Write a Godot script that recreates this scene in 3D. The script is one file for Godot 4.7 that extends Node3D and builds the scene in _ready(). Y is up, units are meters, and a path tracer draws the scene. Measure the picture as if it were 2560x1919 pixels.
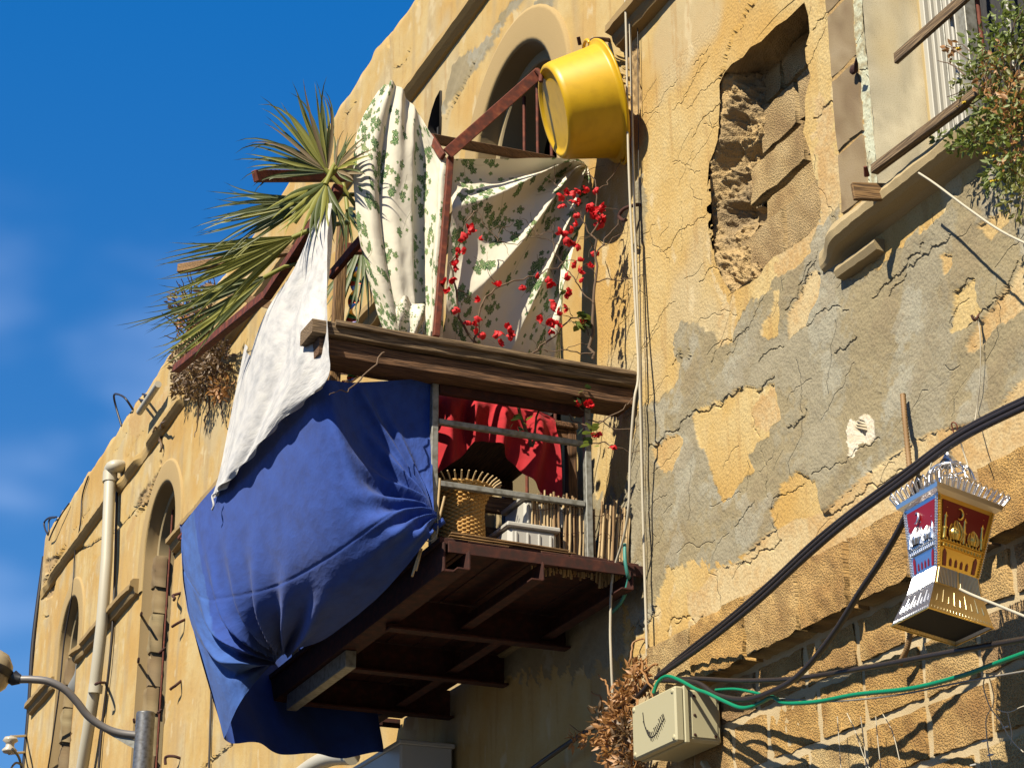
extends Node3D
# An old ochre facade with a covered balcony, seen from the street.
# World: x runs along the facade (towards the viewer is +x), y is up, z points from the wall into the street. Metres.

var rng := RandomNumberGenerator.new()
const ALBEDO := 0.56       # all base colours, against the exposure that the street was photographed at
var M := {}
var used_names := {}
var at0 := Vector3.ZERO      # where the thing that is being built stands


# ---------------------------------------------------------------- mesh builder
class MB:
	var V := PackedVector3Array()
	var N := PackedVector3Array()
	var U := PackedVector2Array()
	var C := PackedColorArray()
	var I := PackedInt32Array()
	var col := Color(1, 1, 1)

	func vert(p: Vector3, n: Vector3, uv := Vector2.ZERO) -> int:
		V.append(p); N.append(n); U.append(uv); C.append(col)
		return V.size() - 1

	func tri_i(a: int, b: int, c: int) -> void:
		var n := N[a] + N[b] + N[c]
		if (V[b] - V[a]).cross(V[c] - V[a]).dot(n) > 0.0:
			I.append_array([a, c, b])
		else:
			I.append_array([a, b, c])

	func poly(pts: Array, n := Vector3.ZERO) -> void:
		var q := n
		if q == Vector3.ZERO:
			q = -(pts[1] - pts[0]).cross(pts[2] - pts[0]).normalized()
		var first := V.size()
		for p in pts:
			vert(p, q, Vector2(p.x + p.z, p.y))
		for k in range(1, pts.size() - 1):
			tri_i(first, first + k, first + k + 1)

	# a box with chamfered edges; b holds its axes, h its half sizes
	func box(c: Vector3, h: Vector3, b := Basis(), bev := 0.004) -> void:
		var e := minf(bev, minf(h.x, minf(h.y, h.z)) * 0.45)
		var ax := [b.x, b.y, b.z]
		var hs := [h.x, h.y, h.z]
		for a in 3:
			var s := (a + 1) % 3
			var t := (a + 2) % 3
			for sg in [-1.0, 1.0]:
				var o: Vector3 = c + ax[a] * hs[a] * sg
				var ds: Vector3 = ax[s] * (hs[s] - e)
				var dt: Vector3 = ax[t] * (hs[t] - e)
				poly([o - ds - dt, o + ds - dt, o + ds + dt, o - ds + dt], ax[a] * sg)
		if e <= 0.0:
			return
		for a in 3:
			var s := (a + 1) % 3
			var t := (a + 2) % 3
			for s1 in [-1.0, 1.0]:
				for s2 in [-1.0, 1.0]:
					var d: Vector3 = ax[a] * (hs[a] - e)
					var p1: Vector3 = c + ax[s] * hs[s] * s1 + ax[t] * (hs[t] - e) * s2
					var p2: Vector3 = c + ax[s] * (hs[s] - e) * s1 + ax[t] * hs[t] * s2
					poly([p1 - d, p1 + d, p2 + d, p2 - d], (ax[s] * s1 + ax[t] * s2).normalized())
		for sx in [-1.0, 1.0]:
			for sy in [-1.0, 1.0]:
				for sz in [-1.0, 1.0]:
					var px: Vector3 = c + b.x * h.x * sx + b.y * (h.y - e) * sy + b.z * (h.z - e) * sz
					var py: Vector3 = c + b.x * (h.x - e) * sx + b.y * h.y * sy + b.z * (h.z - e) * sz
					var pz: Vector3 = c + b.x * (h.x - e) * sx + b.y * (h.y - e) * sy + b.z * h.z * sz
					poly([px, py, pz], (b.x * sx + b.y * sy + b.z * sz).normalized())

	# a bar from a to b; w across, h along up
	func bar(a: Vector3, b: Vector3, w: float, h: float, up := Vector3.UP, bev := 0.003) -> void:
		var z := (b - a).normalized()
		var x := up.cross(z).normalized()
		if x.length() < 0.5:
			x = Vector3.RIGHT
		var y := z.cross(x)
		box((a + b) * 0.5, Vector3(w * 0.5, h * 0.5, (b - a).length() * 0.5), Basis(x, y, z), bev)

	# a round tube along a path; r is one radius or one per point
	func tube(path: Array, r, sides := 8, caps := true) -> void:
		var n := path.size()
		var t := (path[1] - path[0] as Vector3).normalized()
		var x := t.cross(Vector3.UP)
		if x.length() < 0.1:
			x = t.cross(Vector3.RIGHT)
		x = x.normalized()
		var first := V.size()
		var along := 0.0
		for k in n:
			var d: Vector3 = (path[mini(k + 1, n - 1)] - path[maxi(k - 1, 0)] as Vector3).normalized()
			if k > 0:
				along += path[k].distance_to(path[k - 1])
			x = (x - d * x.dot(d)).normalized()
			var y := d.cross(x)
			var rad: float = r[k] if r is Array else r
			for s in sides + 1:
				var a := TAU * s / sides
				var q := x * cos(a) + y * sin(a)
				vert(path[k] + q * rad, q, Vector2(float(s) / sides, along))
		for k in n - 1:
			for s in sides:
				var a := first + k * (sides + 1) + s
				tri_i(a, a + 1, a + sides + 1)
				tri_i(a + 1, a + sides + 2, a + sides + 1)
		if caps:
			for e in [0, n - 1]:
				var d: Vector3 = (path[0] - path[1] if e == 0 else path[n - 1] - path[n - 2] as Vector3).normalized()
				var ring := []
				for s in sides:
					ring.append(V[first + e * (sides + 1) + s])
				poly(ring, d)

	# a turned shape: profile of (radius, height) about the y axis of xf
	func lathe(profile: Array, sides: int, xf: Transform3D, smooth := true) -> void:
		var m := profile.size()
		if not smooth:
			for k in m - 1:
				lathe([profile[k], profile[k + 1]], sides, xf, true)
			return
		var first := V.size()
		for k in m:
			var p: Vector2 = profile[k]
			var d: Vector2 = profile[mini(k + 1, m - 1)] - profile[maxi(k - 1, 0)]
			var nn := Vector2(d.y, -d.x).normalized()
			for s in sides + 1:
				var a := TAU * s / sides
				vert(xf * Vector3(cos(a) * p.x, p.y, sin(a) * p.x), (xf.basis * Vector3(cos(a) * nn.x, nn.y, sin(a) * nn.x)).normalized(), Vector2(float(s) / sides, float(k) / m))
		for k in m - 1:
			for s in sides:
				var a := first + k * (sides + 1) + s
				tri_i(a, a + 1, a + sides + 1)
				tri_i(a + 1, a + sides + 2, a + sides + 1)

	# an outline (in the x-y plane of xf) with thickness along z
	func plate(outline: Array, depth: float, xf: Transform3D) -> void:
		var pv := PackedVector2Array(outline)
		var tris := Geometry2D.triangulate_polygon(pv)
		for side in [0.0, 1.0]:
			var n := (xf.basis.z * (1.0 if side > 0 else -1.0)).normalized()
			var first := V.size()
			for p in pv:
				vert(xf * Vector3(p.x, p.y, depth * side), n, p)
			for k in range(0, tris.size(), 3):
				tri_i(first + tris[k], first + tris[k + 1], first + tris[k + 2])
		var mid := Vector2.ZERO
		for p in pv:
			mid += p / pv.size()
		var area := 0.0
		for k in pv.size():
			area += pv[k].cross(pv[(k + 1) % pv.size()])
		for k in pv.size():
			var a := pv[k]
			var b := pv[(k + 1) % pv.size()]
			var o := (b - a).orthogonal() * (1.0 if area > 0 else -1.0)
			poly([xf * Vector3(a.x, a.y, 0), xf * Vector3(b.x, b.y, 0), xf * Vector3(b.x, b.y, depth), xf * Vector3(a.x, a.y, depth)], (xf.basis * Vector3(o.x, o.y, 0)).normalized())

	# a grid of points (rows of equal length), smooth; flip turns the normals round
	func grid(rows: Array, flip := false, uvs := Vector2(1, 1), cols: Array = []) -> void:
		var h := rows.size()
		var w: int = rows[0].size()
		var first := V.size()
		for j in h:
			for i in w:
				var a: Vector3 = rows[j][mini(i + 1, w - 1)] - rows[j][maxi(i - 1, 0)]
				var b: Vector3 = rows[mini(j + 1, h - 1)][i] - rows[maxi(j - 1, 0)][i]
				var n := a.cross(b).normalized()
				if n == Vector3.ZERO:
					n = Vector3.UP
				if not cols.is_empty():
					col = cols[j][i]
				vert(rows[j][i], -n if flip else n, Vector2(uvs.x * i / (w - 1), uvs.y * j / (h - 1)))
		for j in h - 1:
			for i in w - 1:
				var a := first + j * w + i
				tri_i(a, a + 1, a + w)
				tri_i(a + 1, a + w + 1, a + w)

	func mesh() -> ArrayMesh:
		var arr := []
		arr.resize(Mesh.ARRAY_MAX)
		arr[Mesh.ARRAY_VERTEX] = V
		arr[Mesh.ARRAY_NORMAL] = N
		arr[Mesh.ARRAY_TEX_UV] = U
		arr[Mesh.ARRAY_COLOR] = C
		arr[Mesh.ARRAY_INDEX] = I
		var m := ArrayMesh.new()
		m.add_surface_from_arrays(Mesh.PRIMITIVE_TRIANGLES, arr)
		return m


# ---------------------------------------------------------------- nodes
func numbered(called: String) -> String:
	if not used_names.has(called):
		used_names[called] = 0
		return called
	used_names[called] += 1
	return "%s_%03d" % [called, used_names[called]]


func tag(o: Node3D, label: String, category: String, group := "") -> void:
	o.set_meta("label", label)
	o.set_meta("category", category)
	if group:
		o.set_meta("group", group)


func thing(called: String, label: String, category: String, at: Vector3, group := "") -> Node3D:
	var o := Node3D.new()
	o.name = numbered(called)
	add_child(o)
	o.position = at
	at0 = at
	tag(o, label, category, group)
	return o


# one mesh, its points in world coordinates, as a part of a thing (or of a part of it)
func part(called: String, mb: MB, mat: Material, parent: Node3D) -> MeshInstance3D:
	for k in mb.V.size():
		mb.V[k] -= at0
	var o := MeshInstance3D.new()
	o.name = called
	o.mesh = mb.mesh()
	o.material_override = mat
	parent.add_child(o, true)
	return o


func shared(called: String, mesh: Mesh, mat: Material, parent: Node3D, xf: Transform3D) -> MeshInstance3D:
	var o := MeshInstance3D.new()
	o.name = called
	o.mesh = mesh
	o.material_override = mat
	parent.add_child(o, true)
	o.transform = Transform3D(xf.basis, xf.origin - at0)
	return o


func one(called: String, label: String, category: String, at: Vector3, mb: MB, mat: Material, group := "") -> MeshInstance3D:
	at0 = at
	for k in mb.V.size():
		mb.V[k] -= at0
	var o := MeshInstance3D.new()
	o.name = numbered(called)
	o.mesh = mb.mesh()
	o.material_override = mat
	add_child(o)
	o.position = at
	tag(o, label, category, group)
	return o


func structure(called: String, mb: MB, mat: Material) -> MeshInstance3D:
	var o := MeshInstance3D.new()
	o.name = called
	o.mesh = mb.mesh()
	o.material_override = mat
	o.set_meta("kind", "structure")
	add_child(o)
	return o


# ---------------------------------------------------------------- curves and cloth
func curve(pts: Array, n: int) -> Array:
	var out := []
	var m := pts.size()
	for k in n + 1:
		var f := float(k) / n * (m - 1)
		var i := mini(int(f), m - 2)
		out.append((pts[i] as Vector3).cubic_interpolate(pts[i + 1], pts[maxi(i - 1, 0)], pts[mini(i + 2, m - 1)], f - i))
	return out


func net_point(net: Array, u: float, v: float) -> Vector3:
	var h := net.size()
	var w: int = net[0].size()
	var fv := v * (h - 1)
	var j := mini(int(fv), h - 2)
	var fu := u * (w - 1)
	var i := mini(int(fu), w - 2)
	var q := []
	for dj in 4:
		var row: Array = net[clampi(j + dj - 1, 0, h - 1)]
		q.append((row[i] as Vector3).cubic_interpolate(row[i + 1], row[maxi(i - 1, 0)], row[mini(i + 2, w - 1)], fu - i))
	return (q[1] as Vector3).cubic_interpolate(q[2], q[0], q[3], fv - j)


# a hanging cloth through a net of points; folds(u, v) pushes it out along its normal
func cloth(net: Array, nu: int, nv: int, folds: Callable, flip := false, size := Vector2(1, 1)) -> MB:
	var rows := []
	for j in nv + 1:
		var row := []
		for i in nu + 1:
			row.append(net_point(net, float(i) / nu, float(j) / nv))
		rows.append(row)
	var out := []
	for j in nv + 1:
		var row := []
		for i in nu + 1:
			var a: Vector3 = rows[j][mini(i + 1, nu)] - rows[j][maxi(i - 1, 0)]
			var b: Vector3 = rows[mini(j + 1, nv)][i] - rows[maxi(j - 1, 0)][i]
			var n := a.cross(b).normalized() * (-1.0 if flip else 1.0)
			row.append(rows[j][i] + n * float(folds.call(float(i) / nu, float(j) / nv)))
		out.append(row)
	var mb := MB.new()
	mb.grid(out, flip, size)
	return mb


# ---------------------------------------------------------------- materials
func noise(kind: int, freq: float, seed_: int, octaves := 4) -> FastNoiseLite:
	var n := FastNoiseLite.new()
	n.noise_type = kind
	n.frequency = freq
	n.seed = seed_
	n.fractal_octaves = octaves
	if octaves <= 1:
		n.fractal_type = FastNoiseLite.FRACTAL_NONE
	return n


func ntex(n: FastNoiseLite, size := 512, ramp: Array = [], normal := false, bump := 4.0) -> NoiseTexture2D:
	var t := NoiseTexture2D.new()
	t.width = size
	t.height = size
	t.seamless = true
	t.noise = n
	if normal:
		t.as_normal_map = true
		t.bump_strength = bump
	elif not ramp.is_empty():
		var g := Gradient.new()
		g.offsets = PackedFloat32Array(ramp[0])
		g.colors = PackedColorArray(ramp[1])
		t.color_ramp = g
	return t


func lin(r: float, g: float, b: float) -> Color:
	return Color(r, g, b).linear_to_srgb()


# c is a linear base colour
func mat(called: String, c: Color, rough := 0.8, metal := 0.0) -> StandardMaterial3D:
	var m := StandardMaterial3D.new()
	m.resource_name = called
	var k := 1.0 if metal > 0.9 else ALBEDO
	m.albedo_color = Color(c.r * k, c.g * k, c.b * k).linear_to_srgb()
	m.roughness = rough
	m.metallic = metal
	M[called] = m
	return m


func tri(m: StandardMaterial3D, s: Vector3) -> void:
	m.uv1_triplanar = true
	m.uv1_world_triplanar = true
	m.uv1_scale = s


func relief(m: StandardMaterial3D, t: Texture2D, cm: float) -> void:
	m.heightmap_enabled = true
	m.heightmap_texture = t
	m.heightmap_scale = cm


func materials() -> void:
	var SI := FastNoiseLite.TYPE_SIMPLEX_SMOOTH
	var CE := FastNoiseLite.TYPE_CELLULAR
	var grain := ntex(noise(SI, 0.11, 11, 4), 1024, [[0.0, 0.28, 0.5, 1.0], [Color(0.74, 0.71, 0.66), Color(0.93, 0.92, 0.90), Color(0.98, 0.98, 0.97), Color(1, 1, 1)]])
	var grit := ntex(noise(SI, 0.13, 5, 4), 1024)
	var pit_n := noise(CE, 0.07, 8, 2)
	pit_n.cellular_return_type = FastNoiseLite.RETURN_DISTANCE
	pit_n.cellular_jitter = 1.0
	pit_n.domain_warp_enabled = true
	pit_n.domain_warp_amplitude = 14.0
	pit_n.domain_warp_frequency = 0.05
	var pits := ntex(pit_n, 1024, [[0.0, 0.22, 0.4, 0.7, 1.0], [Color(0, 0, 0), Color(0.35, 0.35, 0.35), Color(0.8, 0.8, 0.8), Color(0.95, 0.95, 0.95), Color(1, 1, 1)]])
	var m := mat("plaster", Color(1, 1, 1), 0.95)
	m.vertex_color_use_as_albedo = true
	m.albedo_texture = grain
	tri(m, Vector3(1.1, 1.1, 1.1))
	relief(m, grit, 0.12)
	m = mat("stone", Color(1, 1, 1), 0.95)
	m.vertex_color_use_as_albedo = true
	m.albedo_texture = grain
	tri(m, Vector3(1.7, 1.7, 1.7))
	relief(m, pits, 0.85)
	m = mat("smooth_stone", Color(1, 1, 1), 0.92)
	m.vertex_color_use_as_albedo = true
	m.albedo_texture = grain
	tri(m, Vector3(1.3, 1.3, 1.3))
	relief(m, grit, 0.05)
	# woods: grain along one axis
	var woodn := ntex(noise(SI, 0.02, 21, 5), 512, [[0.0, 0.45, 0.6, 1.0], [Color(0.4, 0.36, 0.33), Color(0.72, 0.68, 0.62), Color(0.9, 0.87, 0.82), Color(1, 1, 1)]])
	for w in [["wood_grey", Color(0.36, 0.255, 0.15)], ["wood_brown", Color(0.27, 0.14, 0.065)], ["wood_pale", Color(0.42, 0.25, 0.10)]]:
		for a in [["_x", Vector3(0.5, 9, 9)], ["_y", Vector3(9, 0.5, 9)], ["_z", Vector3(9, 9, 0.5)]]:
			m = mat(w[0] + a[0], w[1], 0.85)
			m.albedo_texture = woodn
			tri(m, a[1])
			relief(m, woodn, 0.35)
	var rustn := ntex(noise(SI, 0.010, 31, 6), 512, [[0.0, 0.4, 0.55, 0.75, 1.0], [Color(0.36, 0.18, 0.11), Color(0.47, 0.21, 0.12), Color(0.54, 0.24, 0.13), Color(0.60, 0.30, 0.17), Color(0.74, 0.46, 0.29)]])
	m = mat("rust", Color(0.75, 0.7, 0.7), 0.8, 0.1)
	m.albedo_texture = rustn
	tri(m, Vector3(3, 3, 3))
	m = mat("rust_dark", Color(0.26, 0.205, 0.18), 0.85, 0.1)
	m.albedo_texture = rustn
	tri(m, Vector3(3, 3, 3))
	var alun := ntex(noise(SI, 0.02, 41, 4), 256, [[0.0, 0.5, 1.0], [Color(0.7, 0.68, 0.64), Color(0.9, 0.9, 0.89), Color(1, 1, 1)]])
	m = mat("grey_paint", Color(0.42, 0.42, 0.39), 0.5, 0.25)
	m.albedo_texture = alun
	tri(m, Vector3(4, 4, 4))
	m = mat("galvanised", Color(0.38, 0.38, 0.40), 0.42, 0.75)
	m.albedo_texture = alun
	tri(m, Vector3(5, 5, 5))
	m = mat("lamp_arm", Color(0.25, 0.23, 0.22), 0.45, 0.3)
	# cloths
	var rn := noise(SI, 0.005, 53, 3)
	rn.fractal_type = FastNoiseLite.FRACTAL_RIDGED
	var creases := ntex(rn, 1024)
	var wear := ntex(noise(SI, 0.008, 52, 4), 512, [[0.0, 0.5, 1.0], [Color(0.80, 0.81, 0.84), Color(0.93, 0.93, 0.95), Color(1, 1, 1)]])
	for c in [["blue_cloth", Color(1, 1, 1)], ["white_cloth", Color(0.84, 0.83, 0.80)], ["red_cloth", Color(0.62, 0.008, 0.022)]]:
		m = mat(c[0], c[1], 0.9)
		m.albedo_texture = wear
		m.uv1_scale = Vector3(1.5, 1.5, 1.5)
		m.rim_enabled = true
		m.rim = 0.1
		relief(m, creases, 0.16)
	M.blue_cloth.vertex_color_use_as_albedo = true
	M.white_cloth.backlight_enabled = true
	M.white_cloth.backlight = lin(0.12, 0.12, 0.11)
	M.red_cloth.backlight_enabled = true
	M.red_cloth.backlight = lin(0.16, 0.004, 0.008)
	m = mat("ivy_cloth", Color(1, 1, 1), 0.9)
	m.albedo_texture = ivy_print()
	relief(m, creases, 0.2)
	m.backlight_enabled = true
	m.backlight = lin(0.1, 0.095, 0.08)
	# plants
	for c in [["palm", Color(0.075, 0.10, 0.012)], ["palm_light", Color(0.28, 0.28, 0.04)], ["palm_dry", Color(0.24, 0.17, 0.08)], ["leaf", Color(0.15, 0.20, 0.035)], ["leaf_dark", Color(0.025, 0.055, 0.015)], ["weed", Color(0.17, 0.18, 0.04)], ["dry_leaf", Color(0.42, 0.21, 0.075)], ["dead_bush", Color(0.16, 0.095, 0.045)]]:
		m = mat(c[0], c[1], 0.55)
		m.backlight_enabled = true
		m.backlight = Color(c[1].r * 0.6, c[1].g * 0.6, c[1].b * 0.5).linear_to_srgb()
	m = mat("petal", Color(0.78, 0.006, 0.014), 0.7)
	m.backlight_enabled = true
	m.backlight = lin(0.35, 0.004, 0.01)
	mat("yellow_petal", Color(0.8, 0.55, 0.02), 0.7)
	mat("branch", Color(0.16, 0.10, 0.06), 0.9)
	# plastics and small things
	m = mat("yellow_plastic", Color(0.98, 0.60, 0.006), 0.42)
	m.backlight_enabled = true
	m.backlight = lin(0.30, 0.17, 0.0)
	m.albedo_texture = ntex(noise(SI, 0.012, 61, 5), 512, [[0.0, 0.3, 0.5, 1.0], [Color(0.90, 0.89, 0.86), Color(0.96, 0.96, 0.95), Color(1, 1, 1), Color(1, 1, 1)]])
	tri(m, Vector3(1.6, 1.6, 1.6))
	mat("cream_plastic", Color(0.56, 0.51, 0.32), 0.5)
	mat("pipe_plastic", Color(0.60, 0.56, 0.45), 0.45)
	mat("white_plastic", Color(0.62, 0.60, 0.55), 0.45)
	mat("rope", Color(0.62, 0.56, 0.44), 0.9)
	mat("black_cable", Color(0.028, 0.020, 0.018), 0.5)
	mat("green_cable", Color(0.0, 0.27, 0.13), 0.45)
	mat("grey_wire", Color(0.30, 0.28, 0.25), 0.6)
	mat("teal_hose", Color(0.05, 0.30, 0.26), 0.6)
	m = mat("conduit", Color(0.33, 0.19, 0.075), 0.7)
	m = mat("wicker", Color(0.64, 0.35, 0.085), 0.7)
	m = mat("reed", Color(0.64, 0.46, 0.24), 0.8)
	m = mat("reed_dark", Color(0.36, 0.22, 0.10), 0.8)
	mat("silver", Color(0.72, 0.72, 0.74), 0.32, 1.0)
	mat("silver_blue", Color(0.55, 0.64, 0.78), 0.34, 1.0)
	mat("gold", Color(0.78, 0.55, 0.14), 0.34, 1.0)
	mat("brass_foil", Color(0.62, 0.52, 0.30), 0.3, 1.0)
	mat("lantern_red", Color(0.28, 0.006, 0.012), 0.35)
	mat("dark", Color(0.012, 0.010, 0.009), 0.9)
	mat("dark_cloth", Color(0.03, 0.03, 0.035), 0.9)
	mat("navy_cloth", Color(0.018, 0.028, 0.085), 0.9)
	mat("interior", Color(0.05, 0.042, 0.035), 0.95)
	mat("faded_cloth", Color(0.22, 0.23, 0.24), 0.9)
	mat("lamp_glass", Color(0.45, 0.36, 0.22), 0.25)
	mat("lamp_black", Color(0.02, 0.018, 0.018), 0.4)
	mat("porcelain", Color(0.60, 0.54, 0.44), 0.25)
	mat("blue_plastic", Color(0.01, 0.06, 0.55), 0.35)
	mat("road", Color(0.07, 0.065, 0.06), 0.95)
	mat("pavement", Color(0.16, 0.145, 0.12), 0.95)
	mat("shutter_white", Color(0.55, 0.53, 0.47), 0.55)
	mat("shutter_brown", Color(0.20, 0.13, 0.08), 0.6)
	mat("shutter_cream", Color(0.52, 0.40, 0.20), 0.6)
	m = mat("holo_red", Color(0.55, 0.06, 0.01), 0.25, 0.6)
	m = mat("holo_gold", Color(0.65, 0.35, 0.02), 0.25, 0.7)
	m = mat("holo_green", Color(0.08, 0.32, 0.10), 0.25, 0.6)
	m = mat("holo_blue", Color(0.12, 0.22, 0.5), 0.25, 0.6)
	m = mat("old_plaster", Color(0.30, 0.235, 0.14), 0.95)
	m.albedo_texture = grain
	tri(m, Vector3(1.5, 1.5, 1.5))
	relief(m, grit, 0.6)


# printed ivy: sprays of five-lobed leaves in greens on unbleached cotton
func ivy_print() -> ImageTexture:
	var n := 1024
	var im := Image.create(n, n, false, Image.FORMAT_RGB8)
	im.fill(lin(0.90, 0.84, 0.70))
	var r := RandomNumberGenerator.new()
	r.seed = 77
	for spray in 44:
		var c := Vector2(r.randf() * n, r.randf() * n)
		var dir := r.randf() * TAU
		# the stem
		var p := c
		var d := dir
		for k in 150:
			p += Vector2(cos(d), sin(d)) * 1.0
			d += r.randf_range(-0.07, 0.07)
			for o in [Vector2(0, 0), Vector2(1, 0)]:
				im.set_pixel(posmod(int(p.x + o.x), n), posmod(int(p.y + o.y), n), lin(0.20, 0.20, 0.10))
		for k in r.randi_range(6, 10):
			var size := r.randf_range(12, 40)
			var q := c + Vector2(cos(dir), sin(dir)) * r.randf_range(-20, 150) + Vector2(r.randf_range(-55, 55), r.randf_range(-55, 55))
			ivy_leaf(im, q, size, r.randf() * TAU, r)
	return ImageTexture.create_from_image(im)


func ivy_leaf(im: Image, c: Vector2, size: float, turn: float, r: RandomNumberGenerator) -> void:
	var n := im.get_width()
	var tones := [lin(0.07, 0.18, 0.045), lin(0.12, 0.26, 0.07), lin(0.04, 0.12, 0.04), lin(0.26, 0.35, 0.12)]
	var a: Color = tones[r.randi_range(0, 3)]
	var b: Color = tones[r.randi_range(0, 3)]
	var pale := lin(0.48, 0.52, 0.30)
	var s := int(size) + 2
	for y in range(-s, s + 1):
		for x in range(-s, s + 1):
			var ang := wrapf(atan2(y, x) - turn, -PI, PI)
			var rad := sqrt(x * x + y * y) / size
			var lobe := 0.42 + 0.36 * pow(absf(cos(ang * 2.5)), 1.6) * (1.0 if absf(ang) < 2.2 else 0.62) + 0.22 * maxf(0.0, cos(ang * 0.5)) - 0.14
			if rad > lobe:
				continue
			var vein := absf(sin(ang * 2.5)) * rad
			var t := clampf(rad / lobe, 0, 1)
			var col := a.lerp(b, 0.5 + 0.5 * sin(ang * 3.0 + size))
			if absf(cos(ang * 2.5)) > 0.97 and rad > 0.08 or rad < 0.05:
				col = pale
			elif t > 0.86:
				col = col.darkened(0.4)
			elif vein < 0.09:
				col = col.lerp(pale, 0.35)
			im.set_pixel(posmod(int(c.x) + x, n), posmod(int(c.y) + y, n), col)


func _ready() -> void:
	rng.seed = 20240
	# ---- camera
	var cam := Camera3D.new()
	cam.name = "camera"
	cam.fov = 21.3344
	cam.near = 0.1
	cam.far = 400.0
	add_child(cam)
	cam.transform = Transform3D(Basis(Vector3(0.396862, -0.004595, -0.917867), Vector3(0.359733, 0.920767, 0.150930), Vector3(0.844448, -0.390085, 0.367070)), Vector3(0, 1.6, 4.3))
	cam.current = true
	# ---- sky
	var env := Environment.new()
	env.background_mode = Environment.BG_SKY
	var sm := ProceduralSkyMaterial.new()
	sm.sky_top_color = Color(0.0, 0.285, 0.515)
	sm.sky_horizon_color = Color(0.40, 0.575, 0.745)
	sm.sky_curve = 0.14
	sm.ground_bottom_color = Color(0.22, 0.2, 0.17)
	sm.ground_horizon_color = Color(0.4, 0.42, 0.45)
	sm.sun_angle_max = 1.0
	sm.sky_cover = wisps()
	sm.sky_cover_modulate = Color(1, 1, 1)
	var sky := Sky.new()
	sky.sky_material = sm
	env.sky = sky
	env.tonemap_mode = Environment.TONE_MAPPER_LINEAR
	env.tonemap_exposure = 2.16
	env.sdfgi_enabled = true
	env.ssao_enabled = true
	env.ssil_enabled = true
	var we := WorldEnvironment.new()
	we.name = "world_environment"
	we.environment = env
	add_child(we)
	# ---- sun: over the viewer's right shoulder, fairly high
	var sun := DirectionalLight3D.new()
	sun.name = "sun"
	sun.light_energy = 1.6
	sun.light_color = Color(1.0, 0.955, 0.86)
	sun.light_angular_distance = 0.5
	sun.shadow_enabled = true
	add_child(sun)
	sun.look_at_from_position(Vector3(0.56, 1.14, 1.0) * 20.0, Vector3.ZERO)
	# ---- what stands there
	materials()
	ground()
	building()
	wall_iron()
	balcony()
	cloths()
	pergola()
	on_the_balcony()
	palms()
	bougainvillea()
	ropes_and_cables()
	lantern()
	electric_box()
	window_plant()
	dry_plants()
	street_side()


# thin high cloud, the same in every direction
func wisps() -> ImageTexture:
	var w := 1024
	var im := Image.create(w, w / 2, false, Image.FORMAT_RGBA8)
	var a := noise(FastNoiseLite.TYPE_SIMPLEX_SMOOTH, 1.0, 4, 6)
	var b := noise(FastNoiseLite.TYPE_SIMPLEX_SMOOTH, 1.0, 9, 3)
	for y in w / 2:
		var el := PI * (0.5 - (y + 0.5) / (w / 2))
		for x in w:
			if el < 0.0:
				continue
			var az := TAU * x / w
			var p := Vector3(cos(az) * cos(el), sin(el) * 2.4, sin(az) * cos(el))
			var v := a.get_noise_3dv(Vector3(p.x * 5.0, p.y * 7.0, p.z * 5.0) + Vector3(3, 0, 0)) * 0.5 + 0.5
			var big := b.get_noise_3dv(p * 1.3) * 0.5 + 0.5
			var t := smoothstep(0.46, 0.85, v) * smoothstep(0.36, 0.62, big) * (1.0 - smoothstep(0.40, 0.50, el))
			im.set_pixel(x, y, Color(0.55, 0.56, 0.57, t * 0.42))
	return ImageTexture.create_from_image(im)


func ground() -> void:
	var mb := MB.new()
	mb.poly([Vector3(-150, 0, -60), Vector3(150, 0, -60), Vector3(150, 0, 150), Vector3(-150, 0, 150)], Vector3.UP)
	structure("road", mb, M.road)
	mb = MB.new()
	mb.box(Vector3(-13, 0.06, 0.55), Vector3(12, 0.06, 0.55), Basis(), 0.015)
	structure("pavement", mb, M.pavement)


# ---------------------------------------------------------------- the facade
const LEFT := -24.65
const RIGHT := -2.6
const TOP := 9.9
# arched openings: middle, half width, springing, sill
const ARCHES := [[-9.83, 0.60, 7.74, 4.64], [-14.1, 0.60, 7.80, 5.3], [-18.37, 0.60, 7.82, 5.3], [-22.5, 0.54, 7.90, 5.3]]
# the big window at the near end: left, right, sill, head
const WIN := [-6.13, -4.70, 5.46, 7.7]
# where the rubble stones show instead of plaster: (x, upper edge)
const STONE_EDGE := [[-9.4, 4.2], [-8.9, 4.25], [-8.3, 4.18], [-7.9, 4.16], [-7.4, 4.17], [-6.9, 4.17], [-6.3, 4.19], [-5.8, 4.16], [-5.4, 4.18], [-2.6, 4.18]]

var gx := PackedFloat32Array()
var gy := PackedFloat32Array()
var n_wave: FastNoiseLite
var n_mid: FastNoiseLite
var n_fine: FastNoiseLite
var n_streak: FastNoiseLite
var n_trowel: FastNoiseLite
var lay := PackedByteArray()
var dig := PackedFloat32Array()
var niche_edge: PackedVector2Array
var crack_lines := []
# the part of the wall near the viewer, which has its own fine relief
const NEAR := [-8.75, -4.95, 4.1, 7.15]


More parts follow.
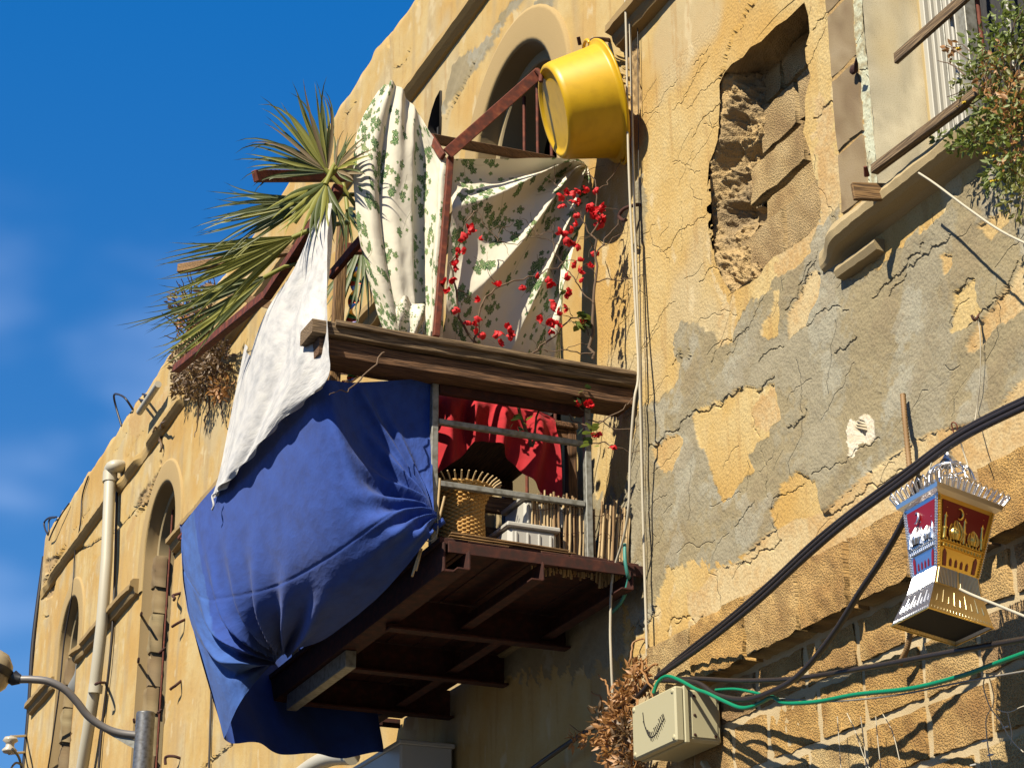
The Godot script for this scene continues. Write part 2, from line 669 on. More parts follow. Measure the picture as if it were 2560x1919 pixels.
func niche_outline() -> PackedVector2Array:
	return PackedVector2Array([Vector2(-7.313, 6.778), Vector2(-7.234, 6.786), Vector2(-7.128, 6.763), Vector2(-7.058, 6.777), Vector2(-6.959, 6.750), Vector2(-6.830, 6.756), Vector2(-6.732, 6.736), Vector2(-6.578, 6.734), Vector2(-6.554, 6.646), Vector2(-6.550, 6.558), Vector2(-6.598, 6.505), Vector2(-6.599, 6.439), Vector2(-6.572, 6.346), Vector2(-6.608, 6.300), Vector2(-6.634, 6.257), Vector2(-6.638, 6.159), Vector2(-6.664, 6.112), Vector2(-6.623, 6.006), Vector2(-6.606, 5.922), Vector2(-6.579, 5.790), Vector2(-6.574, 5.691), Vector2(-6.591, 5.637), Vector2(-6.674, 5.623), Vector2(-6.748, 5.619), Vector2(-6.863, 5.630), Vector2(-6.966, 5.642), Vector2(-7.045, 5.632), Vector2(-7.098, 5.603), Vector2(-7.148, 5.605), Vector2(-7.242, 5.617), Vector2(-7.356, 5.633), Vector2(-7.413, 5.707), Vector2(-7.453, 5.773), Vector2(-7.486, 5.836), Vector2(-7.505, 5.890), Vector2(-7.528, 5.985), Vector2(-7.539, 6.039), Vector2(-7.553, 6.147), Vector2(-7.539, 6.215), Vector2(-7.523, 6.305), Vector2(-7.500, 6.387), Vector2(-7.449, 6.420), Vector2(-7.409, 6.464), Vector2(-7.388, 6.563), Vector2(-7.367, 6.662), Vector2(-7.363, 6.748)])


func edge_at(table: Array, x: float) -> float:
	for k in table.size() - 1:
		if x <= table[k + 1][0]:
			return lerpf(table[k][1], table[k + 1][1], clampf((x - table[k][0]) / (table[k + 1][0] - table[k][0]), 0, 1))
	return table[-1][1]


# which opening holds the point: 0 none, 1.. arches, 90 window, 91 niche
func opening(x: float, y: float) -> int:
	for k in ARCHES.size():
		var a: Array = ARCHES[k]
		var dx: float = absf(x - a[0])
		if dx < a[1] and y > a[3]:
			if y < a[2] or Vector2(x - a[0], y - a[2]).length() < a[1]:
				return k + 1
	if x > WIN[0] and x < WIN[1] and y > WIN[2] and y < WIN[3]:
		return 90
	if x > -7.5 and x < -6.4 and y > 5.4 and y < 6.9 and Geometry2D.is_point_in_polygon(Vector2(x, y), niche_edge):
		return 91
	if x > -11.31 and x < -11.05 and y > 8.36 and y < 8.8 and Geometry2D.is_point_in_polygon(Vector2(x, y), outline_of(92)):
		return 92
	return 0


func snapped_to(which: int, p: Vector2) -> Vector2:
	var ring := outline_of(which)
	var best := p
	var far := 1e9
	for k in ring.size():
		var q := Geometry2D.get_closest_point_to_segment(p, ring[k], ring[(k + 1) % ring.size()])
		var d := q.distance_squared_to(p)
		if d < far:
			far = d
			best = q
	return best


func outline_of(which: int) -> PackedVector2Array:
	if which == 91:
		return niche_edge
	var ring := PackedVector2Array()
	if which == 90:
		return PackedVector2Array([Vector2(WIN[0], WIN[2]), Vector2(WIN[0], WIN[3]), Vector2(WIN[1], WIN[3]), Vector2(WIN[1], WIN[2])])
	if which == 92:
		return PackedVector2Array([Vector2(-11.30, 8.36), Vector2(-11.30, 8.54), Vector2(-11.27, 8.63), Vector2(-11.21, 8.70), Vector2(-11.14, 8.75), Vector2(-11.06, 8.77), Vector2(-11.06, 8.36)])
	return arch_ring(ARCHES[which - 1][0], ARCHES[which - 1][1], ARCHES[which - 1][2], ARCHES[which - 1][3])


func arch_ring(cx: float, r: float, spring: float, sill: float) -> PackedVector2Array:
	var ring := PackedVector2Array([Vector2(cx - r, sill)])
	for k in 25:
		var a := PI - PI * k / 24.0
		ring.append(Vector2(cx + cos(a) * r, spring + sin(a) * r))
	ring.append(Vector2(cx + r, sill))
	return ring


func lay_poly(poly: Array, what: int, ragged := 0.02) -> void:
	var pv := PackedVector2Array(poly)
	var box := Rect2(pv[0], Vector2.ZERO)
	for p in pv:
		box = box.expand(p)
	box = box.grow(ragged + 0.01)
	var i0 := maxi(gx.bsearch(box.position.x), 0)
	var i1 := mini(gx.bsearch(box.end.x), gx.size() - 1)
	var j0 := maxi(gy.bsearch(box.position.y), 0)
	var j1 := mini(gy.bsearch(box.end.y), gy.size() - 1)
	var w := gx.size()
	for j in range(j0, j1 + 1):
		for i in range(i0, i1 + 1):
			var x := gx[i]
			var y := gy[j]
			var q := Vector2(x + ragged * (n_fine.get_noise_2d(x * 9.0, y * 9.0) + 0.25 * n_fine.get_noise_2d(x * 26.0, y * 26.0)) * 1.6, y + ragged * (n_fine.get_noise_2d(x * 9.0 + 71.0, y * 9.0) + 0.25 * n_fine.get_noise_2d(x * 26.0, y * 26.0 + 33.0)) * 1.6)
			if Geometry2D.is_point_in_polygon(q, pv):
				lay[j * w + i] = what


# a crack: a groove along a broken line
func crack(line: Array, width: float, depth: float, jitter := 0.02) -> void:
	var pts: Array = line
	for round_ in 3:
		var next := [pts[0]]
		for k in pts.size() - 1:
			var a: Vector2 = pts[k]
			var b: Vector2 = pts[k + 1]
			var o := (b - a).orthogonal().normalized() * rng.randf_range(-1, 1) * minf(jitter, a.distance_to(b) * 0.22)
			next.append((a + b) * 0.5 + o)
			next.append(b)
		pts = next
		jitter *= 0.55
	crack_lines.append([pts, clampf(depth * 0.30, 0.0012, 0.0045)])
	var w := gx.size()
	for k in pts.size() - 1:
		var a: Vector2 = pts[k]
		var b: Vector2 = pts[k + 1]
		var here := width * rng.randf_range(0.92, 1.06)
		var lo := Vector2(minf(a.x, b.x) - here, minf(a.y, b.y) - here)
		var hi := Vector2(maxf(a.x, b.x) + here, maxf(a.y, b.y) + here)
		for j in range(maxi(gy.bsearch(lo.y), 0), mini(gy.bsearch(hi.y), gy.size() - 1) + 1):
			for i in range(maxi(gx.bsearch(lo.x), 0), mini(gx.bsearch(hi.x), gx.size() - 1) + 1):
				var p := Vector2(gx[i], gy[j])
				var d := p.distance_to(Geometry2D.get_closest_point_to_segment(p, a, b))
				if d < here:
					dig[j * w + i] = maxf(dig[j * w + i], depth * (1.0 - d / here * d / here))


func pocket(at: Vector2, rx: float, ry: float, depth: float, rough := 0.5) -> void:
	var w := gx.size()
	for j in range(maxi(gy.bsearch(at.y - ry), 0), mini(gy.bsearch(at.y + ry), gy.size() - 1) + 1):
		for i in range(maxi(gx.bsearch(at.x - rx), 0), mini(gx.bsearch(at.x + rx), gx.size() - 1) + 1):
			var d := Vector2((gx[i] - at.x) / rx, (gy[j] - at.y) / ry).length() + n_fine.get_noise_2d(gx[i] * 22.0, gy[j] * 22.0) * rough
			if d < 1.0:
				dig[j * w + i] = maxf(dig[j * w + i], depth * minf(1.0, (1.0 - d) * 3.0))


func mix3(a: Color, b: Color, t: float) -> Color:
	return a.lerp(b, clampf(t, 0.0, 1.0))


func facade_mesh() -> ArrayMesh:
	# the grid: fine where the camera is near
	var x := LEFT
	while x < RIGHT:
		gx.append(x)
		var s := 0.06
		if x > -5.0:
			s = 0.06
		elif x > -8.7:
			s = 0.008
		elif x > -12.5:
			s = remap(x, -12.5, -8.7, 0.022, 0.0095)
		elif x > -17.0:
			s = remap(x, -17.0, -12.5, 0.036, 0.022)
		else:
			s = remap(x, LEFT, -17.0, 0.05, 0.036)
		x += s
	gx.append(RIGHT)
	var y := 0.0
	while y < TOP:
		gy.append(y)
		y += 0.14 if y < 2.7 else (0.008 if y < 6.95 else 0.0155)
	gy.append(TOP)
	var w := gx.size()
	var h := gy.size()
	lay.resize(w * h)
	dig.resize(w * h)
	# layers: 0 ochre paint, 1 grey cement, 2 bare sandy stone, 3 white plaster, 4 bed of the rubble stones, 5 pale worn plaster, 6 grey-brown render, 7 mint paint, 8 pale ochre band
	lay_poly([Vector2(-8.305, 5.415), Vector2(-7.978, 5.387), Vector2(-7.874, 5.407), Vector2(-7.906, 5.518), Vector2(-7.943, 5.626), Vector2(-7.838, 5.702), Vector2(-7.704, 5.600), Vector2(-7.528, 5.505), Vector2(-7.512, 5.419), Vector2(-7.406, 5.376), Vector2(-7.293, 5.469), Vector2(-7.204, 5.516), Vector2(-7.002, 5.501), Vector2(-6.925, 5.564), Vector2(-6.789, 5.560), Vector2(-6.654, 5.575), Vector2(-6.585, 5.683), Vector2(-6.444, 5.704), Vector2(-6.402, 5.532), Vector2(-6.430, 5.433), Vector2(-6.224, 5.264), Vector2(-6.055, 5.222), Vector2(-5.200, 5.333), Vector2(-5.021, 5.287), Vector2(-5.200, 4.261), Vector2(-5.375, 4.297), Vector2(-5.515, 4.300), Vector2(-5.759, 4.311), Vector2(-6.149, 4.352), Vector2(-6.373, 4.370), Vector2(-6.525, 4.330), Vector2(-6.697, 4.348), Vector2(-6.803, 4.318), Vector2(-6.941, 4.321), Vector2(-7.149, 4.329), Vector2(-7.378, 4.348), Vector2(-7.514, 4.359), Vector2(-7.726, 4.439), Vector2(-7.798, 4.483), Vector2(-7.957, 4.450), Vector2(-8.094, 4.498), Vector2(-8.203, 4.404), Vector2(-8.274, 4.286), Vector2(-8.422, 4.274), Vector2(-8.485, 4.362), Vector2(-8.483, 4.685), Vector2(-8.502, 5.107)], 1, 0.03)
	lay_poly([Vector2(-9.788, 5.450), Vector2(-8.463, 5.010), Vector2(-8.511, 4.211), Vector2(-8.912, 4.231), Vector2(-10.365, 4.542)], 1, 0.06)
	lay_poly([Vector2(-7.759, 5.168), Vector2(-7.738, 5.198), Vector2(-7.569, 5.160), Vector2(-7.426, 5.155), Vector2(-7.288, 5.139), Vector2(-7.201, 5.102), Vector2(-7.181, 5.079), Vector2(-7.070, 5.072), Vector2(-7.019, 5.040), Vector2(-6.990, 4.910), Vector2(-6.974, 4.863), Vector2(-7.082, 4.862), Vector2(-7.097, 4.820), Vector2(-7.194, 4.837), Vector2(-7.267, 4.786), Vector2(-7.219, 4.710), Vector2(-7.308, 4.711), Vector2(-7.426, 4.673), Vector2(-7.520, 4.657), Vector2(-7.549, 4.721), Vector2(-7.599, 4.829), Vector2(-7.660, 4.955), Vector2(-7.738, 5.046)], 0, 0.012)
	lay_poly([Vector2(-7.005, 4.584), Vector2(-6.839, 4.579), Vector2(-6.738, 4.499), Vector2(-6.717, 4.426), Vector2(-6.708, 4.335), Vector2(-6.819, 4.321), Vector2(-6.917, 4.347), Vector2(-7.069, 4.384), Vector2(-7.100, 4.496), Vector2(-7.032, 4.531)], 0, 0.012)
	lay_poly([Vector2(-8.182, 5.167), Vector2(-7.996, 5.165), Vector2(-7.859, 5.102), Vector2(-7.916, 5.039), Vector2(-7.972, 4.976), Vector2(-8.099, 5.020), Vector2(-8.160, 5.100)], 8, 0.015)
	lay_poly([Vector2(-7.184, 5.049), Vector2(-7.052, 5.035), Vector2(-6.990, 4.910), Vector2(-6.974, 4.863), Vector2(-7.082, 4.862), Vector2(-7.221, 4.901), Vector2(-7.246, 4.988)], 5, 0.03)
	lay_poly([Vector2(-6.729, 5.429), Vector2(-6.644, 5.444), Vector2(-6.590, 5.384), Vector2(-6.642, 5.288), Vector2(-6.708, 5.257), Vector2(-6.777, 5.203), Vector2(-6.902, 5.220), Vector2(-6.879, 5.331), Vector2(-6.801, 5.358)], 5, 0.012)
	lay_poly([Vector2(-6.970, 5.487), Vector2(-6.932, 5.439), Vector2(-6.954, 5.333), Vector2(-6.973, 5.261), Vector2(-7.060, 5.267), Vector2(-7.121, 5.323), Vector2(-7.072, 5.364), Vector2(-7.002, 5.402)], 0, 0.012)
	lay_poly([Vector2(-6.914, 5.598), Vector2(-6.774, 5.595), Vector2(-6.671, 5.572), Vector2(-6.656, 5.516), Vector2(-6.784, 5.508), Vector2(-6.901, 5.524)], 8, 0.012)
	lay_poly([Vector2(-6.375, 5.345), Vector2(-6.227, 5.301), Vector2(-6.149, 5.320), Vector2(-6.119, 5.273), Vector2(-6.164, 5.213), Vector2(-6.273, 5.239), Vector2(-6.377, 5.263)], 8, 0.012)
	lay_poly([Vector2(-5.686, 4.907), Vector2(-5.558, 4.896), Vector2(-5.557, 4.825), Vector2(-5.554, 4.762), Vector2(-5.602, 4.741), Vector2(-5.647, 4.736), Vector2(-5.741, 4.758), Vector2(-5.717, 4.832)], 0, 0.012)
	lay_poly([Vector2(-5.519, 5.101), Vector2(-5.443, 5.103), Vector2(-5.357, 5.095), Vector2(-5.324, 5.070), Vector2(-5.348, 5.032), Vector2(-5.412, 5.021), Vector2(-5.447, 5.000), Vector2(-5.472, 5.041)], 8, 0.012)
	lay_poly([Vector2(-5.746, 5.075), Vector2(-5.675, 5.064), Vector2(-5.690, 5.010), Vector2(-5.751, 5.000)], 8, 0.01)
	lay_poly([Vector2(-5.467, 4.757), Vector2(-5.363, 4.801), Vector2(-5.281, 4.850), Vector2(-5.098, 4.845), Vector2(-5.138, 4.614), Vector2(-5.311, 4.673), Vector2(-5.407, 4.667), Vector2(-5.482, 4.651), Vector2(-5.610, 4.623), Vector2(-5.638, 4.684)], 5, 0.02)
	# the white plaster collar round the pipe hole
	lay_poly([Vector2(-6.487, 4.632), Vector2(-6.453, 4.675), Vector2(-6.419, 4.646), Vector2(-6.389, 4.656), Vector2(-6.324, 4.654), Vector2(-6.269, 4.585), Vector2(-6.276, 4.534), Vector2(-6.324, 4.514), Vector2(-6.404, 4.542), Vector2(-6.418, 4.504), Vector2(-6.481, 4.531), Vector2(-6.458, 4.561), Vector2(-6.483, 4.587)], 3, 0.012)
	# cement runs round the great arch and under the cornice
	lay_poly([Vector2(-9.743, 8.703), Vector2(-9.612, 8.623), Vector2(-9.856, 8.656), Vector2(-10.016, 8.635), Vector2(-10.180, 8.593), Vector2(-10.419, 8.580), Vector2(-10.542, 8.596), Vector2(-10.691, 8.582), Vector2(-10.896, 8.596), Vector2(-11.025, 8.555), Vector2(-11.079, 8.596), Vector2(-10.976, 8.707), Vector2(-10.849, 8.859), Vector2(-10.644, 8.819), Vector2(-10.396, 8.719), Vector2(-10.156, 8.719), Vector2(-9.969, 8.757)], 1, 0.02)
	lay_poly([Vector2(-9.527, 8.519), Vector2(-9.441, 8.518), Vector2(-9.235, 8.392), Vector2(-9.259, 8.286), Vector2(-9.342, 8.295), Vector2(-9.508, 8.425)], 1, 0.015)
	lay_poly([Vector2(-10.907, 9.199), Vector2(-10.547, 9.197), Vector2(-10.348, 9.075), Vector2(-10.596, 9.058), Vector2(-11.039, 9.139), Vector2(-11.450, 9.156), Vector2(-11.563, 9.174), Vector2(-11.229, 9.169)], 1, 0.02)
	lay_poly([Vector2(-8.281, 6.640), Vector2(-8.197, 6.668), Vector2(-8.148, 6.458), Vector2(-8.197, 6.254), Vector2(-8.291, 6.343)], 1, 0.02)
	lay_poly([Vector2(-8.387, 7.472), Vector2(-8.242, 7.487), Vector2(-8.185, 7.282), Vector2(-8.209, 7.053), Vector2(-8.314, 7.086), Vector2(-8.411, 7.311)], 2, 0.03)
	# pale worn bands
	lay_poly([Vector2(-6.576, 6.226), Vector2(-6.436, 6.149), Vector2(-6.411, 5.707), Vector2(-6.453, 5.632), Vector2(-6.583, 5.618), Vector2(-6.757, 5.546), Vector2(-6.929, 5.527), Vector2(-6.969, 5.643), Vector2(-6.591, 5.637), Vector2(-6.579, 5.790)], 5, 0.03)
	lay_poly([Vector2(-7.543, 6.078), Vector2(-7.596, 5.932), Vector2(-7.493, 5.760), Vector2(-7.391, 5.622), Vector2(-7.430, 5.406), Vector2(-7.525, 5.405), Vector2(-7.467, 5.624), Vector2(-7.546, 5.825)], 5, 0.02)
	lay_poly([Vector2(-8.072, 4.526), Vector2(-7.726, 4.435), Vector2(-7.814, 4.294), Vector2(-8.014, 4.236), Vector2(-8.173, 4.259)], 0, 0.015)
	# quoins of the window, then the mint painted strip
	lay_poly([Vector2(-6.40, 5.52), Vector2(-6.40, 7.8), Vector2(-6.20, 7.8), Vector2(-6.20, 5.52)], 6, 0.004)
	lay_poly([Vector2(-6.20, 5.50), Vector2(-6.20, 7.8), Vector2(-6.08, 7.8), Vector2(-6.08, 5.50)], 7, 0.012)
	# worn places on the far facade
	for k in 16:
		var c := Vector2(rng.randf_range(-24.0, -12.0), rng.randf_range(6.0, 9.6))
		var blot := []
		for a in 9:
			blot.append(c + Vector2(cos(TAU * a / 9.0) * rng.randf_range(0.08, 0.34), sin(TAU * a / 9.0) * rng.randf_range(0.04, 0.14)))
		lay_poly(blot, [8, 5, 8][k % 3], 0.03)
	lay_poly([Vector2(-20.736, 10.260), Vector2(-19.285, 9.837), Vector2(-18.877, 9.855), Vector2(-18.887, 9.572), Vector2(-19.321, 9.338), Vector2(-19.969, 9.508)], 8, 0.03)
	lay_poly([Vector2(-18.654, 8.649), Vector2(-18.603, 8.757), Vector2(-18.472, 8.544), Vector2(-18.856, 8.507), Vector2(-19.528, 8.558), Vector2(-19.703, 8.572), Vector2(-19.475, 8.671)], 2, 0.03)
	lay_poly([Vector2(-24.553, 9.512), Vector2(-23.507, 9.273), Vector2(-23.345, 9.149), Vector2(-23.514, 9.000), Vector2(-24.398, 9.258)], 2, 0.03)
	lay_poly([Vector2(-24.568, 9.256), Vector2(-23.644, 9.038), Vector2(-23.793, 8.831), Vector2(-24.444, 8.963)], 2, 0.03)
	for i in w:
		var top := edge_at(STONE_EDGE, gx[i]) + 0.03 * n_mid.get_noise_2d(gx[i] * 4.0, 3.0)
		var band := 4.40 + 0.10 * n_mid.get_noise_2d(gx[i] * 1.7, 9.0)
		for j in h:
			if gx[i] > -9.6 and gy[j] < top - maxf(0.0, -8.4 - gx[i]) * 1.2:
				lay[j * w + i] = 4
			elif gx[i] > -7.9 and gy[j] < band:
				lay[j * w + i] = 5
	# cracks
	var big := [
		[[Vector2(-6.237, 5.114), Vector2(-6.124, 5.127), Vector2(-6.058, 5.138), Vector2(-5.986, 5.136), Vector2(-5.901, 5.138), Vector2(-5.847, 5.130), Vector2(-5.765, 5.131), Vector2(-5.683, 5.141)], 0.016, 0.035],
		[[Vector2(-5.986, 5.141), Vector2(-5.964, 5.166), Vector2(-5.886, 5.148), Vector2(-5.873, 5.186), Vector2(-5.853, 5.185)], 0.013, 0.03],
		[[Vector2(-6.118, 5.071), Vector2(-6.093, 5.091), Vector2(-6.035, 5.092), Vector2(-5.983, 5.108)], 0.013, 0.025],
		[[Vector2(-5.738, 4.778), Vector2(-5.711, 4.829), Vector2(-5.689, 4.904), Vector2(-5.655, 4.897), Vector2(-5.565, 4.895)], 0.012, 0.025],
		[[Vector2(-5.465, 4.773), Vector2(-5.398, 4.772), Vector2(-5.362, 4.804), Vector2(-5.332, 4.836), Vector2(-5.311, 4.858)], 0.012, 0.025],
		[[Vector2(-6.746, 5.207), Vector2(-6.662, 5.219), Vector2(-6.581, 5.217), Vector2(-6.488, 5.191), Vector2(-6.409, 5.138)], 0.013, 0.025],
		[[Vector2(-6.778, 5.364), Vector2(-6.720, 5.426), Vector2(-6.667, 5.455), Vector2(-6.604, 5.498)], 0.011, 0.02],
		[[Vector2(-5.647, 4.736), Vector2(-5.560, 4.765), Vector2(-5.513, 4.744), Vector2(-5.467, 4.761)], 0.016, 0.03],
		[[Vector2(-8.208, 5.189), Vector2(-8.088, 5.166), Vector2(-7.983, 5.173), Vector2(-7.840, 5.185), Vector2(-7.738, 5.198), Vector2(-7.569, 5.160), Vector2(-7.426, 5.155), Vector2(-7.288, 5.139)], 0.016, 0.03],
		[[Vector2(-7.192, 5.077), Vector2(-7.069, 5.083), Vector2(-7.015, 5.080)], 0.015, 0.03],
		[[Vector2(-6.938, 4.809), Vector2(-6.833, 4.811), Vector2(-6.778, 4.836)], 0.016, 0.04],
		[[Vector2(-7.100, 4.496), Vector2(-7.074, 4.533), Vector2(-7.001, 4.526), Vector2(-6.897, 4.520), Vector2(-6.836, 4.521)], 0.011, 0.02],
		[[Vector2(-6.754, 4.533), Vector2(-6.637, 4.515), Vector2(-6.541, 4.509), Vector2(-6.455, 4.511), Vector2(-6.325, 4.508), Vector2(-6.261, 4.512)], 0.011, 0.02],
		[[Vector2(-6.697, 4.343), Vector2(-6.621, 4.334), Vector2(-6.525, 4.335), Vector2(-6.439, 4.344), Vector2(-6.371, 4.370), Vector2(-6.247, 4.349), Vector2(-6.149, 4.351)], 0.018, 0.03],
		[[Vector2(-7.389, 4.344), Vector2(-7.279, 4.334), Vector2(-7.129, 4.323), Vector2(-7.063, 4.348)], 0.017, 0.03],
		[[Vector2(-7.407, 4.513), Vector2(-7.349, 4.530), Vector2(-7.279, 4.560), Vector2(-7.221, 4.576)], 0.011, 0.02],
		[[Vector2(-6.899, 5.345), Vector2(-6.801, 5.358), Vector2(-6.727, 5.446), Vector2(-6.661, 5.476)], 0.013, 0.025],
		[[Vector2(-7.970, 5.516), Vector2(-7.915, 5.541), Vector2(-7.849, 5.554)], 0.012, 0.025],
		[[Vector2(-7.563, 5.366), Vector2(-7.509, 5.421), Vector2(-7.402, 5.409), Vector2(-7.286, 5.392), Vector2(-7.216, 5.400)], 0.013, 0.025],
		[[Vector2(-7.146, 5.198), Vector2(-7.054, 5.222), Vector2(-6.968, 5.205), Vector2(-6.928, 5.182)], 0.013, 0.025],
		[[Vector2(-6.538, 4.994), Vector2(-6.452, 4.976), Vector2(-6.411, 4.993), Vector2(-6.363, 4.996)], 0.013, 0.028],
		[[Vector2(-7.356, 6.777), Vector2(-7.298, 6.817), Vector2(-7.213, 6.931), Vector2(-7.116, 6.952), Vector2(-7.080, 6.997), Vector2(-6.997, 7.001), Vector2(-6.955, 7.011)], 0.02, 0.05],
		[[Vector2(-7.614, 6.998), Vector2(-7.523, 7.007), Vector2(-7.434, 7.005)], 0.010, 0.018],
		[[Vector2(-8.213, 7.004), Vector2(-8.102, 6.990), Vector2(-7.968, 6.981), Vector2(-7.870, 7.009), Vector2(-7.776, 7.004)], 0.009, 0.014],
		[[Vector2(-7.700, 6.796), Vector2(-7.597, 6.801), Vector2(-7.475, 6.795), Vector2(-7.367, 6.777)], 0.008, 0.012],
		[[Vector2(-6.531, 6.557), Vector2(-6.491, 6.583), Vector2(-6.427, 6.579), Vector2(-6.390, 6.585)], 0.012, 0.025],
		[[Vector2(-6.581, 6.136), Vector2(-6.506, 6.155), Vector2(-6.436, 6.144), Vector2(-6.405, 6.111)], 0.014, 0.03],
		[[Vector2(-6.190, 6.159), Vector2(-6.118, 6.113), Vector2(-6.094, 6.115), Vector2(-5.997, 6.045), Vector2(-5.973, 6.060), Vector2(-5.934, 6.067), Vector2(-5.906, 6.055)], 0.009, 0.02],
		[[Vector2(-8.014, 4.236), Vector2(-7.896, 4.241), Vector2(-7.842, 4.189), Vector2(-7.764, 4.215), Vector2(-7.758, 4.241)], 0.017, 0.035],
		[[Vector2(-8.462, 4.307), Vector2(-8.335, 4.302), Vector2(-8.249, 4.338), Vector2(-8.205, 4.375)], 0.015, 0.035],
		[[Vector2(-8.490, 4.205), Vector2(-8.428, 4.170), Vector2(-8.385, 4.179)], 0.012, 0.03],
		[[Vector2(-8.222, 4.137), Vector2(-8.097, 4.182), Vector2(-8.076, 4.252), Vector2(-7.973, 4.253)], 0.014, 0.03],
		[[Vector2(-10.998, 8.507), Vector2(-10.895, 8.551), Vector2(-10.742, 8.577), Vector2(-10.542, 8.618), Vector2(-10.347, 8.647), Vector2(-10.203, 8.682), Vector2(-9.946, 8.721)], 0.02, 0.035],
		[[Vector2(-12.170, 9.493), Vector2(-12.134, 9.669), Vector2(-12.131, 9.905)], 0.02, 0.03],
		[[Vector2(-11.506, 9.153), Vector2(-11.282, 9.130), Vector2(-10.985, 9.119), Vector2(-10.750, 9.105), Vector2(-10.496, 9.110)], 0.02, 0.03],
		[[Vector2(-12.050, 9.522), Vector2(-11.836, 9.449), Vector2(-11.720, 9.478)], 0.025, 0.045],
		[[Vector2(-13.160, 9.686), Vector2(-13.024, 9.689), Vector2(-12.889, 9.692)], 0.03, 0.05],
		[[Vector2(-9.486, 8.412), Vector2(-9.362, 8.307), Vector2(-9.281, 8.248)], 0.02, 0.04],
		[[Vector2(-23.375, 9.047), Vector2(-22.243, 8.969), Vector2(-21.416, 8.803), Vector2(-20.518, 8.623), Vector2(-19.722, 8.592), Vector2(-19.459, 8.616)], 0.04, 0.05],
		[[Vector2(-18.976, 9.161), Vector2(-18.656, 9.099), Vector2(-18.521, 9.157), Vector2(-18.131, 9.158), Vector2(-17.949, 9.195)], 0.04, 0.05],
		[[Vector2(-20.220, 9.353), Vector2(-19.900, 9.411), Vector2(-19.513, 9.399)], 0.03, 0.03],
		[[Vector2(-21.644, 8.549), Vector2(-21.346, 8.592), Vector2(-20.910, 8.560)], 0.03, 0.03],
		[[Vector2(-22.938, 9.386), Vector2(-22.379, 9.348), Vector2(-21.864, 9.380)], 0.03, 0.03],
		[[Vector2(-20.900, 9.667), Vector2(-20.486, 9.666), Vector2(-20.256, 9.670)], 0.03, 0.03],
		[[Vector2(-16.369, 5.258), Vector2(-16.181, 5.282), Vector2(-15.875, 5.261), Vector2(-15.621, 5.269), Vector2(-15.477, 5.269)], 0.03, 0.05],
		[[Vector2(-24.453, 8.589), Vector2(-24.356, 8.723), Vector2(-23.937, 8.625), Vector2(-23.872, 8.828)], 0.04, 0.05],
	]
	for c in big:
		crack(c[0], c[1] * (0.7 if c[1] < 0.0195 else 0.9), c[2] * (0.4 if c[1] < 0.0195 else 0.7), 0.03)
	for k in 56:                                      # finer ones, mostly along the hidden courses
		var near := k % 2 == 0
		var p := Vector2(rng.randf_range(-8.6, -5.2), rng.randf_range(4.4, 6.9)) if near else Vector2(rng.randf_range(-23.5, -8.6), rng.randf_range(6.2, 9.8))
		var line := [p]
		var dir := Vector2(1, rng.randf_range(-0.5, 0.5)) if rng.randf() < 0.7 else Vector2(rng.randf_range(-0.4, 0.4), 1)
		for s in rng.randi_range(2, 5):
			p += dir.rotated(rng.randf_range(-0.5, 0.5)).normalized() * rng.randf_range(0.05, 0.13) * (1.0 if near else 2.0)
			line.append(p)
		crack(line, 0.0075 if near else 0.017, rng.randf_range(0.003, 0.007) if near else rng.randf_range(0.006, 0.014), 0.02)
	for k in 120:                                      # chips and pinholes
		var p := Vector2(rng.randf_range(-8.5, -5.2), rng.randf_range(4.3, 6.0))
		pocket(p, rng.randf_range(0.009, 0.02), rng.randf_range(0.008, 0.010), rng.randf_range(0.004, 0.010))
	pocket(Vector2(-6.382, 4.591), 0.042, 0.05, 0.14, 0.08)
	pocket(Vector2(-8.435, 7.487), 0.07, 0.06, 0.09)
	pocket(Vector2(-8.379, 7.367), 0.06, 0.07, 0.08)
	pocket(Vector2(-8.367, 7.249), 0.05, 0.05, 0.08)
	pocket(Vector2(-8.463, 7.427), 0.05, 0.05, 0.06)
	pocket(Vector2(-8.448, 7.257), 0.05, 0.05, 0.05)
	pocket(Vector2(-18.705, 8.540), 0.5, 0.10, 0.10)
	pocket(Vector2(-19.097, 8.503), 0.5, 0.08, 0.08)
	pocket(Vector2(-23.656, 9.243), 0.5, 0.10, 0.16)
	pocket(Vector2(-24.178, 9.194), 0.35, 0.09, 0.14)
	pocket(Vector2(-18.725, 9.120), 0.15, 0.06, 0.1)
	for k in 3:
		pocket(Vector2(-7.823, 5.526) + Vector2(rng.randf_range(-0.08, 0.08), rng.randf_range(-0.05, 0.05)), 0.03, 0.02, 0.03)
	# points
	var V := PackedVector3Array()
	var N := PackedVector3Array()
	var C := PackedColorArray()
	var I := PackedInt32Array()
	V.resize(w * h)
	N.resize(w * h)
	C.resize(w * h)
	var form := PackedFloat32Array()                   # the wall without its cracks and the edges of its coats
	form.resize(w * h)
	var hole := PackedByteArray()
	hole.resize(w * h)
	var ochre := Color(0.67, 0.46, 0.17)
	var ochre_deep := Color(0.65, 0.40, 0.115)
	var ochre_pale := Color(0.72, 0.55, 0.265)
	var cement := Color(0.38, 0.31, 0.185)
	var cement_cool := Color(0.39, 0.345, 0.24)
	var sandy := Color(0.54, 0.37, 0.17)
	# how far each coat stands out, its edges a little rounded
	var coat := [0.0, 0.011, -0.02, 0.011, -0.010, -0.006, 0.008, 0.002, -0.003]
	var lift := PackedFloat32Array()
	lift.resize(w * h)
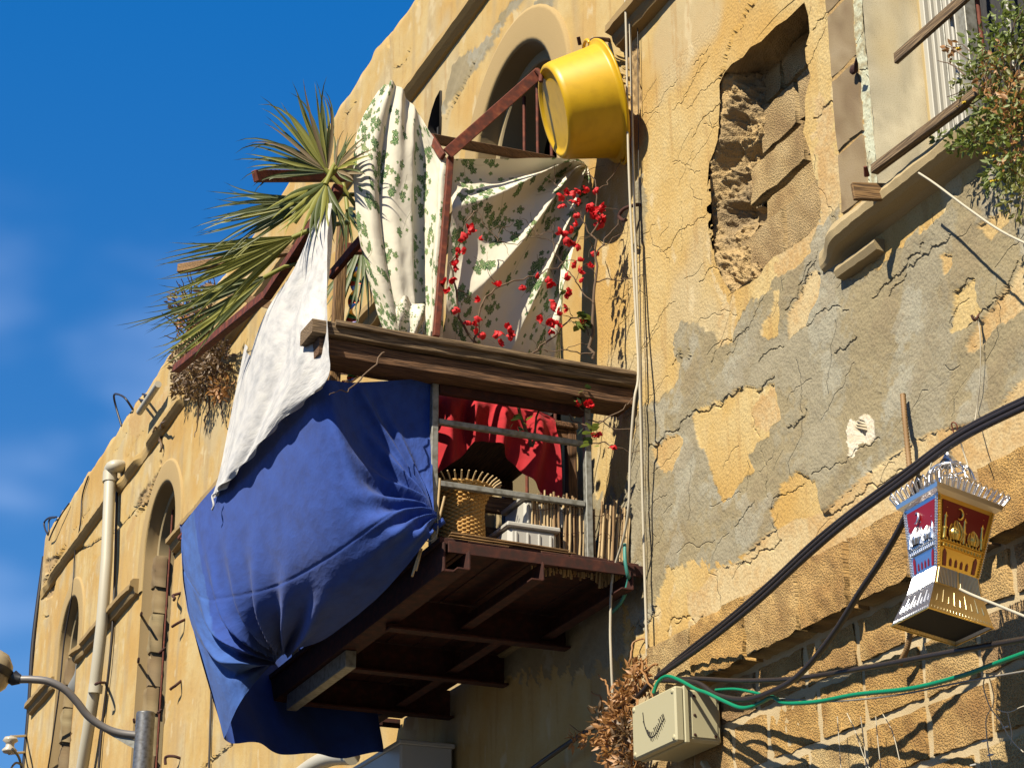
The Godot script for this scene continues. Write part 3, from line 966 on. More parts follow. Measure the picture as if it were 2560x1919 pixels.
	for j in range(1, h - 1):
		for i in range(1, w - 1):
			var k := j * w + i
			if lay[k] == lay[k + 1] and lay[k] == lay[k + w] and lay[k] == lay[k - 1] and lay[k] == lay[k - w]:
				lift[k] = coat[lay[k]]
			else:
				lift[k] = (coat[lay[k]] * 2.0 + coat[lay[k + 1]] + coat[lay[k - 1]] + coat[lay[k + w]] + coat[lay[k - w]] + 0.5 * (coat[lay[k + w + 1]] + coat[lay[k + w - 1]] + coat[lay[k - w + 1]] + coat[lay[k - w - 1]])) / 8.0
	for j in h:
		var yy := gy[j]
		for i in w:
			var xx := gx[i]
			var k := j * w + i
			var a := n_wave.get_noise_2d(xx, yy)
			var b := n_mid.get_noise_2d(xx * 3.0, yy * 3.0)
			var c := n_fine.get_noise_2d(xx * 16.0, yy * 16.0)
			var z := a * 0.010 + b * 0.003 + c * 0.0009
			var col := ochre
			var broad := z
			z += lift[k]
			match lay[k]:
				0:
					var s := n_streak.get_noise_2d(xx * 9.0, yy * 0.9)
					col = mix3(ochre, ochre_pale, 0.40 + 0.9 * b + 0.45 * s + 0.35 * c)
					col = mix3(col, ochre_deep, 0.2 + 1.5 * a - 0.5 * b)
					col = mix3(col, Color(0.60, 0.50, 0.32), smoothstep(0.24, 0.5, n_mid.get_noise_2d(xx * 1.3 + 40.0, yy * 1.3)) * 0.6)
					if xx < -8.7:
						col = mix3(col, Color(0.46, 0.35, 0.20), smoothstep(0.12, 0.5, n_streak.get_noise_2d(xx * 5.0 + 31.0, yy * 0.5) + 0.25 * b) * 0.55)
						col = mix3(col, Color(0.62, 0.38, 0.12), smoothstep(0.1, 0.45, n_mid.get_noise_2d(xx * 0.9 - 12.0, yy * 1.4)) * 0.5)
					var scuff := n_trowel.get_noise_2d(xx * 6.0 + 9.0, yy * 2.2) * 0.6 + n_fine.get_noise_2d(xx * 7.0, yy * 4.0) * 0.5
					col = mix3(col, Color(0.76, 0.62, 0.38), smoothstep(0.34, 0.5, scuff) * 0.75)
					col = mix3(col, Color(0.50, 0.30, 0.10), smoothstep(0.30, 0.55, n_streak.get_noise_2d(xx * 22.0 + 5.0, yy * 1.6) + 0.3 * c) * 0.45)
				1:
					var t := n_trowel.get_noise_2d(xx * 1.6 + yy * 2.6, yy * 6.0 - xx * 3.4)
					z += t * 0.006 + b * 0.006 + c * 0.0015
					broad += t * 0.006 + b * 0.006 + c * 0.0015
					var tone := n_mid.get_noise_2d(xx * 1.9 + 7.0, yy * 1.9) + 0.25 * c
					col = mix3(cement, cement_cool, smoothstep(-0.08, 0.10, tone))
					col = mix3(col, Color(0.46, 0.43, 0.34), smoothstep(0.22, 0.34, n_mid.get_noise_2d(xx * 2.6 - 20.0, yy * 2.6) + 0.2 * c) * 0.8)
					col = mix3(col, Color(0.31, 0.24, 0.14), smoothstep(0.15, 0.45, t + 0.5 * c) * 0.35)
				2:
					z += b * 0.022 + c * 0.014
					col = mix3(sandy, Color(0.36, 0.24, 0.12), 0.3 + c)
				3:
					z += c * 0.003
					col = mix3(Color(0.86, 0.74, 0.55), Color(0.92, 0.86, 0.74), 0.5 + c)
				4:
					z += c * 0.003
					col = mix3(Color(0.72, 0.58, 0.37), Color(0.62, 0.47, 0.26), 0.4 + b)
				5:
					z += c * 0.005 + b * 0.006
					col = mix3(Color(0.70, 0.55, 0.31), Color(0.62, 0.40, 0.17), 0.4 + b + 0.6 * c)
				6:
					col = mix3(Color(0.56, 0.37, 0.15), Color(0.50, 0.31, 0.12), 0.5 + c)
				7:
					z += c * 0.003
					col = mix3(Color(0.70, 0.73, 0.57), Color(0.46, 0.40, 0.25), 0.2 + 1.5 * c + b)
				8:
					z += c * 0.003
					col = mix3(Color(0.68, 0.49, 0.22), Color(0.62, 0.40, 0.16), 0.5 + b + 0.4 * c)
			z -= dig[k]
			if yy > TOP - 0.12:                        # the worn arris of the parapet
				var e := (yy - TOP + 0.12) / 0.12
				z -= e * e * (0.04 + 0.05 * n_mid.get_noise_2d(xx * 2.0, 0.0))
			var p := Vector2(xx, yy)
			if yy > TOP - 0.001:
				p.y += 0.03 * n_mid.get_noise_2d(xx * 2.5, 5.0) + 0.03 * n_wave.get_noise_2d(xx * 2.0, 1.0)
			hole[k] = opening(xx, yy)
			V[k] = Vector3(p.x, p.y, z)
			form[k] = broad if lay[k] != 2 else z + dig[k]
			if yy > TOP - 0.13:
				form[k] = z
			C[k] = col
	# draw the rim of each opening straight
	for j in range(1, h - 1):
		for i in range(1, w - 1):
			var k := j * w + i
			if hole[k] == 0:
				continue
			for o in [1, -1, w, -w, w + 1, w - 1, -w + 1, -w - 1]:
				if hole[k + o] == 0:
					var q := snapped_to(hole[k], Vector2(V[k].x, V[k].y))
					V[k] = Vector3(q.x, q.y, V[k + o].z)
					break
	for j in h:
		for i in w:
			var i0 := maxi(i - 1, 0)
			var i1 := mini(i + 1, w - 1)
			var j0 := maxi(j - 1, 0)
			var j1 := mini(j + 1, h - 1)
			N[j * w + i] = Vector3(-(form[j * w + i1] - form[j * w + i0]) / (gx[i1] - gx[i0]), -(form[j1 * w + i] - form[j0 * w + i]) / (gy[j1] - gy[j0]), 1.0).normalized()
	var U := PackedVector2Array()
	U.resize(w * h)
	var J := PackedInt32Array()
	for j in h:
		for i in w:
			U[j * w + i] = Vector2((gx[i] - NEAR[0]) / (NEAR[1] - NEAR[0]), (NEAR[3] - gy[j]) / (NEAR[3] - NEAR[2]))
	for j in h - 1:
		for i in w - 1:
			var k := j * w + i
			if hole[k] and hole[k + 1] and hole[k + w] and hole[k + w + 1]:
				continue
			var near: bool = gx[i] >= NEAR[0] and gx[i + 1] <= NEAR[1] and gy[j] >= NEAR[2] and gy[j + 1] <= NEAR[3]
			var six := PackedInt32Array([k, k + w, k + 1, k + 1, k + w, k + w + 1])
			if near:
				J.append_array(six)
			else:
				I.append_array(six)
	var m := ArrayMesh.new()
	for idx in [I, J]:
		var arr := []
		arr.resize(Mesh.ARRAY_MAX)
		arr[Mesh.ARRAY_VERTEX] = V
		arr[Mesh.ARRAY_NORMAL] = N
		arr[Mesh.ARRAY_COLOR] = C
		arr[Mesh.ARRAY_TEX_UV] = U
		arr[Mesh.ARRAY_INDEX] = idx
		m.add_surface_from_arrays(Mesh.PRIMITIVE_TRIANGLES, arr)
	m.surface_set_material(0, M.plaster)
	m.surface_set_material(1, near_plaster())
	return m


# fine relief of the near wall: grit, hair cracks, trowel scratches; about 2 mm to the pixel
func near_plaster() -> StandardMaterial3D:
	var wide := 2048
	var high := 1644
	var g := noise(FastNoiseLite.TYPE_SIMPLEX_SMOOTH, 0.09, 5, 4)
	var im := g.get_image(wide, high, false, false, true)
	im.convert(Image.FORMAT_L8)
	im.adjust_bcs(1.0, 0.22, 1.0)
	var px := 1.0 / (NEAR[1] - NEAR[0]) * wide
	var r := RandomNumberGenerator.new()
	r.seed = 15
	var lines := crack_lines.duplicate()
	for k in 110:                                      # hair cracks
		var p := Vector2(r.randf_range(NEAR[0], NEAR[1]), r.randf_range(NEAR[2], NEAR[3]))
		var d := Vector2(1, r.randf_range(-0.3, 0.7)).normalized() if r.randf() < 0.65 else Vector2(r.randf_range(-0.5, 0.5), 1).normalized()
		var pts := [p]
		for s in r.randi_range(3, 14):
			p += d.rotated(r.randf_range(-0.7, 0.7)) * r.randf_range(0.012, 0.04)
			pts.append(p)
		lines.append([pts, r.randf_range(0.0006, 0.0016)])
	for l in lines:
		var pts: Array = l[0]
		var rad: float = maxf(0.7, l[1] * px)
		for k in pts.size() - 1:
			var a: Vector2 = pts[k]
			var b: Vector2 = pts[k + 1]
			if b.x < NEAR[0] or b.x > NEAR[1] or b.y < NEAR[2] or b.y > NEAR[3]:
				continue
			var n := maxi(1, int(a.distance_to(b) * px))
			for s in n:
				var q := a.lerp(b, float(s) / n)
				var c := Vector2((q.x - NEAR[0]) * px, (NEAR[3] - q.y) * px)
				var ri := int(ceil(rad))
				for y in range(-ri, ri + 1):
					for x in range(-ri, ri + 1):
						var dd := sqrt(x * x + y * y) / (rad + 0.5)
						var xx := int(c.x) + x
						var yy := int(c.y) + y
						if dd < 1.0 and xx >= 0 and yy >= 0 and xx < wide and yy < high:
							var v := im.get_pixel(xx, yy).r
							im.set_pixel(xx, yy, Color.from_hsv(0, 0, minf(v, 0.42 * dd * dd)))
	for k in 260:                                      # sweeps of the trowel
		var c := Vector2(r.randf() * wide, r.randf() * high)
		var ang := r.randf_range(-0.9, -0.2)
		var bend := r.randf_range(-0.002, 0.002)
		var up := r.randf_range(-0.09, 0.09)
		for s in r.randi_range(60, 260):
			c += Vector2(cos(ang), sin(ang))
			ang += bend
			for o in 2:
				var xx := int(c.x)
				var yy := int(c.y) + o
				if xx >= 0 and yy >= 0 and xx < wide and yy < high:
					im.set_pixel(xx, yy, Color.from_hsv(0, 0, clampf(im.get_pixel(xx, yy).r + up, 0.0, 1.0)))
	var m := mat("near_plaster", Color(1, 1, 1), 0.95)
	m.vertex_color_use_as_albedo = true
	var grain := NoiseTexture2D.new()
	grain.width = wide
	grain.height = high
	grain.noise = noise(FastNoiseLite.TYPE_SIMPLEX_SMOOTH, 0.16, 12, 4)
	var ramp := Gradient.new()
	ramp.offsets = PackedFloat32Array([0.0, 0.26, 0.5, 1.0])
	ramp.colors = PackedColorArray([Color(0.72, 0.69, 0.64), Color(0.92, 0.91, 0.89), Color(0.98, 0.98, 0.97), Color(1, 1, 1)])
	grain.color_ramp = ramp
	m.albedo_texture = grain
	m.texture_repeat = false
	relief(m, ImageTexture.create_from_image(im), 1.3)
	return m


# a rough stone: front face at c, w by h, d deep
func block(c: Vector3, w: float, h: float, d: float, rough: float, col: Color, seed_: int, soft := 0.012, cell := 0.05) -> MB:
	var us := [0.0, 0.005]
	var vs := [0.0, 0.005]
	for k in range(1, maxi(2, int(w / cell))):
		us.append(w * k / maxi(2, int(w / cell)))
	for k in range(1, maxi(2, int(h / cell))):
		vs.append(h * k / maxi(2, int(h / cell)))
	us.append_array([w - 0.005, w])
	vs.append_array([h - 0.005, h])
	var rows := []
	for j in vs.size():
		var row := []
		for i in us.size():
			var e: float = minf(minf(us[i], w - us[i]), minf(vs[j], h - vs[j]))
			var p := Vector3(c.x - w * 0.5 + us[i], c.y - h * 0.5 + vs[j], c.z)
			var wob := Vector2(n_mid.get_noise_2d(p.x * 13.0 + seed_, p.y * 13.0), n_mid.get_noise_2d(p.x * 13.0, p.y * 13.0 + seed_)) * 0.012
			p.x += wob.x
			p.y += wob.y
			if i == 0 or j == 0 or i == us.size() - 1 or j == vs.size() - 1:
				p.z -= d
			else:
				p.z += rough * (n_fine.get_noise_3d(p.x * 14.0, p.y * 14.0, seed_) + 0.6 * n_mid.get_noise_3d(p.x * 9.0, p.y * 9.0, seed_)) - soft * exp(-e / 0.02)
			row.append(p)
		rows.append(row)
	var cols := []
	for j in vs.size():
		var cr := []
		for i in us.size():
			var q: Vector3 = rows[j][i]
			var t := n_mid.get_noise_3d(q.x * 6.0, q.y * 6.0, seed_ * 3.0) + 0.7 * n_fine.get_noise_3d(q.x * 18.0, q.y * 18.0, seed_)
			cr.append(mix3(col, Color(col.r * 0.62, col.g * 0.55, col.b * 0.5), 0.25 + 0.9 * t) if t > 0.0 else mix3(col, Color(col.r * 1.15, col.g * 1.22, col.b * 1.4), -0.9 * t))
		cols.append(cr)
	var mb := MB.new()
	mb.grid(rows, false, Vector2(1, 1), cols)
	var w_ := us.size()
	var h_ := vs.size()
	for j in range(1, h_ - 1):
		for i in range(1, w_ - 1):
			var a: Vector3 = rows[j][clampi(i + 1, 1, w_ - 2)] - rows[j][clampi(i - 1, 1, w_ - 2)]
			var b: Vector3 = rows[clampi(j + 1, 1, h_ - 2)][i] - rows[clampi(j - 1, 1, h_ - 2)][i]
			mb.N[j * w_ + i] = a.cross(b).normalized()
	return mb


# a moulding along x: profile of (out, up); wear eats it away in places
func moulding(profile: Array, x0: float, x1: float, step: float, wear: float, seed_: int, col: Color, taper := 0.0) -> MB:
	var rows := []
	var n := maxi(2, int((x1 - x0) / step))
	for p in profile:
		var row := []
		for i in n + 1:
			var x := lerpf(x0, x1, float(i) / n)
			var eat := smoothstep(0.12, 0.5, n_mid.get_noise_2d(x * 1.1 + seed_, 17.0)) * wear
			if taper > 0.0:
				eat = maxf(eat, 0.75 * (1.0 - smoothstep(0.0, taper, x - x0)))
			var jit := 0.005 * n_fine.get_noise_3d(x * 3.0, p.y * 9.0, seed_) + 0.003 * n_fine.get_noise_3d(x * 30.0, p.y * 30.0, seed_)
			row.append(Vector3(x, p.y + jit, p.x * (1.0 - eat) + (jit if p.x > 0.001 else -0.02)))
		rows.append(row)
	var mb := MB.new()
	mb.col = col
	for k in rows.size() - 1:                          # each face of the profile keeps its own edge
		mb.grid([rows[k], rows[k + 1]], true)
	for e in [0, n]:
		var cap := []
		for r in rows:
			cap.append(r[e])
		mb.poly(cap, Vector3(-1 if e == 0 else 1, 0, 0))
	return mb


# a strip between two outlines of equal length
func ribbon(a: Array, b: Array, mb: MB, steps := 1, rough := 0.0) -> void:
	var rows := []
	for s in steps + 1:
		var row := []
		for k in a.size():
			var p: Vector3 = (a[k] as Vector3).lerp(b[k], float(s) / steps)
			if rough > 0.0 and s > 0 and s < steps:
				p += Vector3(n_fine.get_noise_3dv(p * 8.0), n_fine.get_noise_3dv(p * 8.0 + Vector3(9, 0, 0)), 0) * rough
			row.append(p)
		rows.append(row)
	mb.grid(rows)


func ring3(ring: PackedVector2Array, z: float) -> Array:
	var out := []
	for p in ring:
		out.append(Vector3(p.x, p.y, z))
	return out


func building() -> void:
	n_wave = noise(FastNoiseLite.TYPE_SIMPLEX_SMOOTH, 0.55, 101, 3)
	n_mid = noise(FastNoiseLite.TYPE_SIMPLEX_SMOOTH, 0.6, 102, 3)
	n_fine = noise(FastNoiseLite.TYPE_SIMPLEX_SMOOTH, 1.0, 103, 3)
	n_streak = noise(FastNoiseLite.TYPE_SIMPLEX_SMOOTH, 0.5, 104, 3)
	n_trowel = noise(FastNoiseLite.TYPE_SIMPLEX_SMOOTH, 0.5, 105, 2)
	niche_edge = niche_outline()
	var b := thing("old_building", "long weathered ochre plaster building with arched windows and exposed stone", "building", Vector3(-13.6, 0, 0))
	shared("wall", facade_mesh(), null, b, Transform3D.IDENTITY)
	# end walls, back wall and roof close the house
	var mb := MB.new()
	mb.col = Color(0.5, 0.34, 0.13)
	mb.box(Vector3(LEFT + 0.16, 4.93, -4.1), Vector3(0.15, 4.93, 4.05), Basis(), 0.03)
	part("end_wall", mb, M.plaster, b)
	mb = MB.new()
	mb.col = Color(0.5, 0.34, 0.13)
	mb.box(Vector3(RIGHT - 0.16, 4.93, -4.1), Vector3(0.15, 4.93, 4.05), Basis(), 0.03)
	part("end_wall", mb, M.plaster, b)
	mb = MB.new()
	mb.col = Color(0.5, 0.34, 0.13)
	mb.box(Vector3(-13.62, 4.9, -8.3), Vector3(11.0, 4.9, 0.15), Basis(), 0.02)
	part("back_wall", mb, M.plaster, b)
	mb = MB.new()
	mb.col = Color(0.3, 0.26, 0.2)
	mb.box(Vector3(-13.62, 9.52, -4.1), Vector3(10.68, 0.1, 4.0), Basis(), 0.01)
	part("roof", mb, M.smooth_stone, b)
	mb = MB.new()
	mb.col = Color(0.5, 0.34, 0.13)
	mb.box(Vector3(-13.62, 9.6, -0.27), Vector3(10.9, 0.27, 0.15), Basis(), 0.03)
	part("parapet", mb, M.plaster, b)
	# mouldings
	part("cornice", moulding([Vector2(0, 9.14), Vector2(0.045, 9.13), Vector2(0.065, 9.11), Vector2(0.075, 9.06), Vector2(0.05, 9.03), Vector2(0.02, 9.0), Vector2(0, 8.99)], LEFT + 0.1, -7.2, 0.06, 0.8, 1, Color(0.52, 0.35, 0.13)), M.plaster, b)
	var k := 0
	for s in [[-24.45, -23.1], [-21.9, -19.08], [-17.7, -14.75], [-13.4, -10.55], [-8.36, -6.5]]:
		k += 1
		part("string_course", moulding([Vector2(0, 7.68), Vector2(0.08, 7.67), Vector2(0.11, 7.645), Vector2(0.11, 7.60), Vector2(0.07, 7.585), Vector2(0.065, 7.555), Vector2(0.05, 7.53), Vector2(0, 7.51)], s[0], s[1], 0.05, 0.5, k * 7, Color(0.42, 0.29, 0.125)), M.plaster, b)
	for i in ARCHES.size():
		arched_window(b, i)
	near_window(b)
	niche(b)
	# the small slit beside the great arch
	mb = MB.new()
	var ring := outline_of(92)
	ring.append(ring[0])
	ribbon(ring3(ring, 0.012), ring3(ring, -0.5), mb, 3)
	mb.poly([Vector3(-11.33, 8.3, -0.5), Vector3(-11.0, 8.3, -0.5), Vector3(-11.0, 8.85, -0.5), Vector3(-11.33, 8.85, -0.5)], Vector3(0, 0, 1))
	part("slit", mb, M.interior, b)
	for s in 4:
		mb = MB.new()
		mb.bar(Vector3(-11.27 + 0.055 * s, 8.36, -0.06 - 0.02 * s), Vector3(-11.25 + 0.05 * s, 8.60 + 0.03 * s, -0.05), 0.022, 0.006, Vector3.BACK)
		part("slit_slat", mb, M.faded_cloth if s % 2 else M.dark_cloth, b)
	rubble(b)


func rubble(b: Node3D) -> void:
	var r := RandomNumberGenerator.new()
	r.seed = 5
	var tones := [Color(0.62, 0.40, 0.155), Color(0.58, 0.35, 0.12), Color(0.64, 0.45, 0.20), Color(0.52, 0.34, 0.16), Color(0.62, 0.37, 0.115)]
	# the projecting course
	var x := -8.18
	while x < -3.2:
		var w := r.randf_range(0.34, 0.52)
		part("stone", block(Vector3(x + w * 0.5, 4.005 + r.randf_range(-0.006, 0.006), 0.085 + r.randf_range(-0.012, 0.012)), w - 0.020, 0.275, 0.18, 0.014, tones[r.randi_range(0, 4)], r.randi() % 999, 0.004, 0.03), M.stone, b)
		x += w
	# the courses below it
	var y := 3.862
	var row := 0
	while y > 2.5:
		var h := r.randf_range(0.19, 0.24)
		x = -8.4 - r.randf_range(0.0, 0.25)
		while x < -3.2:
			var w := r.randf_range(0.26, 0.46)
			part("stone", block(Vector3(x + w * 0.5, y - h * 0.5, 0.001 + r.randf_range(-0.004, 0.004)), w - 0.026, h - 0.026, 0.06, 0.010, tones[r.randi_range(0, 4)], r.randi() % 999, 0.003, 0.03), M.stone, b)
			x += w
		y -= h
		row += 1
	# pale pointing, smeared a little over the joints
	y = 3.862


func arched_window(b: Node3D, i: int) -> void:
	var a: Array = ARCHES[i]
	var cx: float = a[0]
	var r: float = a[1]
	var sp: float = a[2]
	var sill: float = a[3]
	var win := Node3D.new()
	win.name = "arched_window"
	b.add_child(win, true)
	# the smooth collar round the arch
	var mb := MB.new()
	mb.col = Color(0.53, 0.38, 0.17)
	var rows := []
	for e in [[0.0, -0.03], [0.0, 0.012], [0.03, 0.022], [0.2, 0.02], [0.225, 0.012], [0.23, -0.03]]:
		rows.append(ring3(arch_ring(cx, r + e[0], sp, sp - 0.3), e[1]))
	mb.grid(rows, true)
	part("collar", mb, M.plaster, win)
	# splayed reveal, then the inner frame with its own arch
	mb = MB.new()
	mb.col = Color(0.40, 0.29, 0.145)
	ribbon(ring3(arch_ring(cx, r, sp, sill), 0.004), ring3(arch_ring(cx, r - 0.02, sp, sill), -0.11), mb, 4, 0.006)
	part("reveal", mb, M.smooth_stone, win)
	mb = MB.new()
	mb.col = Color(0.46, 0.36, 0.20)
	var inner := r - 0.09
	ribbon(ring3(arch_ring(cx, r - 0.018, sp, sill), -0.109), ring3(arch_ring(cx, inner + 0.01, sp, sill), -0.10), mb)
	ribbon(ring3(arch_ring(cx, inner + 0.01, sp, sill), -0.10), ring3(arch_ring(cx, inner, sp, sill), -0.11), mb)
	ribbon(ring3(arch_ring(cx, inner, sp, sill), -0.11), ring3(arch_ring(cx, inner, sp, sill), -0.40), mb, 3)
	part("frame", mb, M.smooth_stone, win)
	# sill and the dark room behind
	mb = MB.new()
	mb.col = Color(0.4, 0.3, 0.16)
	mb.box(Vector3(cx, sill - 0.03, -0.18), Vector3(r + 0.02, 0.035, 0.23), Basis(), 0.01)
	part("sill", mb, M.smooth_stone, win)
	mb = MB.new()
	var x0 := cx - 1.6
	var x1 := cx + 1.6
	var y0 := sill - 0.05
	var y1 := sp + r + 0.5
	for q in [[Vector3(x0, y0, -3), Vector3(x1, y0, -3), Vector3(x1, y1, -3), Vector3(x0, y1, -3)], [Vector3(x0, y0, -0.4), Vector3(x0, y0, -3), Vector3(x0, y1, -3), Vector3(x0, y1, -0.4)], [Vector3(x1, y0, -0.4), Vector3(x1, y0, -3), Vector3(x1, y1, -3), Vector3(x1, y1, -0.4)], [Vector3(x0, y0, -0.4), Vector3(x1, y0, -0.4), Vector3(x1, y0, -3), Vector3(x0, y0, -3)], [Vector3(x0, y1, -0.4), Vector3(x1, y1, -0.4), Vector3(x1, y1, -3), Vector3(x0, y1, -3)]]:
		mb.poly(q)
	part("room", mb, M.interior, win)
	# bars
	var bars := [-0.22, -0.02, 0.18, 0.34] if i == 0 else [-0.25, 0.0, 0.25]
	for d in bars:
		mb = MB.new()
		var up := sp + sqrt(maxf(0.01, inner * inner - d * d))
		mb.tube([Vector3(cx + d, sill, -0.16), Vector3(cx + d, up, -0.16)], 0.011, 6)
		part("bar", mb, M.rust, win)
	if i == 0:
		# a grey cloth and a pane leaf drawn aside behind the bars
		var net := [
			[Vector3(cx - 0.05, 8.0, -0.5), Vector3(cx + 0.2, 8.05, -0.55), Vector3(cx + 0.45, 8.0, -0.5)],
			[Vector3(cx + 0.08, 7.5, -0.5), Vector3(cx + 0.25, 7.5, -0.55), Vector3(cx + 0.45, 7.5, -0.5)],
			[Vector3(cx + 0.0, 6.9, -0.5), Vector3(cx + 0.2, 6.9, -0.55), Vector3(cx + 0.45, 6.9, -0.5)]]
		part("drape", cloth(net, 24, 20, func(u: float, v: float) -> float: return 0.03 * sin(u * 22.0 + v * 2.0)), M.faded_cloth, win)
	if i >= 2:
		# jambs of dressed stone, each block on its own
		var y := sill
		var s := 0
		while y < sp - 0.05:
			var h := 0.26 + 0.07 * ((s * 7) % 3)
			mb = block(Vector3(cx - inner - 0.045, y + h * 0.5, -0.085 + 0.012 * (s % 2)), 0.12 + 0.04 * (s % 2), h - 0.012, 0.12, 0.02, [Color(0.33, 0.24, 0.12), Color(0.27, 0.19, 0.10), Color(0.36, 0.28, 0.15)][s % 3], s * 13, 0.012)
			part("stone", mb, M.smooth_stone, win)
			y += h
			s += 1
		# a shutter leaf ajar, iron edged
		mb = MB.new()
		mb.bar(Vector3(cx + inner - 0.02, sill + 0.1, -0.14), Vector3(cx + inner - 0.02, sp + 0.2, -0.14), 0.05, 0.05, Vector3.RIGHT)
		part("shutter_edge", mb, M.rust, win)
	if i == 3:
		var net := [
			[Vector3(cx - 0.32, 8.1, -0.3), Vector3(cx, 8.2, -0.28), Vector3(cx + 0.3, 8.0, -0.3)],
			[Vector3(cx - 0.2, 7.7, -0.2), Vector3(cx + 0.05, 7.6, -0.1), Vector3(cx + 0.34, 7.6, -0.3)],
			[Vector3(cx - 0.36, 7.2, -0.3), Vector3(cx - 0.05, 7.1, -0.16), Vector3(cx + 0.25, 7.2, -0.3)],
			[Vector3(cx - 0.2, 6.8, -0.3), Vector3(cx, 6.7, -0.2), Vector3(cx + 0.2, 6.9, -0.3)]]
		part("torn_sheet", cloth(net, 24, 30, func(u: float, v: float) -> float: return 0.05 * sin(u * 17.0 + v * 9.0) + 0.04 * sin(v * 23.0)), M.faded_cloth, win)


func near_window(b: Node3D) -> void:
	var win := Node3D.new()
	win.name = "window"
	b.add_child(win, true)
	# reveals
	var rows := []
	var cols := []
	for j in 45:
		var row := []
		var cr := []
		for i in 9:
			var y := lerpf(WIN[2], WIN[3], j / 44.0)
			var z := lerpf(0.004, -0.28, i / 8.0)
			row.append(Vector3(WIN[0] + 0.010 * n_mid.get_noise_2d(y * 4.0, z * 9.0) + 0.004 * n_fine.get_noise_2d(y * 20.0, z * 20.0), y, z))
			cr.append(mix3(Color(0.90, 0.80, 0.58), Color(0.80, 0.64, 0.36), 0.25 + 1.1 * n_mid.get_noise_2d(y * 2.0, z * 6.0)))
		rows.append(row)
		cols.append(cr)
	var mb := MB.new()
	mb.grid(rows, false, Vector2(1, 1), cols)
	part("reveal", mb, M.smooth_stone, win)
	mb = MB.new()
	mb.col = Color(0.5, 0.42, 0.27)
	mb.box(Vector3(WIN[1] + 0.05, 6.58, -0.14), Vector3(0.05, 1.12, 0.14))
	mb.box(Vector3((WIN[0] + WIN[1]) * 0.5, WIN[3] + 0.05, -0.14), Vector3(0.72, 0.05, 0.14))
	part("jamb", mb, M.smooth_stone, win)
	# frame profiles of a sliding shutter, side by side
	var x: float = WIN[0] + 0.005
	for s in [[0.022, "shutter_cream", -0.27], [0.008, "dark", -0.31], [0.030, "shutter_white", -0.262], [0.016, "shutter_brown", -0.285], [0.020, "shutter_white", -0.27], [0.012, "dark", -0.32], [0.024, "shutter_white", -0.275], [0.012, "grey_paint", -0.29], [0.018, "shutter_brown", -0.30], [0.026, "shutter_white", -0.28], [0.010, "dark", -0.32], [0.034, "shutter_white", -0.285], [0.05, "grey_paint", -0.30]]:
		mb = MB.new()
		mb.box(Vector3(x + s[0] * 0.5, 6.56, s[2] - 0.03), Vector3(s[0] * 0.5 - 0.0005, 1.1, 0.03), Basis(), 0.003)
		part("frame_profile", mb, M[s[1]], win)
		x += s[0]
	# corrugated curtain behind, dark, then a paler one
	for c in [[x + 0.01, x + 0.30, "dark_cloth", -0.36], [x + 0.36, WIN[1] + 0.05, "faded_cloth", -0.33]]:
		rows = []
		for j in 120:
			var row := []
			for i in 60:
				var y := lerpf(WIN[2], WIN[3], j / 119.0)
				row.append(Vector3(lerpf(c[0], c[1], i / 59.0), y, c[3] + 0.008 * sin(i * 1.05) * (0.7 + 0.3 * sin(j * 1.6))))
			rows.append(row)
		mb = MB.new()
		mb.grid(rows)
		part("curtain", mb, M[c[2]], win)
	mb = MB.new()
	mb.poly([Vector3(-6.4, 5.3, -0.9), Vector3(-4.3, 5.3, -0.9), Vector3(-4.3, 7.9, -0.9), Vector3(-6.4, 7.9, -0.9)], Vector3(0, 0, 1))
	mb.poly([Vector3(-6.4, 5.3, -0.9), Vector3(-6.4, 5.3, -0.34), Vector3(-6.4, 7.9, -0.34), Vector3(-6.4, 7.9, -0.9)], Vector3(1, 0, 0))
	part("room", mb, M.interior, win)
	# grille: rods and a flat rail fixed to the reveal
	for k in 5:
		mb = MB.new()
		var rx := -5.56 + 0.165 * k
		mb.tube([Vector3(rx, 5.47, -0.015), Vector3(rx + rng.randf_range(-0.01, 0.01), 6.6, -0.012), Vector3(rx, 7.69, -0.015)], 0.009, 6)
		part("rod", mb, M.shutter_white if k % 3 != 1 else M.rust, win)
	mb = MB.new()
	mb.bar(Vector3(-5.92, 6.055, 0.012), Vector3(-4.72, 6.055, 0.012), 0.02, 0.05)
	part("rail", mb, M.wood_grey_x, win)
	# the stone sill
	mb = moulding([Vector2(0, 5.48), Vector2(0.08, 5.475), Vector2(0.115, 5.46), Vector2(0.128, 5.43), Vector2(0.12, 5.40), Vector2(0.09, 5.385), Vector2(0.04, 5.375), Vector2(0, 5.35)], -6.56, -4.5, 0.03, 0.35, 55, Color(0.58, 0.45, 0.25), 0.25)
	part("sill", mb, M.smooth_stone, win)
	mb = moulding([Vector2(0, 5.33), Vector2(0.045, 5.325), Vector2(0.055, 5.305), Vector2(0.045, 5.28), Vector2(0, 5.27)], -6.42, -6.12, 0.03, 0.5, 66, Color(0.46, 0.36, 0.2))
	part("sill_bracket", mb, M.smooth_stone, win)
	# quoins beside the window, block by block
	var y := 5.56
	var k := 0
	while y < 7.6:
		var h: float = [0.30, 0.36, 0.33][k % 3]
		part("stone", block(Vector3(-6.295, y + h * 0.5, 0.014), 0.20, h - 0.016, 0.03, 0.004, [Color(0.36, 0.265, 0.15), Color(0.33, 0.24, 0.135), Color(0.38, 0.285, 0.165)][k % 3], k * 31 + 5, 0.001), M.smooth_stone, b)
		y += h
		k += 1


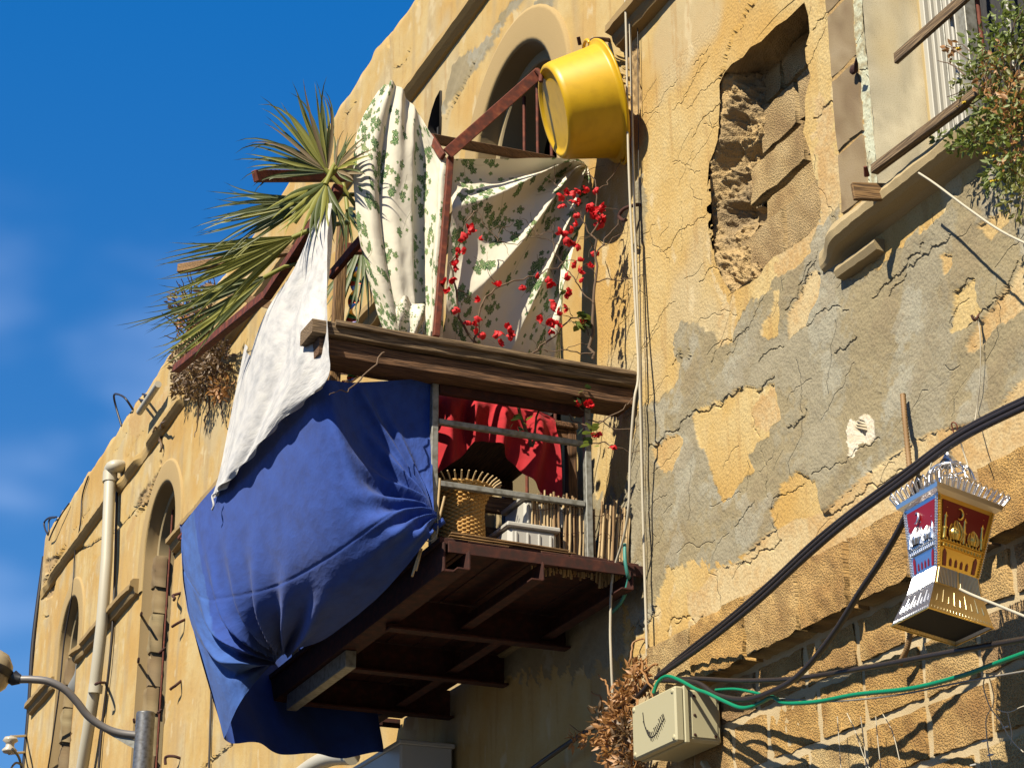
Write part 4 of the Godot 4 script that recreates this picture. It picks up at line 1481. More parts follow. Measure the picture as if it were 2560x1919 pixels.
func niche_left(y: float) -> float:
	var best := -6.9
	for k in niche_edge.size():
		var a := niche_edge[k]
		var b := niche_edge[(k + 1) % niche_edge.size()]
		if (a.y - y) * (b.y - y) <= 0.0 and absf(a.y - b.y) > 1e-5:
			best = minf(best, lerpf(a.x, b.x, (y - a.y) / (b.y - a.y)))
	return best


func niche(b: Node3D) -> void:
	var nic := Node3D.new()
	nic.name = "niche"
	b.add_child(nic, true)
	# under side of the lintel, broken
	var rows := []
	var cols := []
	for j in 22:
		var row := []
		var cr := []
		for i in 50:
			var x := lerpf(-7.5, -6.4, i / 49.0)
			var z := lerpf(0.004, -0.34, j / 21.0)
			var up := 0.028 * n_mid.get_noise_2d(x * 7.0, z * 9.0) + 0.012 * n_fine.get_noise_2d(x * 25.0, z * 25.0)
			row.append(Vector3(x, 6.79 + up * smoothstep(0.0, 0.06, -z) + 0.015 * sin(x * 9.0), z))
			cr.append(mix3(Color(0.62, 0.43, 0.20), Color(0.40, 0.29, 0.16), 0.4 + 1.6 * n_mid.get_noise_2d(x * 5.0, z * 5.0)))
		rows.append(row)
		cols.append(cr)
	var mb := MB.new()
	mb.grid(rows, true, Vector2(1, 1), cols)
	part("lintel", mb, M.stone, nic)
	# broken left side: a slope of loose rubble
	rows = []
	cols = []
	for j in 190:
		var y := lerpf(5.50, 6.82, j / 189.0)
		var left := niche_left(clampf(y, 5.56, 6.76))
		var row := []
		var cr := []
		for i in 44:
			var t := i / 43.0
			var deep := lerpf(0.06, 0.20, smoothstep(5.7, 6.3, y))
			var cave := smoothstep(0.05, 0.5, n_mid.get_noise_2d(y * 5.0 + 3.0, t * 2.0))
			var p := Vector3(left - 0.16 + 0.37 * t, y, -0.012 - deep * smoothstep(0.38, 0.95, t))
			var bump := n_mid.get_noise_3dv(p * 9.0) * 0.045 + (0.5 - absf(n_fine.get_noise_3dv(p * 15.0)) * 2.0) * 0.022 + n_fine.get_noise_3dv(p * 45.0) * 0.016
			var amt := smoothstep(0.3, 0.55, t)
			p += Vector3(0.4, 0.2, 1.0) * bump * amt
			p.z -= cave * 0.10 * smoothstep(0.45, 0.65, t)
			row.append(p)
			cr.append(mix3(Color(0.62, 0.43, 0.20), Color(0.40, 0.29, 0.16), 0.35 + 1.3 * n_mid.get_noise_2d(y * 4.0, t * 3.0)))
		rows.append(row)
		cols.append(cr)
	mb = MB.new()
	mb.grid(rows, false, Vector2(1, 1), cols)
	part("rubble_side", mb, M.stone, nic)
	# the blocking up: sandy blocks, leaning out towards the foot
	mb = MB.new()
	mb.col = Color(0.34, 0.24, 0.12)
	mb.poly([Vector3(-7.5, 5.45, -0.22), Vector3(-6.35, 5.45, -0.22), Vector3(-6.35, 6.9, -0.22), Vector3(-7.5, 6.9, -0.22)], Vector3(0, 0, 1))
	part("mortar_bed", mb, M.smooth_stone, nic)
	var y := 5.46
	var k := 0
	while y < 6.8:
		var h: float = [0.22, 0.25, 0.20][k % 3]
		var x := -7.30 - 0.12 * (k % 2)
		while x < -6.45:
			var w := minf(0.34 + 0.09 * ((k * 5 + int(x * -10.0)) % 3), -6.40 - x)
			var z := (-0.16 if y > 5.75 else -0.07) - 0.006 * (k % 3)
			part("stone", block(Vector3(x + w * 0.5, y + h * 0.5, z), w - 0.024, h - 0.024, 0.1, 0.012, [Color(0.58, 0.41, 0.19), Color(0.53, 0.37, 0.175), Color(0.60, 0.42, 0.19)][k % 3], k * 17 + int(x * 10.0), 0.004), M.stone, nic)
			x += w
		y += h
		k += 1


const BX := -8.45     # the near end of the balcony


func balcony() -> void:
	var b := thing("balcony", "rusty steel framed balcony with grey railing jutting from the ochre wall", "balcony", Vector3(-9.95, 4.4, 0))
	# deck boards, seen from below
	var z := 0.015
	var k := 0
	while z < 1.0:
		var w: float = [0.17, 0.2, 0.15][k % 3]
		var mb := MB.new()
		mb.box(Vector3(-9.95 + 0.01 * (k % 2), 4.605, z + w * 0.5), Vector3(1.62, 0.014, w * 0.5 - 0.003), Basis(), 0.003)
		part("deck_board", mb, M.rust_dark, b)
		z += w
		k += 1
	# rolled steel: front channel, end channels, joists
	var mb := MB.new()
	mb.box(Vector3(-9.95, 4.52, 1.035), Vector3(1.65, 0.07, 0.006), Basis(), 0.002)
	mb.box(Vector3(-9.95, 4.585, 1.005), Vector3(1.65, 0.006, 0.03), Basis(), 0.002)
	mb.box(Vector3(-9.95, 4.455, 1.005), Vector3(1.65, 0.006, 0.03), Basis(), 0.002)
	part("front_channel", mb, M.rust_dark, b)
	for e in [-8.29, -11.6]:
		mb = MB.new()
		mb.box(Vector3(e, 4.565, 0.52), Vector3(0.006, 0.028, 0.5), Basis(), 0.002)
		mb.box(Vector3(e - 0.03, 4.588, 0.52), Vector3(0.03, 0.006, 0.5), Basis(), 0.002)
		part("end_angle", mb, M.rust_dark, b)
	for jx in [-9.2, -10.0, -10.8]:
		mb = MB.new()
		mb.box(Vector3(jx, 4.50, 0.5), Vector3(0.006, 0.085, 0.49), Basis(), 0.002)
		mb.box(Vector3(jx + 0.03, 4.415, 0.5), Vector3(0.036, 0.006, 0.49), Basis(), 0.002)
		part("joist", mb, M.rust_dark, b)
	for q in [[0.55, -8.27, -9.19, "rust_dark"], [0.93, -8.25, -11.5, "rust_dark"], [0.10, -8.24, -9.19, "rust_dark"], [0.30, -9.21, -11.5, "rust_dark"]]:
		mb = MB.new()
		mb.bar(Vector3(q[1], 4.50, q[0]), Vector3(q[2], 4.50, q[0]), 0.008, 0.09, Vector3.UP, 0.001)
		mb.bar(Vector3(q[1], 4.456, q[0] + 0.03), Vector3(q[2], 4.456, q[0] + 0.03), 0.06, 0.008, Vector3.UP, 0.001)
		part("angle_iron", mb, M[q[3]], b)
	mb = MB.new()
	mb.bar(Vector3(-9.72, 4.40, 0.99), Vector3(-10.72, 4.40, 0.99), 0.06, 0.09)
	part("packing_timber", mb, M.grey_paint, b)
	# the railing
	var rail := Node3D.new()
	rail.name = "railing"
	b.add_child(rail, true)
	for zz in [1.035, 0.225]:
		mb = MB.new()
		mb.box(Vector3(BX, 5.025, zz), Vector3(0.017, 0.408, 0.017), Basis(), 0.003)
		part("post", mb, M.grey_paint, rail)
	for yy in [5.243, 4.928]:
		mb = MB.new()
		mb.box(Vector3(BX, yy, 0.63), Vector3(0.014, 0.014, 0.385), Basis(), 0.003)
		part("crossbar", mb, M.grey_paint, rail)
	mb = MB.new()
	mb.box(Vector3(BX + 0.002, 5.41, 0.63), Vector3(0.018, 0.022, 0.384), Basis(), 0.003)
	part("top_rail", mb, M.rust_dark, rail)
	for yy in [5.42, 5.05]:
		mb = MB.new()
		mb.bar(Vector3(-8.48, yy, 1.035), Vector3(-11.6, yy, 1.035), 0.028, 0.028)
		part("crossbar", mb, M.grey_paint, rail)
	for xx in [-9.5, -10.55, -11.58]:
		mb = MB.new()
		mb.box(Vector3(xx, 5.0, 1.035), Vector3(0.017, 0.40, 0.014), Basis(), 0.003)
		part("post", mb, M.grey_paint, rail)
	# outrigger rail that carries the cloths, on two brackets
	mb = MB.new()
	mb.tube([Vector3(-8.40, 5.375, 1.60), Vector3(-9.7, 5.37, 1.60), Vector3(-11.05, 5.39, 1.60)], 0.016, 8)
	part("outer_rail", mb, M.rust, rail)
	for xx in [-9.6, -11.0]:
		mb = MB.new()
		mb.bar(Vector3(xx, 5.40, 1.03), Vector3(xx, 5.375, 1.61), 0.025, 0.025)
		part("bracket", mb, M.rust, rail)
	# the two stacked planks laid across railing and outrigger
	var p := thing("wooden_plank", "thick weathered grey brown plank, upper of two, jutting over the railing", "plank", Vector3(-8.40, 5.54, 0.85), "stacked planks")
	mb = MB.new()
	plank(mb, -8.475, -8.29, 5.528, 5.600, 0.02, 1.71, 3)
	part("board", mb, M.wood_grey_z, p)
	mb = MB.new()
	plank(mb, -8.288, -8.270, 5.572, 5.602, 0.03, 1.60, 8)
	part("lip", mb, M.wood_grey_z, p)
	p = thing("wooden_plank", "brown lower plank under the grey one, stained dark, above the railing", "plank", Vector3(-8.40, 5.48, 0.85), "stacked planks")
	mb = MB.new()
	plank(mb, -8.50, -8.318, 5.436, 5.522, 0.03, 1.665, 5)
	part("board", mb, M.wood_brown_z, p)


# a worn board along z
func plank(mb: MB, x0: float, x1: float, y0: float, y1: float, z0: float, z1: float, seed_: int) -> void:
	var ring := [Vector2(x0, y0 + 0.006), Vector2(x0, y1 - 0.006), Vector2(x0 + 0.006, y1), Vector2(x1 - 0.006, y1), Vector2(x1, y1 - 0.006), Vector2(x1, y0 + 0.006), Vector2(x1 - 0.006, y0), Vector2(x0 + 0.006, y0), Vector2(x0, y0 + 0.006)]
	var rows := []
	for k in 41:
		var z := lerpf(z0, z1, k / 40.0)
		var row := []
		for q in ring:
			var jit := Vector2(n_fine.get_noise_3d(q.x * 20.0, q.y * 30.0, z * 2.0 + seed_), n_fine.get_noise_3d(q.x * 20.0 + 50.0, q.y * 30.0, z * 2.0 + seed_)) * 0.007
			row.append(Vector3(q.x + jit.x, q.y + jit.y, z))
		rows.append(row)
	mb.grid(rows)
	for e in [0, 40]:
		var cap: Array = rows[e].slice(0, 8)
		mb.poly(cap, Vector3(0, 0, -1 if e == 0 else 1))


func cloths() -> void:
	# ---- the blue sheet, tied at the post foot and under the floor
	var net := [
		[Vector3(-8.455, 5.469, 1.05), Vector3(-8.429, 5.411, 1.25), Vector3(-8.43, 5.366, 1.46), Vector3(-8.461, 5.35, 1.62), Vector3(-9.004, 5.377, 1.625), Vector3(-9.65, 5.405, 1.625), Vector3(-10.282, 5.431, 1.625), Vector3(-10.68, 5.43, 1.625), Vector3(-10.937, 5.417, 1.625)],
		[Vector3(-8.463, 5.232, 1.04), Vector3(-8.47, 5.189, 1.2), Vector3(-8.47, 5.129, 1.39), Vector3(-8.398, 5.029, 1.55), Vector3(-8.81, 4.985, 1.6), Vector3(-9.398, 4.97, 1.61), Vector3(-10.024, 5.008, 1.62), Vector3(-10.469, 5.032, 1.63), Vector3(-10.861, 5.197, 1.625)],
		[Vector3(-8.425, 4.972, 1.05), Vector3(-8.432, 4.948, 1.16), Vector3(-8.427, 4.886, 1.31), Vector3(-8.356, 4.763, 1.45), Vector3(-8.684, 4.652, 1.53), Vector3(-9.274, 4.627, 1.54), Vector3(-9.91, 4.669, 1.56), Vector3(-10.303, 4.674, 1.6), Vector3(-10.735, 4.881, 1.61)],
		[Vector3(-8.353, 4.781, 1.07), Vector3(-8.373, 4.781, 1.12), Vector3(-8.342, 4.722, 1.22), Vector3(-8.303, 4.6, 1.32), Vector3(-8.645, 4.472, 1.39), Vector3(-9.274, 4.46, 1.4), Vector3(-9.958, 4.537, 1.41), Vector3(-10.122, 4.426, 1.54), Vector3(-10.493, 4.506, 1.56)],
		[Vector3(-8.33, 4.699, 1.07), Vector3(-8.314, 4.677, 1.08), Vector3(-8.282, 4.641, 1.1), Vector3(-8.28, 4.59, 1.12), Vector3(-8.648, 4.432, 1.2), Vector3(-9.436, 4.41, 1.22), Vector3(-10.377, 4.567, 1.16), Vector3(-10.066, 4.24, 1.45), Vector3(-10.341, 4.077, 1.47)],
	]
	var f := func(u: float, v: float) -> float:
		var k := u * 8.0
		# creases that run out from the tie at the post foot
		var r := Vector2(k * 0.30, 1.0 - v).length()
		var phi := atan2(1.0 - v, k * 0.30)
		var env := smoothstep(0.02, 0.20, r) * (1.0 - smoothstep(0.35, 1.25, r))
		var s := 0.0
		for c in [[1.14, 0.030, 0.035], [0.93, 0.040, 0.04], [0.70, 0.058, 0.045], [0.52, 0.045, 0.04], [0.36, 0.050, 0.04], [0.22, 0.042, 0.035], [0.10, 0.036, 0.03]]:
			s += c[1] * exp(-pow((phi - c[0]) / c[2], 2.0)) * env
			s -= c[1] * 0.6 * exp(-pow((phi - c[0] + c[2] * 1.7) / c[2], 2.0)) * env
		# the long fold from the tie up to the outer corner
		s += 0.030 * exp(-pow((phi - 1.04) / 0.03, 2.0)) * smoothstep(0.25, 0.5, r) * (1.0 - smoothstep(0.95, 1.3, r))
		# creases round the knot under the floor
		var q := Vector2((k - 6.05) * 0.42, 1.0 - v)
		var psi := atan2(q.x, q.y)
		var en2 := smoothstep(0.02, 0.15, q.length()) * (1.0 - smoothstep(0.25, 0.95, q.length()))
		for c in [[-1.2, 0.06], [-0.85, 0.05], [-0.5, 0.06], [-0.15, 0.045], [0.22, 0.06], [0.6, 0.06], [1.0, 0.06]]:
			s += c[1] * exp(-pow((psi - c[0]) / 0.075, 2.0)) * en2
			s -= c[1] * 0.5 * exp(-pow((psi - c[0] - 0.15) / 0.07, 2.0)) * en2
		# a seam, and the slack of the cloth
		s -= 0.004 * exp(-pow((v - 0.72 + 0.075 * (k - 2.4)) / 0.006, 2.0)) * smoothstep(2.0, 2.4, k)
		s += 0.006 * n_mid.get_noise_2d(k * 1.4 + v * 3.0, v * 3.0 - k * 0.8) + 0.0016 * n_mid.get_noise_2d(k * 4.0 - v * 5.0, v * 8.0 + k * 2.0)
		return s * smoothstep(0.0, 0.06, v)
	var c := thing("blue_sheet", "large blue cotton sheet tied over the front of the balcony", "sheet", Vector3(-9.055, 5.393, 1.62))
	var sheet := cloth(net, 220, 140, f, false, Vector2(3.4, 1.6))
	for i in sheet.V.size():                           # a faded breadth of cloth at the far end
		var k := sheet.U[i].x / 3.4 * 8.0 + 0.25 * sheet.U[i].y
		sheet.C[i] = Color(0.04, 0.135, 0.48) if k > 6.95 else Color(0.016, 0.075, 0.40)
	part("sheet", sheet, M.blue_cloth, c)
	# the end of it turned round the far side
	net = [
		[Vector3(-10.937, 5.417, 1.625), Vector3(-11.373, 5.586, 1.5), Vector3(-12.081, 5.843, 1.3)] + [Vector3(-11.0, 5.38, 0.9), Vector3(-11.0, 5.38, 0.4)],
		[Vector3(-10.695, 4.869, 1.62), Vector3(-10.86, 4.835, 1.5), Vector3(-11.07, 4.818, 1.3)] + [Vector3(-11.12, 4.85, 0.9), Vector3(-11.1, 4.85, 0.4)],
		[Vector3(-10.414, 4.094, 1.45), Vector3(-10.492, 4.092, 1.25), Vector3(-10.73, 4.117, 0.95), Vector3(-10.878, 4.164, 0.62), Vector3(-10.962, 4.228, 0.35)],
	]
	net[0][2] = Vector3(-11.0, 5.38, 1.3)
	net[1][1] = Vector3(-10.98, 4.85, 1.45)
	net[1][2] = Vector3(-11.05, 4.85, 1.2)
	sheet = cloth(net, 60, 50, func(u: float, v: float) -> float: return 0.02 * sin(u * 19.0) * v + 0.01 * n_mid.get_noise_2d(u * 5.0, v * 3.0))
	sheet.C.fill(Color(0.016, 0.075, 0.40))
	part("far_fold", sheet, M.blue_cloth, c)
	# gathers at the tie: a stub of cloth and its cord
	var mb := MB.new()
	mb.col = Color(0.016, 0.075, 0.40)
	mb.tube([Vector3(-8.4, 4.689, 1.05), Vector3(-8.39, 4.7, 1.03), Vector3(-8.385, 4.717, 1.013), Vector3(-8.39, 4.734, 1.015)], [0.022, 0.016, 0.018, 0.008], 8)
	part("knot", mb, M.blue_cloth, c)
	mb = MB.new()
	mb.tube(curve([Vector3(-8.41, 4.757, 1.055), Vector3(-8.385, 4.729, 1.041), Vector3(-8.38, 4.684, 1.038), Vector3(-8.385, 4.642, 1.044), Vector3(-8.39, 4.617, 1.069), Vector3(-8.4, 4.621, 1.09)], 24), 0.0035, 5)
	part("cord", mb, M.rope, c)
	# ---- the white sheet above it
	net = [
		[Vector3(-8.749, 6.425, 1.54), Vector3(-8.666, 6.406, 1.55), Vector3(-8.602, 6.388, 1.55), Vector3(-8.551, 6.362, 1.55)],
		[Vector3(-8.993, 6.268, 1.58), Vector3(-8.69, 6.123, 1.61), Vector3(-8.57, 6.072, 1.59), Vector3(-8.448, 6.018, 1.58)],
		[Vector3(-9.469, 6.139, 1.62), Vector3(-8.915, 5.905, 1.66), Vector3(-8.593, 5.792, 1.64), Vector3(-8.305, 5.692, 1.62)],
		[Vector3(-9.722, 5.879, 1.64), Vector3(-8.981, 5.622, 1.69), Vector3(-8.486, 5.488, 1.68), Vector3(-8.212, 5.444, 1.64)],
		[Vector3(-9.932, 5.542, 1.65), Vector3(-9.252, 5.378, 1.7), Vector3(-8.683, 5.326, 1.69), Vector3(-8.13, 5.267, 1.66)],
		[Vector3(-10.138, 5.332, 1.66), Vector3(-9.481, 5.274, 1.69), Vector3(-8.835, 5.279, 1.68), Vector3(-8.283, 5.252, 1.66)],
	]
	f = func(u: float, v: float) -> float:
		var s := 0.026 * sin(u * 16.0 + 1.0) * (1.0 - 0.75 * v) * smoothstep(0.0, 0.15, v)
		s += 0.02 * exp(-pow((u - 0.30 - 0.16 * (1.0 - v)) / 0.05, 2.0)) * smoothstep(0.3, 0.7, v)
		s += 0.006 * n_mid.get_noise_2d(u * 5.0, v * 4.0) + 0.0016 * n_fine.get_noise_2d(u * 9.0 + v * 6.0, v * 9.0 - u * 4.0)
		return s + 0.018 * sin(u * 34.0) * smoothstep(0.95, 1.0, v)
	c = thing("white_sheet", "white cotton sheet hanging from the palm leaves above the blue sheet", "sheet", Vector3(-9.098, 5.674, 1.66))
	part("sheet", cloth(net, 90, 130, f, false, Vector2(1.5, 2.2)), M.white_cloth, c)
	net = [
		[Vector3(-9.852, 6.127, 1.6), Vector3(-9.707, 6.016, 1.62), Vector3(-9.569, 5.912, 1.63)],
		[Vector3(-10.021, 5.718, 1.62), Vector3(-9.8, 5.633, 1.64), Vector3(-9.637, 5.571, 1.65)],
		[Vector3(-10.092, 5.462, 1.64), Vector3(-9.951, 5.389, 1.65), Vector3(-9.792, 5.333, 1.66)],
		[Vector3(-10.192, 5.342, 1.65), Vector3(-10.017, 5.315, 1.66), Vector3(-9.834, 5.288, 1.665)],
	]
	part("side_fold", cloth(net, 16, 50, func(u: float, v: float) -> float: return 0.01 * sin(u * 9.0)), M.white_cloth, c)
	mb = MB.new()
	mb.tube(curve([Vector3(-9.983, 5.3, 1.68), Vector3(-10.024, 5.294, 1.69), Vector3(-9.981, 5.23, 1.69), Vector3(-10.008, 5.213, 1.69)], 10), 0.006, 5)
	part("tie", mb, M.white_cloth, c)
	# ---- the ivy print curtain, outer half
	net = [
		[Vector3(-8.66, 7.137, 1.264), Vector3(-8.6, 7.162, 1.22), Vector3(-8.6, 7.011, 1.085), Vector3(-8.52, 6.725, 0.952)],
		[Vector3(-8.7, 6.959, 1.381), Vector3(-8.58, 6.845, 1.272), Vector3(-8.63, 6.769, 1.077), Vector3(-8.52, 6.626, 0.938)],
		[Vector3(-8.72, 6.723, 1.413), Vector3(-8.58, 6.494, 1.29), Vector3(-8.64, 6.477, 1.073), Vector3(-8.53, 6.36, 0.94)],
		[Vector3(-8.72, 6.363, 1.373), Vector3(-8.59, 6.191, 1.254), Vector3(-8.64, 6.161, 1.068), Vector3(-8.54, 6.065, 0.955)],
		[Vector3(-8.7, 6.012, 1.287), Vector3(-8.6, 5.899, 1.19), Vector3(-8.64, 5.875, 1.051), Vector3(-8.56, 5.823, 0.958)],
		[Vector3(-8.68, 5.764, 1.204), Vector3(-8.62, 5.688, 1.128), Vector3(-8.64, 5.641, 1.018), Vector3(-8.58, 5.604, 0.969)],
		[Vector3(-8.66, 5.549, 1.167), Vector3(-8.63, 5.505, 1.104), Vector3(-8.64, 5.533, 1.021), Vector3(-8.6, 5.547, 0.973)],
	]
	f = func(u: float, v: float) -> float:
		var s := 0.038 * sin(u * 17.0 + 1.4 + v) * smoothstep(0.0, 0.2, v) + 0.012 * sin(u * 38.0 + v * 2.0)
		return s + 0.012 * n_mid.get_noise_2d(u * 6.0, v * 7.0)
	c = thing("ivy_curtain", "cream curtain printed with green ivy, hanging outside the rusty post", "curtain", Vector3(-8.6, 6.347, 1.172), "ivy print curtains")
	part("fabric", cloth(net, 90, 120, f, false, Vector2(1.1, 1.75)), M.ivy_cloth, c)
	net = [[Vector3(-8.52, 5.857, 1.225), Vector3(-8.5, 5.893, 1.16), Vector3(-8.5, 5.854, 1.075)], [Vector3(-8.5, 5.785, 1.22), Vector3(-8.46, 5.791, 1.152), Vector3(-8.47, 5.778, 1.069)], [Vector3(-8.52, 5.713, 1.191), Vector3(-8.48, 5.696, 1.133), Vector3(-8.48, 5.68, 1.101)]]
	part("turned_corner", cloth(net, 30, 20, func(u: float, v: float) -> float: return 0.02 * sin(u * 12.0 + v * 5.0)), M.ivy_cloth, c)
	# ---- inner half, swagged
	net = [
		[Vector3(-8.52, 6.725, 0.93), Vector3(-8.56, 6.79, 0.686), Vector3(-8.68, 6.923, 0.381), Vector3(-8.78, 7.036, 0.097), Vector3(-8.8, 7.03, 0.011)],
		[Vector3(-8.53, 6.546, 0.924), Vector3(-8.52, 6.574, 0.703), Vector3(-8.62, 6.727, 0.41), Vector3(-8.74, 6.928, 0.137), Vector3(-8.8, 6.979, 0.017)],
		[Vector3(-8.54, 6.277, 0.927), Vector3(-8.54, 6.269, 0.713), Vector3(-8.62, 6.436, 0.431), Vector3(-8.72, 6.678, 0.17), Vector3(-8.79, 6.86, 0.043)],
		[Vector3(-8.56, 5.972, 0.934), Vector3(-8.58, 5.968, 0.739), Vector3(-8.62, 6.073, 0.502), Vector3(-8.7, 6.371, 0.235), Vector3(-8.77, 6.652, 0.109)],
		[Vector3(-8.66, 5.754, 0.914), Vector3(-8.68, 5.752, 0.719), Vector3(-8.68, 5.808, 0.499), Vector3(-8.64, 5.985, 0.314), Vector3(-8.62, 6.216, 0.252)],
		[Vector3(-8.8, 5.621, 0.87), Vector3(-8.82, 5.615, 0.661), Vector3(-8.82, 5.606, 0.44), Vector3(-8.8, 5.636, 0.291), Vector3(-8.76, 5.823, 0.23)],
		[Vector3(-8.87, 5.543, 0.846), Vector3(-8.87, 5.531, 0.645), Vector3(-8.87, 5.533, 0.423), Vector3(-8.87, 5.536, 0.261), Vector3(-8.86, 5.621, 0.192)],
	]
	f = func(u: float, v: float) -> float:
		var d := Vector2(1.0 - u, v * 1.5)
		var a := atan2(d.y, d.x)
		var s := 0.085 * (absf(sin(a * 8.6 + 0.2)) - 0.5) * smoothstep(0.03, 0.5, d.length()) * (1.0 - 0.7 * smoothstep(0.75, 1.25, d.length()))
		s += 0.022 * sin(u * 15.0 + v * 3.0) * smoothstep(0.45, 0.8, v)
		return s + 0.012 * n_mid.get_noise_2d(u * 6.0, v * 7.0)
	c = thing("ivy_curtain", "cream ivy print curtain swagged between the rusty post and the wall", "curtain", Vector3(-8.6, 6.369, 0.603), "ivy print curtains")
	part("fabric", cloth(net, 110, 130, f, false, Vector2(1.25, 1.75)), M.ivy_cloth, c)
	# ---- the red cloth thrown over a bench inside the railing
	net = [
		[Vector3(-8.82, 5.546, 0.87), Vector3(-8.82, 5.569, 0.753), Vector3(-8.82, 5.574, 0.643), Vector3(-8.82, 5.568, 0.511), Vector3(-8.82, 5.558, 0.355), Vector3(-8.82, 5.521, 0.225)],
		[Vector3(-8.72, 5.475, 0.913), Vector3(-8.72, 5.498, 0.793), Vector3(-8.72, 5.502, 0.685), Vector3(-8.72, 5.502, 0.554), Vector3(-8.72, 5.482, 0.4), Vector3(-8.73, 5.451, 0.258)],
		[Vector3(-8.69, 5.312, 0.927), Vector3(-8.69, 5.363, 0.8), Vector3(-8.69, 5.399, 0.708), Vector3(-8.69, 5.38, 0.567), Vector3(-8.69, 5.319, 0.402), Vector3(-8.7, 5.315, 0.251)],
		[Vector3(-8.69, 5.068, 0.929), Vector3(-8.69, 5.194, 0.782), Vector3(-8.69, 5.28, 0.718), Vector3(-8.69, 5.259, 0.576), Vector3(-8.69, 5.116, 0.447), Vector3(-8.7, 5.041, 0.251)],
	]
	f = func(u: float, v: float) -> float: return 0.032 * sin(u * 27.0 + v * 2.0) * smoothstep(0.15, 0.6, v) + 0.014 * sin(u * 51.0) * v
	c = thing("red_cloth", "bright red cloth draped behind the grey railing", "cloth", Vector3(-8.72, 5.395, 0.598))
	part("fabric", cloth(net, 120, 50, f, false, Vector2(1.0, 0.6)), M.red_cloth, c)


func pergola() -> void:
	var p := thing("awning_frame", "rusty flat bars and wooden battens that hold up the curtains", "frame", Vector3(-8.46, 5.717, 1.026))
	var mb := MB.new()
	mb.bar(Vector3(-8.47, 5.696, 1.022), Vector3(-8.47, 6.713, 0.954), 0.032, 0.028, Vector3.RIGHT)
	part("post", mb, M.rust, p)
	mb = MB.new()
	mb.bar(Vector3(-8.44, 6.709, 0.983), Vector3(-8.44, 7.316, 0.461), 0.012, 0.062, Vector3.RIGHT.cross(Vector3(0, 0.63, -0.5)).normalized() * -1.0)
	mb.tube([Vector3(-8.43, 7.316, 0.489), Vector3(-8.42, 7.29, 0.461), Vector3(-8.42, 7.245, 0.466)], [0.016, 0.020, 0.012], 6)
	part("flat_bar", mb, M.rust, p)
	mb = MB.new()
	mb.bar(Vector3(-8.62, 6.888, 1.007), Vector3(-9.28, 7.314, 0), 0.03, 0.05)
	part("tie_bar", mb, M.wood_brown_z, p)
	mb = MB.new()
	mb.bar(Vector3(-8.6, 6.885, 1.015), Vector3(-8.5, 6.722, 0.982), 0.02, 0.04)
	part("brace", mb, M.rust, p)
	# battens reaching out past the sheet
	for s in [[Vector3(-8.884, 6.618, 1.86), Vector3(-9.183, 6.893, 1.28), 0.035, 0.06, "rust"], [Vector3(-10.886, 7.021, 1.75), Vector3(-10.335, 7.002, 1.2), 0.04, 0.055, "wood_pale_z"], [Vector3(-11.837, 6.788, 1.5), Vector3(-9.878, 6.456, 1.48), 0.05, 0.05, "rust"], [Vector3(-9.878, 6.456, 1.48), Vector3(-8.733, 6.558, 1.46), 0.05, 0.05, "rust"], [Vector3(-11.73, 7.348, 1.35), Vector3(-10.742, 6.809, 1.15), 0.05, 0.05, "wood_pale_z"], [Vector3(-9.22, 6.304, 1.33), Vector3(-8.947, 6.402, 1.26), 0.03, 0.05, "rust"], [Vector3(-9.69, 6.728, 1.1), Vector3(-9.687, 6.746, 1), 0.04, 0.06, "rust"]]:
		mb = MB.new()
		mb.bar(s[0], s[1], s[2], s[3])
		part("batten", mb, M[s[4]], p)
	mb = MB.new()
	mb.bar(Vector3(-9.813, 5.957, 1.1), Vector3(-9.732, 6.903, 1.1), 0.06, 0.05, Vector3.RIGHT)
	part("wooden_post", mb, M.wood_pale_y, p)
	# lattice leaning inside, against the wall
	var l := thing("lattice", "small slatted lattice leaning on the wall behind the blue sheet", "lattice", Vector3(-10.974, 6.549, 0.5))
	for k in 3:
		mb = MB.new()
		mb.bar(Vector3(-10.984, 6.523, 0.6) + Vector3(-0.18 * k, 0.04, 0), Vector3(-11.094, 6.872, 0.25) + Vector3(-0.18 * k, 0.05, 0), 0.03, 0.02)
		part("slat", mb, M.wood_brown_z, l)
	for k in 3:
		mb = MB.new()
		mb.bar(Vector3(-11.376, 6.741, 0.55) + Vector3(0, 0.10 * k, -0.06 * k), Vector3(-10.819, 6.478, 0.45) + Vector3(0.1, 0.10 * k, -0.06 * k), 0.02, 0.03)
		part("slat", mb, M.wood_brown_x, l)


